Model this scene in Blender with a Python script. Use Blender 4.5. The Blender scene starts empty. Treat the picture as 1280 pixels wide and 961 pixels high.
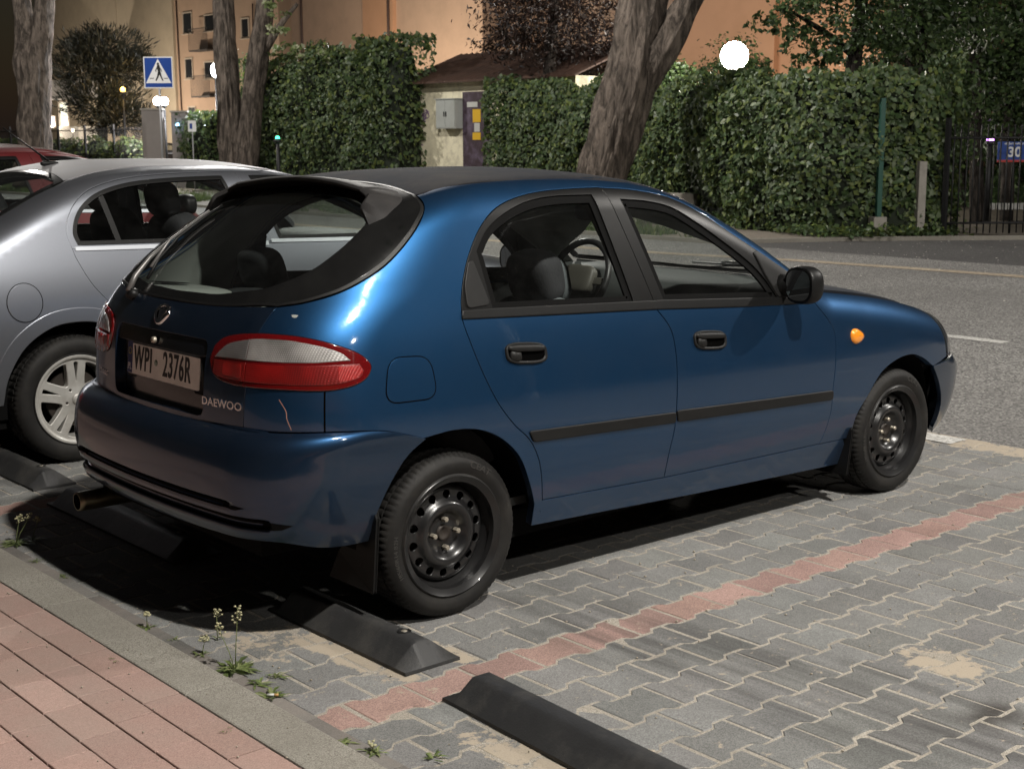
import bpy, bmesh, math, random
import numpy as np
from mathutils import Vector, Matrix
from mathutils.geometry import delaunay_2d_cdt

S = bpy.context.scene
COL = S.collection
R = math.radians
# ---------------------------------------------------------------- camera
CAMP = dict(f=1743.9, loc=(-2.7756, -4.313, 1.5794), yaw=R(49.22), pit=R(10.0), roll=R(-0.2))
_F = Vector((math.cos(CAMP['yaw'])*math.cos(CAMP['pit']), math.sin(CAMP['yaw'])*math.cos(CAMP['pit']), -math.sin(CAMP['pit'])))
_R0 = Vector((math.sin(CAMP['yaw']), -math.cos(CAMP['yaw']), 0)); _U0 = _R0.cross(_F)
_RR = _R0*math.cos(CAMP['roll']) + _U0*math.sin(CAMP['roll']); _UU = -_R0*math.sin(CAMP['roll']) + _U0*math.cos(CAMP['roll'])
cd = bpy.data.cameras.new('camera'); cam = bpy.data.objects.new('camera', cd); COL.objects.link(cam)
m = Matrix((( _RR.x, _UU.x, -_F.x), (_RR.y, _UU.y, -_F.y), (_RR.z, _UU.z, -_F.z))).to_4x4(); m.translation = Vector(CAMP['loc'])
cam.matrix_world = m
cd.sensor_width = 36; cd.lens = CAMP['f']*36/1280; cd.clip_start = .05; cd.clip_end = 2000
cd.dof.use_dof = True; cd.dof.focus_distance = 5.6; cd.dof.aperture_fstop = 9.0
S.camera = cam
# ---------------------------------------------------------------- night sky
w = bpy.data.worlds.new('World'); S.world = w; w.use_nodes = True
nt = w.node_tree; bg = nt.nodes['Background']
sky = nt.nodes.new('ShaderNodeTexSky'); sky.sky_type = 'NISHITA'; sky.sun_disc = False
sky.sun_elevation = R(2); sky.sun_rotation = R(200); sky.altitude = 100
hsv = nt.nodes.new('ShaderNodeMixRGB'); hsv.blend_type = 'MIX'; hsv.inputs[0].default_value = .8; hsv.inputs[2].default_value = (.55, .45, .42, 1)
nt.links.new(sky.outputs[0], hsv.inputs[1]); nt.links.new(hsv.outputs[0], bg.inputs[0]); bg.inputs[1].default_value = .022
S.view_settings.view_transform = 'Standard'; S.view_settings.look = 'None'; S.view_settings.gamma = 1; S.view_settings.exposure = 0
S.view_settings.use_curve_mapping = False
try:
    S.cycles.use_denoising = True; S.cycles.denoiser = 'OPENIMAGEDENOISE'; S.cycles.max_bounces = 8; S.cycles.transparent_max_bounces = 16
    S.cycles.sample_clamp_indirect = 6; S.cycles.caustics_reflective = False; S.cycles.caustics_refractive = False
except Exception: pass
# ---------------------------------------------------------------- light positions (heads of street lamps and two added road lamps, built as objects further down)
LAMPS = [  # x, y, z, watts, colour, radius
    (0.0, -6.1, 8.0, 4300, (1, .955, .885), .16),
    (0.9, -12.4, 8.0, 1300, (1, .955, .885), .16),
    (12.5, -5.5, 8.4, 3300, (1, .955, .89), .16),
    (9.8, 14.5, 8.4, 3600, (1, .955, .89), .16),  # added unseen lamp over the road, lights the hedge
    (9.5, 31.0, 8.6, 3000, (1, .955, .89), .16),  # added unseen lamp farther along the road
]

def at(u, v, dep):
    """point seen at photo pixel (u, v) (1280x961) at a camera depth in metres"""
    d = _F + _RR*((u-640)/CAMP['f']) + _UU*((480.5-v)/CAMP['f'])
    return Vector(CAMP['loc']) + d*dep
def gp(u, v, z=0.0):
    d = _F + _RR*((u-640)/CAMP['f']) + _UU*((480.5-v)/CAMP['f']); o = Vector(CAMP['loc'])
    return o + d*((z-o.z)/d.z)
# ---------------------------------------------------------------- object helpers
def tag(o, label=None, cat=None, group=None, kind=None):
    if label: o['label'] = label
    if cat: o['category'] = cat
    if group: o['group'] = group
    if kind: o['kind'] = kind
    return o
def thing(name, label, cat, loc=(0, 0, 0), group=None, rz=0):
    o = bpy.data.objects.new(name, None); COL.objects.link(o); o.location = loc; o.rotation_euler = (0, 0, rz); o.empty_display_size = .1
    return tag(o, label, cat, group)
def mkobj(name, verts, faces, mat=None, parent=None, smooth=True, normals=None, mats=None, fmat=None, col=None):
    me = bpy.data.meshes.new(name); me.from_pydata([tuple(map(float, v)) for v in verts], [], [tuple(int(i) for i in f) for f in faces]); me.update()
    if mats:
        for q in mats: me.materials.append(q)
        if fmat is not None: me.polygons.foreach_set('material_index', np.asarray(fmat, dtype=np.int32))
    elif mat: me.materials.append(mat)
    me.polygons.foreach_set('use_smooth', [bool(smooth)]*len(me.polygons))
    if normals is not None: me.normals_split_custom_set_from_vertices([tuple(map(float, n)) for n in normals])
    if col is not None:
        a = me.color_attributes.new('tint', 'FLOAT_COLOR', 'POINT'); c = np.ones((len(verts), 4), np.float32); c[:, :3] = col; a.data.foreach_set('color', c.ravel())
    o = bpy.data.objects.new(name, me); COL.objects.link(o)
    if parent: o.parent = parent
    return o
class MB:
    """collects pieces of ONE part"""
    def __init__(s): s.v = []; s.f = []; s.m = []
    def add(s, v, f, mi=0):
        k = len(s.v); s.v += [tuple(map(float, p)) for p in v]; s.f += [tuple(int(i)+k for i in q) for q in f]; s.m += [mi]*len(f); return s
    def box(s, c, size, rot=None, mi=0, bev=0.0):
        bm = bmesh.new(); bmesh.ops.create_cube(bm, size=1)
        for p in bm.verts: p.co = Vector((p.co.x*size[0], p.co.y*size[1], p.co.z*size[2]))
        if bev: bmesh.ops.bevel(bm, geom=bm.edges[:], offset=bev, segments=2, affect='EDGES', profile=.6)
        M = rot if rot is not None else Matrix.Identity(3)
        v = [M @ p.co + Vector(c) for p in bm.verts]; bm.verts.index_update(); f = [[q.index for q in g.verts] for g in bm.faces]; bm.free()
        return s.add(v, f, mi)
    def tube(s, pts, rad, n=12, cap=True, mi=0):
        pts = [Vector(p) for p in pts]; rad = rad if hasattr(rad, '__len__') else [rad]*len(pts)
        v = []; f = []; up = Vector((0, 0, 1)); pt = (pts[1]-pts[0]).normalized()
        a = pt.orthogonal().normalized()
        for i, p in enumerate(pts):
            t = (pts[min(i+1, len(pts)-1)]-pts[max(i-1, 0)]).normalized()
            a = (a - t*a.dot(t)).normalized(); b = t.cross(a)
            for k in range(n):
                th = 2*math.pi*k/n; v.append(p + (a*math.cos(th)+b*math.sin(th))*rad[i])
        for i in range(len(pts)-1):
            for k in range(n): f.append((i*n+k, i*n+(k+1) % n, (i+1)*n+(k+1) % n, (i+1)*n+k))
        if cap: f.append(tuple(range(n))[::-1]); f.append(tuple((len(pts)-1)*n+k for k in range(n)))
        return s.add(v, f, mi)
    def lathe(s, prof, axis=(0, 0, 1), c=(0, 0, 0), n=32, mi=0, rfn=None):
        """prof: (r, h) along axis"""
        ax = Vector(axis).normalized(); a = ax.orthogonal().normalized(); b = ax.cross(a); c = Vector(c); v = []; f = []
        for i, (r, h) in enumerate(prof):
            for k in range(n):
                th = 2*math.pi*k/n; rr = r if rfn is None else rfn(i, r, h, k)
                v.append(c + ax*h + (a*math.cos(th)+b*math.sin(th))*rr)
        for i in range(len(prof)-1):
            for k in range(n): f.append((i*n+k, i*n+(k+1) % n, (i+1)*n+(k+1) % n, (i+1)*n+k))
        return s.add(v, f, mi)
    def superq(s, c, r, e=.45, rot=None, n=20, mi=0):
        v = []; f = []; M = rot if rot is not None else Matrix.Identity(3)
        sp = lambda x: math.copysign(abs(x)**e, x)
        for i in range(n+1):
            ph = -math.pi/2 + math.pi*i/n
            for k in range(2*n):
                th = math.pi*k/n
                v.append(M @ Vector((r[0]*sp(math.cos(ph))*sp(math.cos(th)), r[1]*sp(math.cos(ph))*sp(math.sin(th)), r[2]*sp(math.sin(ph)))) + Vector(c))
        for i in range(n):
            for k in range(2*n): f.append((i*2*n+k, i*2*n+(k+1) % (2*n), (i+1)*2*n+(k+1) % (2*n), (i+1)*2*n+k))
        return s.add(v, f, mi)
    def build(s, name, mat=None, parent=None, smooth=True, mats=None, sharp=None, col=None):
        o = mkobj(name, s.v, s.f, mat, parent, smooth, mats=mats, fmat=s.m if mats else None, col=col)
        if sharp: o.data.set_sharp_from_angle(angle=R(sharp))
        return o
def quad(name, x0, x1, y0, y1, z, mat, kind='structure', label=None):
    o = mkobj(name, [(x0, y0, z), (x1, y0, z), (x1, y1, z), (x0, y1, z)], [(0, 1, 2, 3)], mat, smooth=False); tag(o, label, kind=kind); return o
# ---------------------------------------------------------------- materials
def newmat(name):
    m = bpy.data.materials.new(name); m.use_nodes = True; return m, m.node_tree, m.node_tree.nodes['Principled BSDF']
def N(nt, typ, **kw):
    n = nt.nodes.new(typ)
    for k, v in kw.items():
        if k.startswith('i_'): n.inputs[k[2:].replace('_', ' ')].default_value = v
        else: setattr(n, k, v)
    return n
def mat(name, col, rough=.5, metal=0, coat=0, coatr=.03, var=0, scale=8, bump=0, bscale=60, spec=.5, coord='Object', dirt=None, dirts=3, dirta=.5, trans=0, emis=None, estr=0, bdist=.01, stretch=None):
    m, nt, p = newmat(name); L = nt.links.new
    p.inputs['Base Color'].default_value = (*col, 1); p.inputs['Roughness'].default_value = rough; p.inputs['Metallic'].default_value = metal
    p.inputs['Coat Weight'].default_value = coat; p.inputs['Coat Roughness'].default_value = coatr; p.inputs['Specular IOR Level'].default_value = spec
    if trans: p.inputs['Transmission Weight'].default_value = trans
    if emis: p.inputs['Emission Color'].default_value = (*emis, 1); p.inputs['Emission Strength'].default_value = estr
    tc = N(nt, 'ShaderNodeTexCoord'); src = tc.outputs[coord]
    if stretch:
        mp = N(nt, 'ShaderNodeMapping'); mp.inputs['Scale'].default_value = stretch; L(src, mp.inputs[0]); src = mp.outputs[0]
    last = None
    if var:
        n1 = N(nt, 'ShaderNodeTexNoise', i_Scale=scale, i_Detail=6.0, i_Roughness=.65); L(src, n1.inputs['Vector'])
        mx = N(nt, 'ShaderNodeMixRGB'); mx.inputs[1].default_value = (*[c*(1-var) for c in col], 1); mx.inputs[2].default_value = (*[min(1, c*(1+var)) for c in col], 1)
        L(n1.outputs['Fac'], mx.inputs[0]); last = mx.outputs[0]
    if dirt:
        n2 = N(nt, 'ShaderNodeTexNoise', i_Scale=dirts, i_Detail=8.0, i_Roughness=.7); L(src, n2.inputs['Vector'])
        rp = N(nt, 'ShaderNodeValToRGB'); rp.color_ramp.elements[0].position = .45; rp.color_ramp.elements[1].position = .7
        rp.color_ramp.elements[1].color = (dirta, dirta, dirta, 1); L(n2.outputs['Fac'], rp.inputs[0])
        mx = N(nt, 'ShaderNodeMixRGB'); mx.inputs[1].default_value = (*col, 1); mx.inputs[2].default_value = (*dirt, 1); L(rp.outputs[0], mx.inputs[0])
        if last: L(last, mx.inputs[1])
        last = mx.outputs[0]
    if last: L(last, p.inputs['Base Color'])
    if bump:
        n3 = N(nt, 'ShaderNodeTexNoise', i_Scale=bscale, i_Detail=5.0, i_Roughness=.6); L(src, n3.inputs['Vector'])
        b = N(nt, 'ShaderNodeBump', i_Strength=bump, i_Distance=bdist); L(n3.outputs['Fac'], b.inputs['Height']); L(b.outputs[0], p.inputs['Normal'])
    return m
def paint(name, col, dust=0.0, rough=.36, metal=.85, coat=1.0, spec=.5):
    """metallic lacquer with a film of dust that is real dirt on the panel"""
    m, nt, p = newmat(name); L = nt.links.new
    p.inputs['Metallic'].default_value = metal; p.inputs['Roughness'].default_value = rough; p.inputs['Specular IOR Level'].default_value = spec
    p.inputs['Coat Weight'].default_value = coat; p.inputs['Coat Roughness'].default_value = .035
    tc = N(nt, 'ShaderNodeTexCoord')
    fl = N(nt, 'ShaderNodeTexNoise', i_Scale=900.0, i_Detail=1.0); L(tc.outputs['Object'], fl.inputs['Vector'])
    mx = N(nt, 'ShaderNodeMixRGB'); mx.inputs[1].default_value = (*[c*.8 for c in col], 1); mx.inputs[2].default_value = (*[min(1, c*1.2) for c in col], 1); L(fl.outputs['Fac'], mx.inputs[0])
    L(mx.outputs[0], p.inputs['Base Color'])
    sm = N(nt, 'ShaderNodeTexNoise', i_Scale=7.0, i_Detail=9.0, i_Roughness=.72); L(tc.outputs['Object'], sm.inputs['Vector'])
    rr = N(nt, 'ShaderNodeMapRange'); rr.inputs['From Min'].default_value = .35; rr.inputs['From Max'].default_value = .75
    rr.inputs['To Min'].default_value = .03; rr.inputs['To Max'].default_value = .14; L(sm.outputs['Fac'], rr.inputs['Value']); L(rr.outputs[0], p.inputs['Coat Roughness'])
    df = N(nt, 'ShaderNodeBsdfDiffuse'); df.inputs[0].default_value = (.30, .27, .24, 1)
    mr = N(nt, 'ShaderNodeMapRange'); mr.inputs['From Min'].default_value = .3; mr.inputs['From Max'].default_value = .8
    mr.inputs['To Min'].default_value = dust*.6; mr.inputs['To Max'].default_value = dust*1.5+.006; L(sm.outputs['Fac'], mr.inputs['Value'])
    op = N(nt, 'ShaderNodeTexNoise', i_Scale=38.0, i_Detail=2.0); L(tc.outputs['Object'], op.inputs['Vector'])
    ob = N(nt, 'ShaderNodeBump', i_Strength=.10, i_Distance=.0012); L(op.outputs['Fac'], ob.inputs['Height']); L(ob.outputs[0], p.inputs['Coat Normal'])
    # road dust thrown up along the sills
    sz = N(nt, 'ShaderNodeSeparateXYZ'); L(tc.outputs['Object'], sz.inputs[0]); lo = N(nt, 'ShaderNodeMapRange'); lo.interpolation_type = 'SMOOTHSTEP'
    lo.inputs['From Min'].default_value = .55; lo.inputs['From Max'].default_value = .2; lo.inputs['To Max'].default_value = .055; L(sz.outputs[2], lo.inputs['Value'])
    lm_ = N(nt, 'ShaderNodeMath', operation='MULTIPLY'); L(lo.outputs[0], lm_.inputs[0]); L(sm.outputs['Fac'], lm_.inputs[1]); ad = N(nt, 'ShaderNodeMath', operation='ADD'); L(mr.outputs[0], ad.inputs[0]); L(lm_.outputs[0], ad.inputs[1])
    ms = N(nt, 'ShaderNodeMixShader'); L(ad.outputs[0], ms.inputs[0]); L(p.outputs[0], ms.inputs[1]); L(df.outputs[0], ms.inputs[2])
    L(ms.outputs[0], nt.nodes['Material Output'].inputs[0]); return m
def glass(name, tint=(.8, .84, .82), refl=1.0, haze=.03):
    m, nt, p = newmat(name); L = nt.links.new; nt.nodes.remove(p)
    tr = N(nt, 'ShaderNodeBsdfTransparent'); tr.inputs[0].default_value = (*tint, 1)
    gl = N(nt, 'ShaderNodeBsdfGlossy'); gl.inputs['Roughness'].default_value = .02
    df = N(nt, 'ShaderNodeBsdfDiffuse'); df.inputs[0].default_value = (.4, .4, .38, 1)
    fr = N(nt, 'ShaderNodeFresnel'); ge = N(nt, 'ShaderNodeNewGeometry'); io = N(nt, 'ShaderNodeMath', operation='MULTIPLY_ADD'); io.inputs[1].default_value = -.8333; io.inputs[2].default_value = 1.5
    L(ge.outputs['Backfacing'], io.inputs[0]); L(io.outputs[0], fr.inputs['IOR']); mm = N(nt, 'ShaderNodeMath', operation='MULTIPLY'); mm.inputs[1].default_value = refl*1.6; L(fr.outputs[0], mm.inputs[0]); mm.use_clamp = True
    tc = N(nt, 'ShaderNodeTexCoord'); ns = N(nt, 'ShaderNodeTexNoise', i_Scale=5.0, i_Detail=8.0, i_Roughness=.7); L(tc.outputs['Object'], ns.inputs['Vector'])
    mr = N(nt, 'ShaderNodeMapRange'); mr.inputs['From Min'].default_value = .4; mr.inputs['From Max'].default_value = .8; mr.inputs['To Min'].default_value = haze*.3; mr.inputs['To Max'].default_value = haze*2.2; L(ns.outputs['Fac'], mr.inputs['Value'])
    a = N(nt, 'ShaderNodeMixShader'); b = N(nt, 'ShaderNodeMixShader')
    L(mr.outputs[0], a.inputs[0]); L(tr.outputs[0], a.inputs[1]); L(df.outputs[0], a.inputs[2])
    L(mm.outputs[0], b.inputs[0]); L(a.outputs[0], b.inputs[1]); L(gl.outputs[0], b.inputs[2]); L(b.outputs[0], nt.nodes['Material Output'].inputs[0]); return m
def emit(name, col, st):
    m, nt, p = newmat(name); p.inputs['Base Color'].default_value = (*col, 1); p.inputs['Emission Color'].default_value = (*col, 1); p.inputs['Emission Strength'].default_value = st; return m

M = {}
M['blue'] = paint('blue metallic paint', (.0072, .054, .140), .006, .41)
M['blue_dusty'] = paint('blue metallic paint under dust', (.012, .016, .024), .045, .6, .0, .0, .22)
M['blue_shaded'] = paint('blue metallic paint with painted shade and road film', (.0046, .029, .074), .010, .38)  # darker copy of the blue paint, shade of the unlit rear put in
M['roof'] = mat('dusty dark blue roof', (.016, .018, .023), .8, spec=.04, var=.2, scale=3, dirt=(.055, .047, .040), dirts=2.2, dirta=.5)
M['silver'] = paint('silver metallic paint', (.25, .265, .30), .02, .38)
M['silver_dusty'] = paint('silver metallic paint under dust', (.25, .26, .29), .28, .55, .5, .0, .3)
M['redpaint'] = paint('red paint', (.13, .006, .010), .05, .4, .2)
M['trim'] = mat('black plastic trim', (.0055, .0055, .0055), .46, spec=.26, var=.25, scale=20, bump=.06, bscale=400, bdist=.002)
M['trim_matte'] = mat('faded grey plastic trim', (.008, .008, .008), .48, spec=.26, var=.3, scale=14, dirt=(.022, .021, .020), dirta=.35)
M['frame'] = mat('black door frame', (.003, .003, .003), .38, spec=.24, var=.2, scale=10, dirt=(.012, .0115, .011), dirta=.25)
M['frit'] = mat('black glass border', (.008, .008, .008), .10, dirt=(.022, .022, .021), dirta=.3, dirts=5)
M['spoil'] = mat('matt grey spoiler', (.024, .023, .023), .6, spec=.15, var=.15, scale=6, dirt=(.065, .06, .056), dirta=.4)
M['rubber'] = mat('tyre rubber', (.010, .0095, .009), .66, spec=.3, var=.3, scale=18, dirt=(.035, .032, .028), dirts=7, dirta=.5, bump=.12, bscale=220, bdist=.003)
M['steel'] = mat('black painted steel wheel', (.011, .011, .0115), .30, coat=.2, dirt=(.03, .028, .026), dirts=9, dirta=.25)
M['bolt'] = mat('zinc wheel bolt', (.42, .38, .31), .45, metal=.6)
M['disc'] = mat('rusty brake steel', (.035, .028, .023), .6, metal=.3, var=.4, scale=30)
M['alloy'] = mat('silver alloy wheel', (.50, .49, .46), .42, metal=.35, coat=.3, dirt=(.25, .22, .18), dirta=.4, dirts=12)
M['dark'] = mat('dark underbody', (.004, .004, .004), .85, spec=.1)
M['seam'] = mat('black panel gap', (.0012, .0012, .0012), .9, spec=.02)
M['chrome'] = mat('chrome', (.75, .76, .78), .12, metal=1)
M['glass'] = glass('side window glass', (.93, .95, .94), .75, .008)
M['glass2'] = glass('rear window glass', (.70, .74, .72), .8, .012)
M['wscreen'] = glass('windscreen glass', (.92, .95, .94), .8, .008)
M['cloth'] = mat('grey seat cloth', (.10, .115, .12), .9, var=.6, scale=14, bump=.2, bscale=90)
M['darkcloth'] = mat('dark seat cloth', (.030, .031, .034), .9, var=.3, scale=20, bump=.2, bscale=150)
M['satin'] = mat('bright satin strip', (.62, .65, .70), .38, metal=.6)
M['inner'] = mat('grey interior plastic', (.30, .31, .29), .65, bump=.05, bscale=300, bdist=.002)
M['innerdark'] = mat('dark interior plastic', (.035, .037, .036), .6, bump=.06, bscale=300, bdist=.002)
M['liner'] = mat('pale headliner', (.25, .25, .24), .9)
M['vinyl'] = mat('steering wheel vinyl', (.02, .02, .02), .4)
M['amber'] = mat('amber indicator lens', (.85, .28, .02), .12, coat=1, bump=.3, bscale=160, bdist=.002)
def lens(name, col, rib, rough=.12, deep=None, metal=.0):
    m, nt, p = newmat(name); L = nt.links.new
    tc = N(nt, 'ShaderNodeTexCoord'); wv = N(nt, 'ShaderNodeTexWave', i_Scale=rib, i_Distortion=0.0); wv.bands_direction = 'Y'; L(tc.outputs['Object'], wv.inputs['Vector'])
    w2 = N(nt, 'ShaderNodeTexWave', i_Scale=rib*.8, i_Distortion=0.0); w2.bands_direction = 'Z'; L(tc.outputs['Object'], w2.inputs['Vector'])
    mm = N(nt, 'ShaderNodeMath', operation='MULTIPLY'); L(wv.outputs['Fac'], mm.inputs[0]); L(w2.outputs['Fac'], mm.inputs[1])
    big = N(nt, 'ShaderNodeTexNoise', i_Scale=9.0, i_Detail=2.0); L(tc.outputs['Object'], big.inputs['Vector'])
    ad = N(nt, 'ShaderNodeMath', operation='MULTIPLY_ADD'); L(big.outputs['Fac'], ad.inputs[0]); ad.inputs[1].default_value = 1.1; ad.inputs[2].default_value = -.35
    a2 = N(nt, 'ShaderNodeMath', operation='MULTIPLY_ADD'); L(mm.outputs[0], a2.inputs[0]); a2.inputs[1].default_value = .38; L(ad.outputs[0], a2.inputs[2]); a2.use_clamp = True
    mx = N(nt, 'ShaderNodeMixRGB'); d = deep or [c*.35 for c in col]; mx.inputs[1].default_value = (*d, 1); mx.inputs[2].default_value = (*col, 1); L(a2.outputs[0], mx.inputs[0]); L(mx.outputs[0], p.inputs['Base Color'])
    p.inputs['Roughness'].default_value = .35; p.inputs['Coat Weight'].default_value = 1; p.inputs['Coat Roughness'].default_value = .03; p.inputs['Metallic'].default_value = metal
    b = N(nt, 'ShaderNodeBump', i_Strength=.35, i_Distance=.0015); L(mm.outputs[0], b.inputs['Height']); L(b.outputs[0], p.inputs['Normal']); return m
M['redlens'] = lens('red tail lens', (.36, .005, .005), 62, deep=(.07, .002, .002))
M['redflex'] = lens('red reflector', (.62, .012, .008), 110, deep=(.12, .003, .003))
M['redrim'] = mat('red lens rim', (.11, .003, .004), .15, coat=1)
M['clearlens'] = lens('clear ribbed lens', (.66, .64, .62), 62, deep=(.12, .115, .11), metal=.3)
M['dimlens'] = lens('dim ribbed lens', (.34, .33, .32), 62, deep=(.10, .095, .095), metal=.3)
M['plate'] = mat('white number plate', (.86, .85, .81), .4, dirt=(.5, .48, .44), dirta=.3, dirts=9)
M['plateblue'] = mat('blue plate band', (.02, .03, .12), .4)
M['black'] = mat('black lettering', (.010, .010, .010), .4)
M['white'] = mat('white lettering', (.75, .75, .75), .5)
M['headlens'] = mat('dark clear headlight lens', (.05, .055, .06), .12, metal=.2, coat=1)
M['mirror'] = mat('mirror glass', (.55, .58, .6), .02, metal=1)
# ---------------------------------------------------------------- car body surfaces
def smax(a, b, k):
    h = np.clip(.5+.5*(a-b)/k, 0, 1); return a*h+b*(1-h)+k*h*(1-h)
def smin(a, b, k): return -smax(-a, -b, k)
def nspl(xs, ys):
    xs = np.array(xs, float); ys = np.array(ys, float); n = len(xs); A = np.eye(n); b = np.zeros(n); h = np.diff(xs)
    for i in range(1, n-1):
        A[i, i-1] = h[i-1]; A[i, i] = 2*(h[i-1]+h[i]); A[i, i+1] = h[i]; b[i] = 6*((ys[i+1]-ys[i])/h[i]-(ys[i]-ys[i-1])/h[i-1])
    Mm = np.linalg.solve(A, b)
    s0 = (ys[1]-ys[0])/h[0]-Mm[1]*h[0]/6; s1 = (ys[-1]-ys[-2])/h[-1]+Mm[-2]*h[-1]/6
    def f(x):
        x = np.asarray(x, float); i = np.clip(np.searchsorted(xs, x)-1, 0, n-2); d = xs[i+1]-xs[i]
        xc = np.clip(x, xs[0], xs[-1]); a = (xs[i+1]-xc)/d; c = (xc-xs[i])/d
        y = a*ys[i]+c*ys[i+1]+((a**3-a)*Mm[i]+(c**3-c)*Mm[i+1])*d*d/6
        return y+np.where(x < xs[0], (x-xs[0])*s0, 0)+np.where(x > xs[-1], (x-xs[-1])*s1, 0)
    return f
class Body:
    def __init__(s, Q, secz, secw, belt):
        s.Q = Q; s.SEC = nspl(secz, secw); s.belt = belt
        s.PLAN = nspl(Q['px'], Q['p']); s.XR = nspl(Q['xz'], Q['x'])
    def Ys(s, x, z):
        Q = s.Q; b = s.belt(x); low = s.PLAN(x)+s.SEC(z); t = z-b
        return smin(low, s.PLAN(x)-Q['wb']-.005-Q['t1']*t-Q['t2']*t*t, .05)
    def Zt(s, x, w):
        Q = s.Q
        roof = Q['r0']+Q['r1']*(x-.72)**2+Q['r2']*np.clip(.3-x, 0, 9)**2-Q['rc']*w*w-Q['rq']*w**4
        ws = Q['w0']+(Q['wx']-x)*Q['w1']+Q['w2']*(Q['wx']-x)**2-Q['wc']*w*w
        hood = Q['h0']+Q['h1']*(x-2.0)+Q['h2']*(x-2.0)**2-Q['hc']*w*w-Q['hq']*w**4
        z = smin(roof, ws, .10)
        if 'b0' in Q:   # saloon: sloping rear screen above a boot lid
            rs = Q['b0']+(x-Q['bx'])*Q['b1']-Q['bc']*w*w; z = smin(z, rs, .14)
            dk = Q['d0']+Q['d1']*(x+.6)-.05*w*w-.05*w**4; z = np.where(x < .9, smax(z, dk, .04), z)
        return smax(z, hood, .03)
    def F(s, P):
        Q = s.Q; x, y, z = P[..., 0], P[..., 1], P[..., 2]; w = np.sqrt(y*y+1e-8)
        side = (w-s.Ys(x, z))/1.05; top = (z-s.Zt(x, w))*.93
        rear = s.XR(z)+(Q['kr1']+Q['kr2']*np.clip((z-.9)/.3, 0, 1))*w**2+Q['kr6']*w**6-x
        t = np.clip((z-.93)/.19, 0, 1); t = t*t*(3-2*t); rear = rear*(1-Q['rs']*t)
        front = x-(Q['f0']-Q['fc']*w**2-Q['f6']*w**6-Q['fz']*np.clip(z-.55, 0, 1))
        t = np.clip((x-1.8)/.5, 0, 1)
        f = smax(side, top, Q['kst']+(Q['kft']-Q['kst'])*t)
        return smax(smax(f, rear, Q['krr']), front, Q['kf'])
def grad(F, P, e=1e-3):
    g = np.stack([F(P+e*np.eye(3)[i])-F(P-e*np.eye(3)[i]) for i in range(3)], -1); return g/np.maximum(np.linalg.norm(g, axis=-1, keepdims=True), 1e-9)
def cast(F, o, d, t1=4.5, n=110):
    n = max(14, n//3)
    Nn = len(o); T = np.linspace(0, t1, n); prev = F(o); tp = np.zeros(Nn); lo = np.full(Nn, np.nan); hi = np.full(Nn, np.nan); bt = np.zeros(Nn); bf = np.full(Nn, 1e9)
    for tt in T[1:]:
        c = F(o+tt*d); mm = np.isnan(lo) & (prev > 0) & (c <= 0); lo[mm] = tp[mm]; hi[mm] = tt
        q = c < bf; bf[q] = c[q]; bt[q] = tt; prev = c; tp[:] = tt
    t = bt; mm = ~np.isnan(lo)
    if mm.any():
        a = lo[mm]; b = hi[mm]; oo = o[mm]; dd = d[mm]
        for _ in range(18):
            c = (a+b)/2; s_ = F(oo+c[:, None]*dd) > 0; a = np.where(s_, c, a); b = np.where(s_, b, c)
        t[mm] = (a+b)/2
    return o+t[:, None]*d
class DPar:
    """panel seen along direction d (pointing out of the body)"""
    def __init__(s, d, up=(0, 0, 1)):
        s.d = np.array(d, float); s.d /= np.linalg.norm(s.d); s.e1 = np.cross(up, s.d); s.e1 /= np.linalg.norm(s.e1); s.e2 = np.cross(s.d, s.e1)
    def to2(s, P): P = np.asarray(P, float); return np.stack([P@s.e1, P@s.e2], -1)
    def ray(s, q):
        o = q[:, :1]*s.e1+q[:, 1:]*s.e2; c = np.array([1.2, 0, .7]); o = o+s.d*(c@s.d)
        return o+s.d*2.6, np.broadcast_to(-s.d, o.shape)
class DWrap:
    """right-hand side unrolled round the rear and front corners"""
    def __init__(s, xr=-.05, xf=2.75, wc=.35, Rr=.5): s.xr, s.xf, s.wc, s.Rr = xr, xf, wc, Rr
    def to2(s, P):
        P = np.asarray(P, float); x = P[:, 0]; w = -P[:, 1]; out = x.copy()
        m = x < s.xr; out[m] = s.xr-s.Rr*np.arctan2(s.xr-x[m], w[m]-s.wc)
        m = x > s.xf; out[m] = s.xf+s.Rr*np.arctan2(x[m]-s.xf, w[m]-s.wc)
        return np.stack([out, P[:, 2]], -1)
    def ray(s, q):
        th = np.where(q[:, 0] < s.xr, (q[:, 0]-s.xr)/s.Rr, np.where(q[:, 0] > s.xf, (q[:, 0]-s.xf)/s.Rr, 0)); xc = np.clip(q[:, 0], s.xr, s.xf)
        d = np.stack([np.sin(th), -np.cos(th), 0*th], -1); o = np.stack([xc, 0*xc-s.wc, q[:, 1]], -1)
        return o+d*2.0, -d
def cr(P, n=6):
    """smooth curve through points"""
    P = np.asarray(P, float); out = []
    if len(P) < 3: return P
    E = np.vstack([2*P[0]-P[1], P, 2*P[-1]-P[-2]])
    for i in range(1, len(E)-2):
        for k in range(n):
            t = k/n; out.append(.5*((2*E[i])+(-E[i-1]+E[i+1])*t+(2*E[i-1]-5*E[i]+4*E[i+1]-E[i+2])*t*t+(-E[i-1]+3*E[i]-3*E[i+1]+E[i+2])*t**3))
    out.append(P[-1]); return np.array(out)
def join(*c):
    out = [np.asarray(c[0], float)]
    for q in c[1:]:
        q = np.asarray(q, float); out.append(q[1:] if np.linalg.norm(q[0]-out[-1][-1]) < 2e-3 else q)
    P = np.vstack(out)
    return P[:-1] if np.linalg.norm(P[0]-P[-1]) < 2e-3 else P
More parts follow.
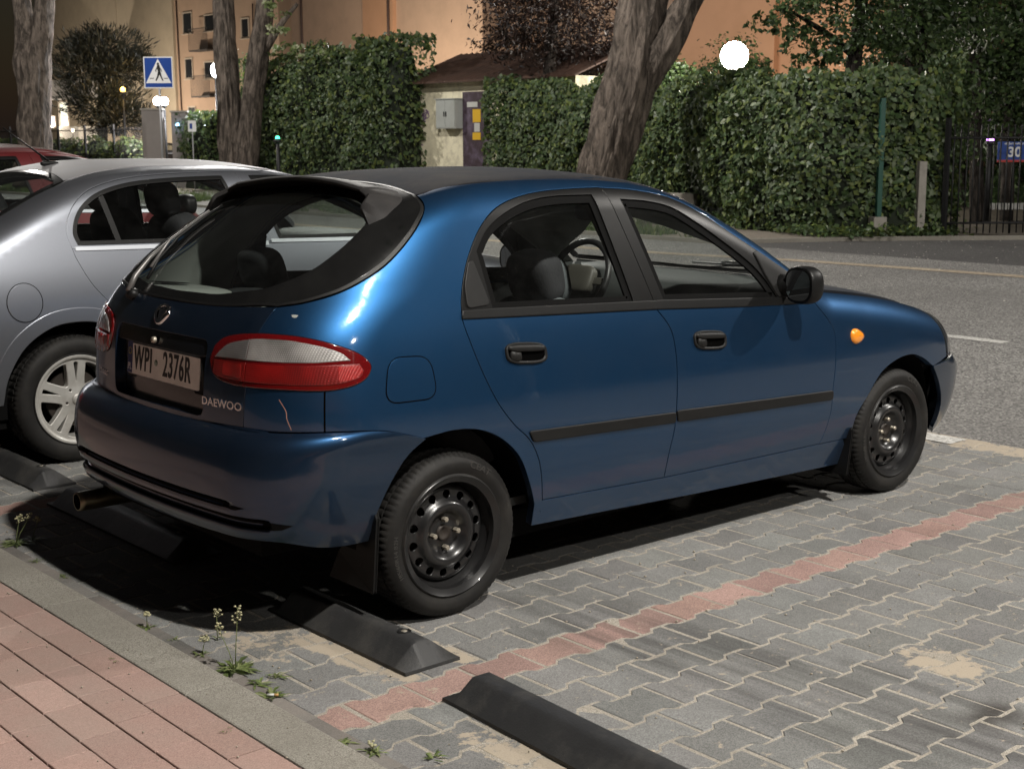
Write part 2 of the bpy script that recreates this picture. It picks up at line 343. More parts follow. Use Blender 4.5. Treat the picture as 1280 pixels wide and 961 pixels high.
def rnd(P, r=.02, n=4):
    """round the corners of a closed outline"""
    P = np.asarray(P, float); out = []; k = len(P)
    for i in range(k):
        a, b, c = P[i-1], P[i], P[(i+1) % k]; u = a-b; v = c-b; lu, lv = np.linalg.norm(u), np.linalg.norm(v); q = min(r, lu*.45, lv*.45)
        p0 = b+u/lu*q; p1 = b+v/lv*q
        for j in range(n+1): t = j/n; out.append((1-t)**2*p0+2*t*(1-t)*b+t*t*p1)
    return np.array(out)
def densify(q, h):
    out = []
    for i in range(len(q)):
        a = q[i]; b = q[(i+1) % len(q)]; L = np.linalg.norm(b-a)
        if L < 1e-5: continue
        n = max(1, int(math.ceil(L/h)))
        for k in range(n): out.append(a+(b-a)*k/n)
    out = np.array(out); keep = [0]
    for i in range(1, len(out)):
        if np.linalg.norm(out[i]-out[keep[-1]]) > h*.12: keep.append(i)
    return out[keep]
def area2(q): x, y = q[:, 0], q[:, 1]; return .5*np.sum(x*np.roll(y, -1)-np.roll(x, -1)*y)
def inset(q, g):
    if area2(q) < 0: q = q[::-1]
    e = np.roll(q, -1, 0)-q; nrm = np.stack([-e[:, 1], e[:, 0]], -1); nrm /= np.linalg.norm(nrm, axis=1, keepdims=True)+1e-12
    v = nrm+np.roll(nrm, 1, 0); L = np.linalg.norm(v, axis=1, keepdims=True); v = v/np.maximum(L, .6)*np.where(L < .6, 1, 1)
    return q+v*g
def inside(p, q):
    x, y = p[:, 0], p[:, 1]; r = np.zeros(len(p), bool); x0, y0 = q[:, 0], q[:, 1]; x1, y1 = np.roll(x0, -1), np.roll(y0, -1)
    for a, b, c, d in zip(x0, y0, x1, y1):
        if b == d: continue
        r ^= ((b > y) != (d > y)) & (x < (c-a)*(y-b)/(d-b)+a)
    return r
def segdist(p, q):
    a = q; b = np.roll(q, -1, 0); best = np.full(len(p), 1e9)
    for i in range(len(a)):
        ab = b[i]-a[i]; t = np.clip(((p-a[i])@ab)/(ab@ab+1e-12), 0, 1); best = np.minimum(best, np.linalg.norm(p-(a[i]+t[:, None]*ab), axis=1))
    return best
def clip(q, p, n):
    """keep the side of the outline where (x-p).n > 0"""
    q = np.asarray(q, float); n = np.array(n, float); p = np.array(p, float); d = (q-p)@n; out = []
    for i in range(len(q)):
        j = (i+1) % len(q)
        if d[i] >= 0: out.append(q[i])
        if d[i]*d[j] < 0: out.append(q[i]+(q[j]-q[i])*d[i]/(d[i]-d[j]))
    return np.array(out)
def sheet(name, loop, holes, h, lift, mat_, parent, gap=0, flange=.012, lip=.0012, mirror=False, matfn=None, mats=None, both=False):
    """fill a 2D outline (minus holes) with a fine mesh and lift it to a curved surface; edges are turned in"""
    lp = inset(densify(np.asarray(loop, float), h), gap); hs = []
    for q in holes or []:
        q = densify(np.asarray(q, float), h); q = q if area2(q) > 0 else q[::-1]; hs.append(inset(q, -gap))
    mn, mx = lp.min(0), lp.max(0); gx = np.arange(mn[0]+h*.5, mx[0], h); gy = np.arange(mn[1]+h*.5, mx[1], h*.9)
    G = np.array([(x+(h*.5 if j % 2 else 0), y) for j, y in enumerate(gy) for x in gx])
    if len(G):
        ok = inside(G, lp)
        for q in hs: ok &= ~inside(G, q)
        G = G[ok]
        if len(G):
            ok = segdist(G, lp) > h*.45
            for q in hs: ok &= segdist(G, q) > h*.45
            G = G[ok]
    V = [lp]+hs; E = []; k = 0
    for q in V: E += [(k+i, k+(i+1) % len(q)) for i in range(len(q))]; k += len(q)
    A = np.vstack(V+([G] if len(G) else []))
    r = delaunay_2d_cdt([Vector((float(x), float(y))) for x, y in A], E, [], 0, 1e-6)
    v2 = np.array([(p.x, p.y) for p in r[0]]); T = np.array([t for t in r[2] if len(t) == 3]); c = v2[T].mean(1)
    ok = inside(c, lp)
    for q in hs: ok &= ~inside(c, q)
    T = T[ok]; c = c[ok]
    a2 = np.cross(v2[T[:, 1]]-v2[T[:, 0]], v2[T[:, 2]]-v2[T[:, 0]]); T[a2 < 0] = T[a2 < 0][:, ::-1]
    used = np.unique(T); rm = -np.ones(len(v2), int); rm[used] = np.arange(len(used)); v2 = v2[used]; T = rm[T]
    P, Nn = lift(v2)
    # winding against the lifted normal
    fn = np.cross(P[T[:, 1]]-P[T[:, 0]], P[T[:, 2]]-P[T[:, 0]]); flip = np.sum(fn*Nn[T[:, 0]]) < 0
    if flip: T = T[:, ::-1]
    cnt = {}
    for t in T:
        for i in range(3): cnt[(t[i], t[(i+1) % 3])] = 1
    be = [e for e in cnt if (e[1], e[0]) not in cnt]
    verts = list(P); nor = list(Nn); faces = [tuple(t) for t in T]; fm = list(matfn(c)) if matfn is not None else [0]*len(T)
    if flange:
        tang = {}
        for a, b in be:
            e = P[b]-P[a]; o = np.cross(e, Nn[a]+Nn[b]); o /= np.linalg.norm(o)+1e-12
            tang.setdefault(a, []).append(o); tang.setdefault(b, []).append(o)
        ids = {}
        for a, os_ in tang.items():
            o = np.mean(os_, 0); o /= np.linalg.norm(o)+1e-12
            p1 = P[a]+o*lip-Nn[a]*lip; n1 = o+Nn[a]; p2 = p1-Nn[a]*.0015+o*0; p3 = p1-Nn[a]*flange
            k = len(verts); verts += [p1, p2, p3]; nor += [n1/np.linalg.norm(n1), o, o]; ids[a] = k
        for a, b in be:
            for s_ in (-1, 0, 1):
                A0 = a if s_ < 0 else ids[a]+s_; B0 = b if s_ < 0 else ids[b]+s_; A1 = ids[a]+s_+1; B1 = ids[b]+s_+1
                faces.append((A0, A1, B1, B0)); fm.append(0)
    verts = np.array(verts); nor = np.array(nor)
    kw = dict(mats=mats, fmat=fm) if mats else {}
    o1 = mkobj(name, verts, faces, mat_, parent, True, nor, **kw)
    if not mirror: return o1
    v = verts*np.array([1, -1, 1]); n_ = nor*np.array([1, -1, 1])
    o2 = mkobj(name, v, [f[::-1] for f in faces], mat_, parent if not isinstance(mirror, bpy.types.Object) else mirror, True, n_, **kw)
    return o1, o2
def panel(name, F, dom, loop, mat_, parent, holes=None, h=.022, off=0.0, gap=.0022, flange=.014, mirror=False, d3=True, **kw):
    L2 = dom.to2(loop) if d3 else np.asarray(loop, float); H2 = [dom.to2(q) if d3 else np.asarray(q, float) for q in (holes or [])]
    def lift(q):
        o, d = dom.ray(q); P = cast(F, o, d); n_ = grad(F, P); offs = off(q) if callable(off) else off
        return P+n_*(offs[:, None] if np.ndim(offs) else offs), n_
    return sheet(name, L2, H2, h, lift, mat_, parent, gap=gap, flange=flange, mirror=mirror, **kw)
def copymirror(o, parent=None):
    """left-hand twin of a right-hand part (mirrored across the car's centre plane)"""
    me = o.data.copy(); n = len(me.vertices); co = np.empty(n*3); me.vertices.foreach_get('co', co); co = co.reshape(-1, 3); co[:, 1] *= -1; me.vertices.foreach_set('co', co.ravel()); me.flip_normals()
    q = bpy.data.objects.new(o.name.split('.')[0], me); COL.objects.link(q); q.parent = parent or o.parent; return q
def textobj(name, s, size, mat_, parent, fn, depth=.0015, xs=1.0, align='CENTER', bold=0.0, spacing=1.0):
    """lettering as a solid mesh; fn maps (x, y, z) of the flat text to a place on the thing"""
    cu = bpy.data.curves.new(name, 'FONT'); cu.body = s; cu.size = size; cu.extrude = depth/2; cu.align_x = align; cu.align_y = 'CENTER'; cu.offset = bold; cu.space_character = spacing; cu.resolution_u = 3
    o = bpy.data.objects.new(name+'_tmp', cu); COL.objects.link(o); dg = bpy.context.evaluated_depsgraph_get(); me = bpy.data.meshes.new_from_object(o.evaluated_get(dg)); bpy.data.objects.remove(o); bpy.data.curves.remove(cu)
    v = [fn(p.co.x*xs, p.co.y, p.co.z) for p in me.vertices]; f = [tuple(p.vertices) for p in me.polygons]; bpy.data.meshes.remove(me)
    return mkobj(name, v, f, mat_, parent, smooth=False)
# ================================================================ the blue hatchback
Q1 = {'r0': 1.471, 'r1': -0.0496, 'r2': -0.0493, 'rc': 0.0798, 'rq': .05, 'w0': 0.9914, 'w1': 0.6996, 'w2': -0.2001, 'wc': 0.0856, 'wx': 2.02,
      'h0': 0.9868, 'h1': -0.0933, 'h2': -0.1128, 'hc': .02, 'hq': .08, 't1': 0.2497, 't2': 0.1778, 'wb': .048, 'kst': 0.0984, 'kr1': 0.1574, 'kr2': 0.0545,
      'kr6': 0.1735, 'krr': 0.2278, 'f0': 3.304, 'fc': 0.2084, 'f6': 0.3488, 'fz': 0.2523, 'kf': 0.1689, 'kft': 0.1292, 'rs': .33,
      'px': [-.8, -.4, 0, .6, 1.2, 1.8, 2.4, 2.9, 3.3], 'p': [.7583, .7996, .832, .838, .838, .835, .826, .79, .70],
      'xz': [.15, .35, .55, .66, .8, .95, 1.02, 1.1, 1.2, 1.3, 1.38, 1.46], 'x': [-.60, -.6555, -.6512, -.6616, -.6592, -.6326, -.5973, -.5322, -.4218, -.2837, -.1532, -.0032]}
B1 = Body(Q1, [.1, .25, .4, .55, .7, .85, .97, 1.02], [-.09, -.052, -.018, -.001, -.003, -.016, -.044, -.062], lambda x: .985-.045*np.clip((x-.2)/1.5, -.5, 1.6))
F1 = B1.F
XB = nspl([.18, .27, .345, .40, .52, .60, .65, .68, .70], [-.58, -.64, -.700, -.718, -.734, -.727, -.706, -.672, -.632])
SB = nspl([.18, .25, .40, .52, .62, .68, .72], [-.10, -.055, -.004, .006, .003, -.002, -.03])
def FB(P):   # rear bumper skin with its two grooves
    x, y, z = P[..., 0], P[..., 1], P[..., 2]; w = np.sqrt(y*y+1e-8)
    g = lambda zc, hw, wm: np.clip(1-np.abs(z-zc)/hw, 0, 1)*np.clip((wm-w)/.05, 0, 1)
    side = w-(B1.PLAN(x)+SB(z)); rear = XB(z)+.10*w**2+.10*w**6-x
    f = smax(smax(side, rear, .25), z-.693, .02)
    return f+.022*np.clip(g(.455, .013, .56)*2.5, 0, 1)+.03*np.clip(g(.405, .020, .68)*2.2, 0, 1)
XFb = nspl([.15, .22, .32, .45, .53, .57], [3.20, 3.28, 3.34, 3.37, 3.35, 3.29])
def FF(P):   # front bumper skin
    x, y, z = P[..., 0], P[..., 1], P[..., 2]; w = np.sqrt(y*y+1e-8)
    side = w-(B1.PLAN(x)+SB(z+.03)-.008); fr = x-(XFb(z)-.20*w**2-.45*w**6)
    return smax(smax(side, fr, .17), z-.585, .03)
DW = DWrap(); DR = DPar((-1, 0, .12)); DG = DPar((-1, 0, .95)); DT = DPar((0, 0, 1), (1, 0, 0)); DFr = DPar((1, 0, .1)); DWS = DPar((.5, 0, 1))
a_ = lambda *p: np.array(p, float)
mir = lambda P: np.asarray(P, float)*np.array([1, -1, 1])
# traced outlines on the right-hand side (metres in the car's own frame)
hseam = a_((.074, -.513, 1.393), (.048, -.596, 1.356), (-.009, -.638, 1.301), (-.079, -.660, 1.242), (-.167, -.672, 1.180), (-.254, -.669, 1.136), (-.343, -.650, 1.100), (-.434, -.606, 1.075), (-.495, -.545, 1.062))
hseam_low = a_((-.495, -.545, 1.062), (-.555, -.345, 1.052), (-.577, -.17, 1.048), (-.582, 0, 1.047))
hshut = a_((-.495, -.545, 1.062), (-.563, -.536, .979), (-.608, -.530, .824), (-.617, -.519, .681))
bumptop = a_((-.617, -.519, .681), (-.586, -.613, .687), (-.462, -.746, .689), (-.30, -.79, .680), (-.20, -.81, .655), (-.133, -.817, .634))
archr = a_((.350, -.807, .330), (.312, -.824, .417), (.258, -.834, .519), (.178, -.832, .592), (.090, -.829, .632), (-.014, -.824, .645), (-.133, -.817, .634))
archr_low = a_((-.133, -.817, .634), (-.205, -.814, .585), (-.270, -.805, .505), (-.316, -.791, .410), (-.335, -.785, .325))
roofseam = a_((.074, -.513, 1.393), (.205, -.535, 1.421), (.45, -.553, 1.435), (.787, -.563, 1.437), (1.1, -.568, 1.43), (1.32, -.575, 1.375))
apil = a_((1.32, -.575, 1.375), (1.50, -.606, 1.29), (1.70, -.640, 1.17), (1.87, -.668, 1.04), (2.03, -.700, .93))
rtop = a_((.067, -.767, .999), (.080, -.749, 1.058), (.109, -.726, 1.129), (.156, -.700, 1.205), (.229, -.671, 1.287), (.323, -.645, 1.348), (.463, -.621, 1.384), (.627, -.609, 1.398), (.826, -.604, 1.401), (.856, -.605, 1.399))
ftop = a_((.856, -.605, 1.399), (1.021, -.607, 1.387), (1.219, -.615, 1.353), (1.367, -.648, 1.288), (1.496, -.683, 1.211), (1.639, -.711, 1.130), (1.739, -.728, 1.073), (1.790, -.737, 1.043), (1.850, -.763, .977), (1.925, -.781, .908))
shut_top = a_((.856, -.605, 1.399), (.981, -.779, .957))
shut_low = a_((.981, -.779, .957), (1.040, -.797, .878), (1.054, -.814, .780), (1.048, -.827, .660), (1.034, -.832, .514), (1.015, -.822, .415), (1.010, -.802, .315))
rrear = a_((.067, -.767, .999), (.078, -.784, .943), (.113, -.807, .834), (.168, -.823, .720), (.233, -.831, .635), (.303, -.834, .570), (.341, -.833, .507), (.362, -.828, .446), (.385, -.808, .338))
fdf = a_((1.925, -.781, .908), (2.025, -.802, .803), (2.040, -.813, .727), (2.029, -.823, .624), (2.013, -.826, .533), (2.013, -.822, .449), (1.997, -.807, .358), (1.975, -.794, .302))
archf = a_((2.195, -.80, .300), (2.21, -.812, .398), (2.268, -.820, .470), (2.362, -.820, .563), (2.479, -.815, .609), (2.602, -.809, .622), (2.707, -.804, .597), (2.809, -.796, .545))
archf_low = a_((2.809, -.796, .545), (2.882, -.781, .444), (2.930, -.755, .347), (2.945, -.732, .230))
def car_blue():
    car = thing('hatchback_car', 'blue five-door hatchback with black steel wheels parked in the bay', 'car')
    # side structure: quarter panel, rail over the doors, screen pillar, sill
    sillt = a_((2.15, -.795, .296), (2.235, -.765, .178)); sillb = a_((2.235, -.765, .178), (1.2, -.778, .212), (.353, -.787, .247), (.350, -.807, .330))
    loop = join(cr(roofseam), cr(apil), a_((2.03, -.700, .93), (1.925, -.781, .908)), cr(ftop)[::-1], cr(rtop)[::-1], cr(rrear), a_((.385, -.808, .338), (1.010, -.802, .315), (1.975, -.794, .302), (2.15, -.795, .296)), sillt, sillb,
                cr(archr), cr(bumptop)[::-1], cr(hshut)[::-1], cr(hseam)[::-1])
    q = panel('side_panel', F1, DW, loop, M['blue'], car, h=.02, mirror=True, flange=.03)
    # fuel flap: an outline groove and its own lid
    ff = rnd(a_((-.236, -.775, .900), (-.084, -.788, .892), (-.071, -.810, .758), (-.266, -.795, .760)), .05, 6)
    panel('fuel_flap_gap', F1, DW, ff, M['seam'], car, h=.02, off=.0006, gap=-.0035, flange=0)
    panel('fuel_flap', F1, DW, ff, M['blue'], car, h=.015, off=.0014, gap=.0012, flange=.002)
    # narrow seam in the corner piece below the tail light
    for y in (1, -1):
        sm_ = a_((-.453, -.738*1, .814), (-.458, -.742, .75), (-.462, -.746, .690))
        st = np.vstack([sm_+[0.0020, -.0020, 0], (sm_-[0.0020, -.0020, 0])[::-1]])
        o = panel('corner_seam', F1, DW, st, M['seam'], car, h=.02, off=.0006, gap=0, flange=0)
        if y < 0: copymirror(o); bpy.data.objects.remove(o)
    # front wing
    wingtop = a_((2.03, -.700, .93), (2.25, -.690, .90), (2.5, -.675, .86), (2.70, -.640, .815), (2.84, -.60, .775)); hl = a_((2.84, -.60, .775), (2.90, -.69, .705), (2.93, -.725, .635), (2.945, -.735, .56))
    hb0 = a_((2.945, -.735, .56), (2.88, -.77, .552), (2.809, -.796, .545))
    loop = join(cr(wingtop), cr(hl), hb0, cr(archf)[::-1], a_((2.195, -.80, .300), (1.975, -.794, .302)), cr(fdf)[::-1], a_((1.925, -.781, .908), (2.03, -.700, .93)))
    panel('front_wing', F1, DPar((.1, -1, .35)), loop, M['blue'], car, h=.022, mirror=True, flange=.03)
    # headlights
    hlo = join(cr(hl), a_((2.945, -.735, .56), (3.05, -.62, .56), (3.14, -.50, .560), (3.19, -.38, .563), (3.16, -.36, .66), (3.00, -.48, .73), (2.84, -.60, .775)))
    o = panel('headlight', F1, DPar((1, -1, .7)), hlo, M['headlens'], car, h=.025, mirror=True, flange=.02)
    # bonnet, roof, screens
    hood = join(wingtop, a_((2.84, -.60, .775), (3.00, -.48, .73), (3.12, -.34, .70), (3.16, 0, .69), (3.12, .34, .70), (3.00, .48, .73), (2.84, .60, .775)), mir(wingtop)[::-1], a_((2.03, .70, .93), (2.12, .35, .955), (2.15, 0, .965), (2.12, -.35, .955), (2.03, -.70, .93)))
    panel('bonnet', F1, DT, hood, M['blue_dusty'], car, h=.04)
    nose = join(a_((3.12, -.30, .70), (3.16, 0, .69), (3.12, .30, .70), (3.19, .37, .563), (3.25, 0, .565), (3.19, -.37, .563)))
    panel('grille', F1, DFr, nose, M['trim'], car, h=.03, off=-.01)
    panel('cowl', F1, DT, join(a_((2.03, .70, .93), (2.12, .35, .955), (2.15, 0, .965), (2.12, -.35, .955), (2.03, -.70, .93), (1.94, -.66, .98), (2.02, -.3, 1.0), (2.04, 0, 1.0), (2.02, .3, 1.0), (1.94, .66, .98))), M['trim'], car, h=.05, off=-.012)
    rear_roof = cr(a_((.074, -.513, 1.393), (.104, -.302, 1.420), (.114, 0, 1.431), (.104, .302, 1.420), (.074, .513, 1.393)))
    front_roof = cr(a_((1.32, .575, 1.375), (1.37, .3, 1.395), (1.39, 0, 1.40), (1.37, -.3, 1.395), (1.32, -.575, 1.375)))
    panel('roof', F1, DT, join(cr(roofseam)[::-1], rear_roof, cr(mir(roofseam)), front_roof), M['roof'], car, h=.035)
    ws = join(front_roof[::-1][::-1], cr(apil)[:-4], a_((1.94, -.66, .98), (2.02, -.3, 1.0), (2.04, 0, 1.0), (2.02, .3, 1.0), (1.94, .66, .98)), cr(mir(apil))[::-1][4:])
    o = panel('windscreen', F1, DWS, ws, M['wscreen'], car, h=.05, off=-.003, flange=.004)
    d2 = DWS.to2(ws); e2 = inset(d2 if area2(d2) > 0 else d2[::-1], .05)
    panel('windscreen_border', F1, DWS, d2, M['frit'], o, holes=[e2], h=.03, off=-.0045, gap=.001, flange=0, d3=False)
    # tailgate glass with its wide black border
    top = rear_roof; g_out = join(cr(hseam), cr(np.vstack([hseam_low, mir(hseam_low)[::-1][1:]])), cr(mir(hseam))[::-1], top[::-1])
    g_in = rnd(a_((-.119, -.535, 1.313), (-.243, -.565, 1.236), (-.369, -.555, 1.155), (-.46, -.47, 1.094), (-.53, -.25, 1.068), (-.545, 0, 1.064), (-.53, .25, 1.068), (-.46, .50, 1.082), (-.369, .585, 1.13), (-.243, .60, 1.22), (-.119, .535, 1.313), (-.04, .35, 1.375), (-.02, 0, 1.385), (-.04, -.35, 1.375)), .06)
    gate = panel('rear_window', F1, DG, g_out, M['glass2'], car, h=.03, off=.001, gap=.009, flange=.004)
    go2 = DG.to2(g_out); go2 = inset(densify(go2 if area2(go2) > 0 else go2[::-1], .02), .010)
    panel('window_border', F1, DG, go2, M['frit'], gate, holes=[DG.to2(g_in)], h=.03, off=.0022, gap=0, flange=.004, d3=False)
    lpo = inset(go2, -.0085)
    panel('window_seal', F1, DG, lpo, M['trim_matte'], gate, holes=[go2], h=.012, off=.003, gap=.0008, flange=.008, d3=False)
    # spoiler: a strap round the top of the glass
    arm = cr(a_((.060, -.43, 1.400), (.030, -.520, 1.370), (-.045, -.568, 1.318), (-.125, -.590, 1.262)), 8)
    mid = cr(a_((.060, -.43, 1.400), (.085, -.22, 1.418), (.092, 0, 1.424), (.085, .22, 1.418), (.060, .43, 1.400)), 8)
    path = np.vstack([arm[::-1], mid[1:], mir(arm)[1:]]); V = []; Fc = []; Nn = grad(F1, cast(F1, path+np.array([0, 0, 0])+grad(F1, path)*.15, -grad(F1, path), .5, 20)); n = len(path)
    for i in range(n):
        t = path[min(i+1, n-1)]-path[max(i-1, 0)]; t /= np.linalg.norm(t); nn = Nn[i]; side = np.cross(nn, t); side /= np.linalg.norm(side)   # towards the glass centre
        if side[0] > 0: side = -side
        u = abs(i/(n-1)-.5)*2; ww = .150*(1-.25*u)*(.35+.65*min(1, (1-u)*9)); hh = .045*(.25+.75*min(1, (1-u)*6)); back = np.array([-1., 0, -.12]) if u < .7 else side
        drop = side*(1-max(0, .75-u)*.6)+np.array([-1, 0, .05])*max(0, .75-u)*.6; drop /= np.linalg.norm(drop)
        base = path[i]
        prof = [base+nn*.002, base+nn*(.012)+drop*ww*.12, base+nn*(hh*.72)+drop*ww*.5, base+nn*(hh)+drop*ww*.93, base+nn*(hh-.006)+drop*ww, base+nn*(hh-.016)+drop*ww*.98, base+nn*(hh*.35)+drop*ww*.62, base-nn*.003+drop*ww*.5]
        V += prof
    k = 8
    for i in range(n-1):
        for j in range(k): Fc.append((i*k+j, i*k+(j+1) % k, (i+1)*k+(j+1) % k, (i+1)*k+j))
    Fc.append(tuple(range(k))); Fc.append(tuple((n-1)*k+j for j in range(k))[::-1])
    o = mkobj('spoiler', V, Fc, M['spoil'], car); bm = bmesh.new(); bm.from_mesh(o.data); bmesh.ops.recalc_face_normals(bm, faces=bm.faces); bm.to_mesh(o.data); bm.free(); o.data.set_sharp_from_angle(angle=R(48))
    # tailgate skin with the number plate recess
    hb = a_((-.617, -.519, .681), (-.631, -.437, .668), (-.650, -.260, .654), (-.662, 0, .650)); hb = np.vstack([hb, mir(hb)[::-1][1:]])
    rec = rnd(a_((-.62, -.335, .952), (-.62, .335, .952), (-.65, .335, .655), (-.65, -.335, .655)), .03)
    low = np.vstack([hseam_low, mir(hseam_low)[::-1][1:]])
    loop = join(cr(low), cr(mir(hshut)), cr(hb)[::-1], cr(hshut)[::-1])
    recin = DR.to2(rnd(a_((-.62, -.325, .945), (-.62, .325, .945), (-.65, .318, .700), (-.65, -.318, .700)), .035, 5))
    rec3 = rnd(a_((-.62, -.325, .945), (-.62, .325, .945), (-.65, .318, .700), (-.65, -.318, .700)), .035, 5)
    tg = panel('tailgate', F1, DR, loop, M['blue_shaded'], car, holes=[rec3], h=.018, gap=.002, flange=.042)
    panel('plate_recess', F1, DR, rec3, M['recess'], tg, h=.03, off=-.038, gap=-.004, flange=0)
    # black garnish over the plate and the recess backing
    gar = rnd(a_((-.61, -.322, .942), (-.61, .322, .942), (-.64, .318, .893), (-.64, -.318, .893)), .02)
    panel('garnish', F1, DR, gar, M['recess'], tg, h=.02, off=-.006, gap=0, flange=.03)
    mbl = MB(); mbl.lathe([(0, .012), (.009, .012), (.011, .008), (.011, 0)], (-1, 0, .1), (-.643, 0, .915), 20); mbl.build('lock', M['bolt'], tg)
    # plate: 520 x 114 mm
    pc = Vector((-.6185, 0, .828)); nx = Vector((-1, 0, .10)).normalized(); up = Vector((.10, 0, 1)).normalized(); ry = Vector((0, -1, 0))
    PL = lambda x, y, z=0: tuple(pc + ry*x + up*y + nx*z)
    pm = MB(); rp = rnd(a_((-.26, -.057), (.26, -.057), (.26, .057), (-.26, .057)), .012)
    n = len(rp); v = [PL(x, y, .003) for x, y in rp]+[PL(x, y, 0) for x, y in rp]; pm.add(v, [tuple(range(n))]+[(i, n+i, n+(i+1) % n, (i+1) % n)[::-1] for i in range(n)])
    pl = pm.build('number_plate', M['plate'], tg, smooth=False)
    bb = MB(); bb.add([PL(-.258, -.055, .0036), PL(-.222, -.055, .0036), PL(-.222, .055, .0036), PL(-.258, .055, .0036)], [(0, 1, 2, 3)]); bb.build('plate_band', M['plateblue'], pl, smooth=False)
    textobj('plate_letters', 'WPI', .118, M['black'], pl, lambda x, y, z: PL(x-.142, y-.002, .0042+z), xs=.60, bold=.0015, spacing=1.12)
    textobj('plate_letters', '2376R', .118, M['black'], pl, lambda x, y, z: PL(x+.103, y-.002, .0042+z), xs=.60, bold=.0015, spacing=1.08)
    textobj('plate_letters', 'PL', .034, M['white'], pl, lambda x, y, z: PL(x-.240, y-.033, .0042+z), xs=.8)
    st = MB()
    for k in range(12): an = k*math.pi/6; st.box(PL(-.240+.011*math.cos(an), .022+.011*math.sin(an), .0044), (.001, .003, .003))
    st.build('plate_stars', mat('yellow stars', (.6, .5, .05), .5), pl)
    mbs = MB(); mbs.lathe([(0, .0006), (.011, .0006), (.011, 0)], tuple(nx), PL(-.045, .0, .0038), 20); mbs.build('plate_sticker', mat('holographic sticker', (.25, .33, .27), .3), pl)
    pb = MB(); pb.box(tuple(pc+nx*-.006), (.008, .55, .14)); pb.build('plate_holder', M['trim'], tg)
    def onback(yc, zc, off=.0015):
        def f(x, y, z):
            q = np.array([[yc-x, 0]]); P = cast(F1, a_((-2.0, yc-x, zc+y)), a_((1, 0, 0)), 3.0, 60)[0]; nn = grad(F1, P[None])[0]; return tuple(P+nn*(off+z))
        return f
    textobj('lettering', 'DAEWOO', .036, M['chrome'], tg, onback(-.418, .753), depth=.003, xs=1.22, bold=.0006)
    sc = onback(.445, .755)
    textobj('lettering', 'Lanos', .040, M['chrome'], tg, lambda x, y, z: sc(x+y*.25, y, z), depth=.003, xs=1.15)
    # chrome emblem: oval ring with a flared centre
    fb = onback(0, 1.0, .002); bd = MB(); V = []; Fc = []
    n = 40
    for k in range(n):
        an = 2*math.pi*k/n; c_, s_ = math.cos(an), math.sin(an); rx = .048; rz = .031*(1+.18*(-s_)*(1 if s_ < 0 else .2)); rx2 = rx*(1-.22*max(0, -s_))
        for (sc_, hh) in ((1, 0), (.97, .007), (.80, .009), (.70, .004)): V.append(fb(rx2*c_*sc_, rz*s_*sc_, hh))
    for k in range(n):
        for j in range(3): Fc.append((k*4+j, k*4+j+1, ((k+1) % n)*4+j+1, ((k+1) % n)*4+j))
    bd.add(V, Fc)
    for sx in (-1, 1):
        pts = [(sx*.004, -.030), (sx*.007, -.012), (sx*.018, .010), (sx*.036, .022)]; V = []
        for (x, y), wd in zip(pts, (.004, .006, .008, .003)): V += [fb(x-wd, y, .003), fb(x, y, .009), fb(x+wd, y, .003)]
        bd.add(V, [(i*3+j, i*3+j+1, i*3+j+4, i*3+j+3) for i in range(3) for j in range(2)])
    V = [fb(x, y, h_) for x, y, h_ in ((-.006, -.030, .004), (.006, -.030, .004), (.008, .026, .004), (-.008, .026, .004), (0, 0, .009))]; bd.add(V, [(0, 1, 4), (1, 2, 4), (2, 3, 4), (3, 0, 4)])
    bd.build('emblem', M['chrome'], tg); em = MB(); V = [fb(.039*math.cos(2*math.pi*k/24), .026*math.sin(2*math.pi*k/24), .0012) for k in range(24)]; em.add(V, [tuple(range(24))]); em.build('emblem_field', M['trim'], tg)
    # tail lights
    tl = cr(a_((-.616, -.367, .933), (-.602, -.399, .958), (-.583, -.463, .974), (-.555, -.552, .982), (-.502, -.641, .979), (-.441, -.701, .964), (-.384, -.738, .943), (-.334, -.760, .917), (-.306, -.772, .885), (-.319, -.776, .854), (-.355, -.773, .833), (-.410, -.758, .821), (-.465, -.730, .818), (-.556, -.647, .822), (-.607, -.539, .822), (-.623, -.458, .824), (-.631, -.388, .840), (-.633, -.358, .885), (-.616, -.367, .933)), 5)[:-1]
    cl = cr(a_((-.632, -.380, .899), (-.617, -.402, .922), (-.600, -.440, .947), (-.571, -.530, .966), (-.540, -.59, .969), (-.507, -.646, .966), (-.445, -.706, .950), (-.394, -.739, .929), (-.366, -.755, .903)), 5)
    cl = np.vstack([cl, cr(a_((-.45, -.70, .900), (-.55, -.60, .901), (-.61, -.48, .901)))])
    rl = cr(a_((-.632, -.380, .893), (-.61, -.48, .895), (-.55, -.60, .895), (-.45, -.70, .894), (-.342, -.764, .893)), 5); rl = np.vstack([rl, cr(a_((-.330, -.769, .872), (-.345, -.772, .850), (-.40, -.758, .836), (-.465, -.73, .832), (-.556, -.647, .835), (-.607, -.539, .836), (-.628, -.42, .838), (-.634, -.378, .850)))])
    T2, C2, L2 = DW.to2(tl), DW.to2(cl), DW.to2(rl); sx = DW.to2(a_((-.608, -.532, .9)))[0][0]
    tls = {}
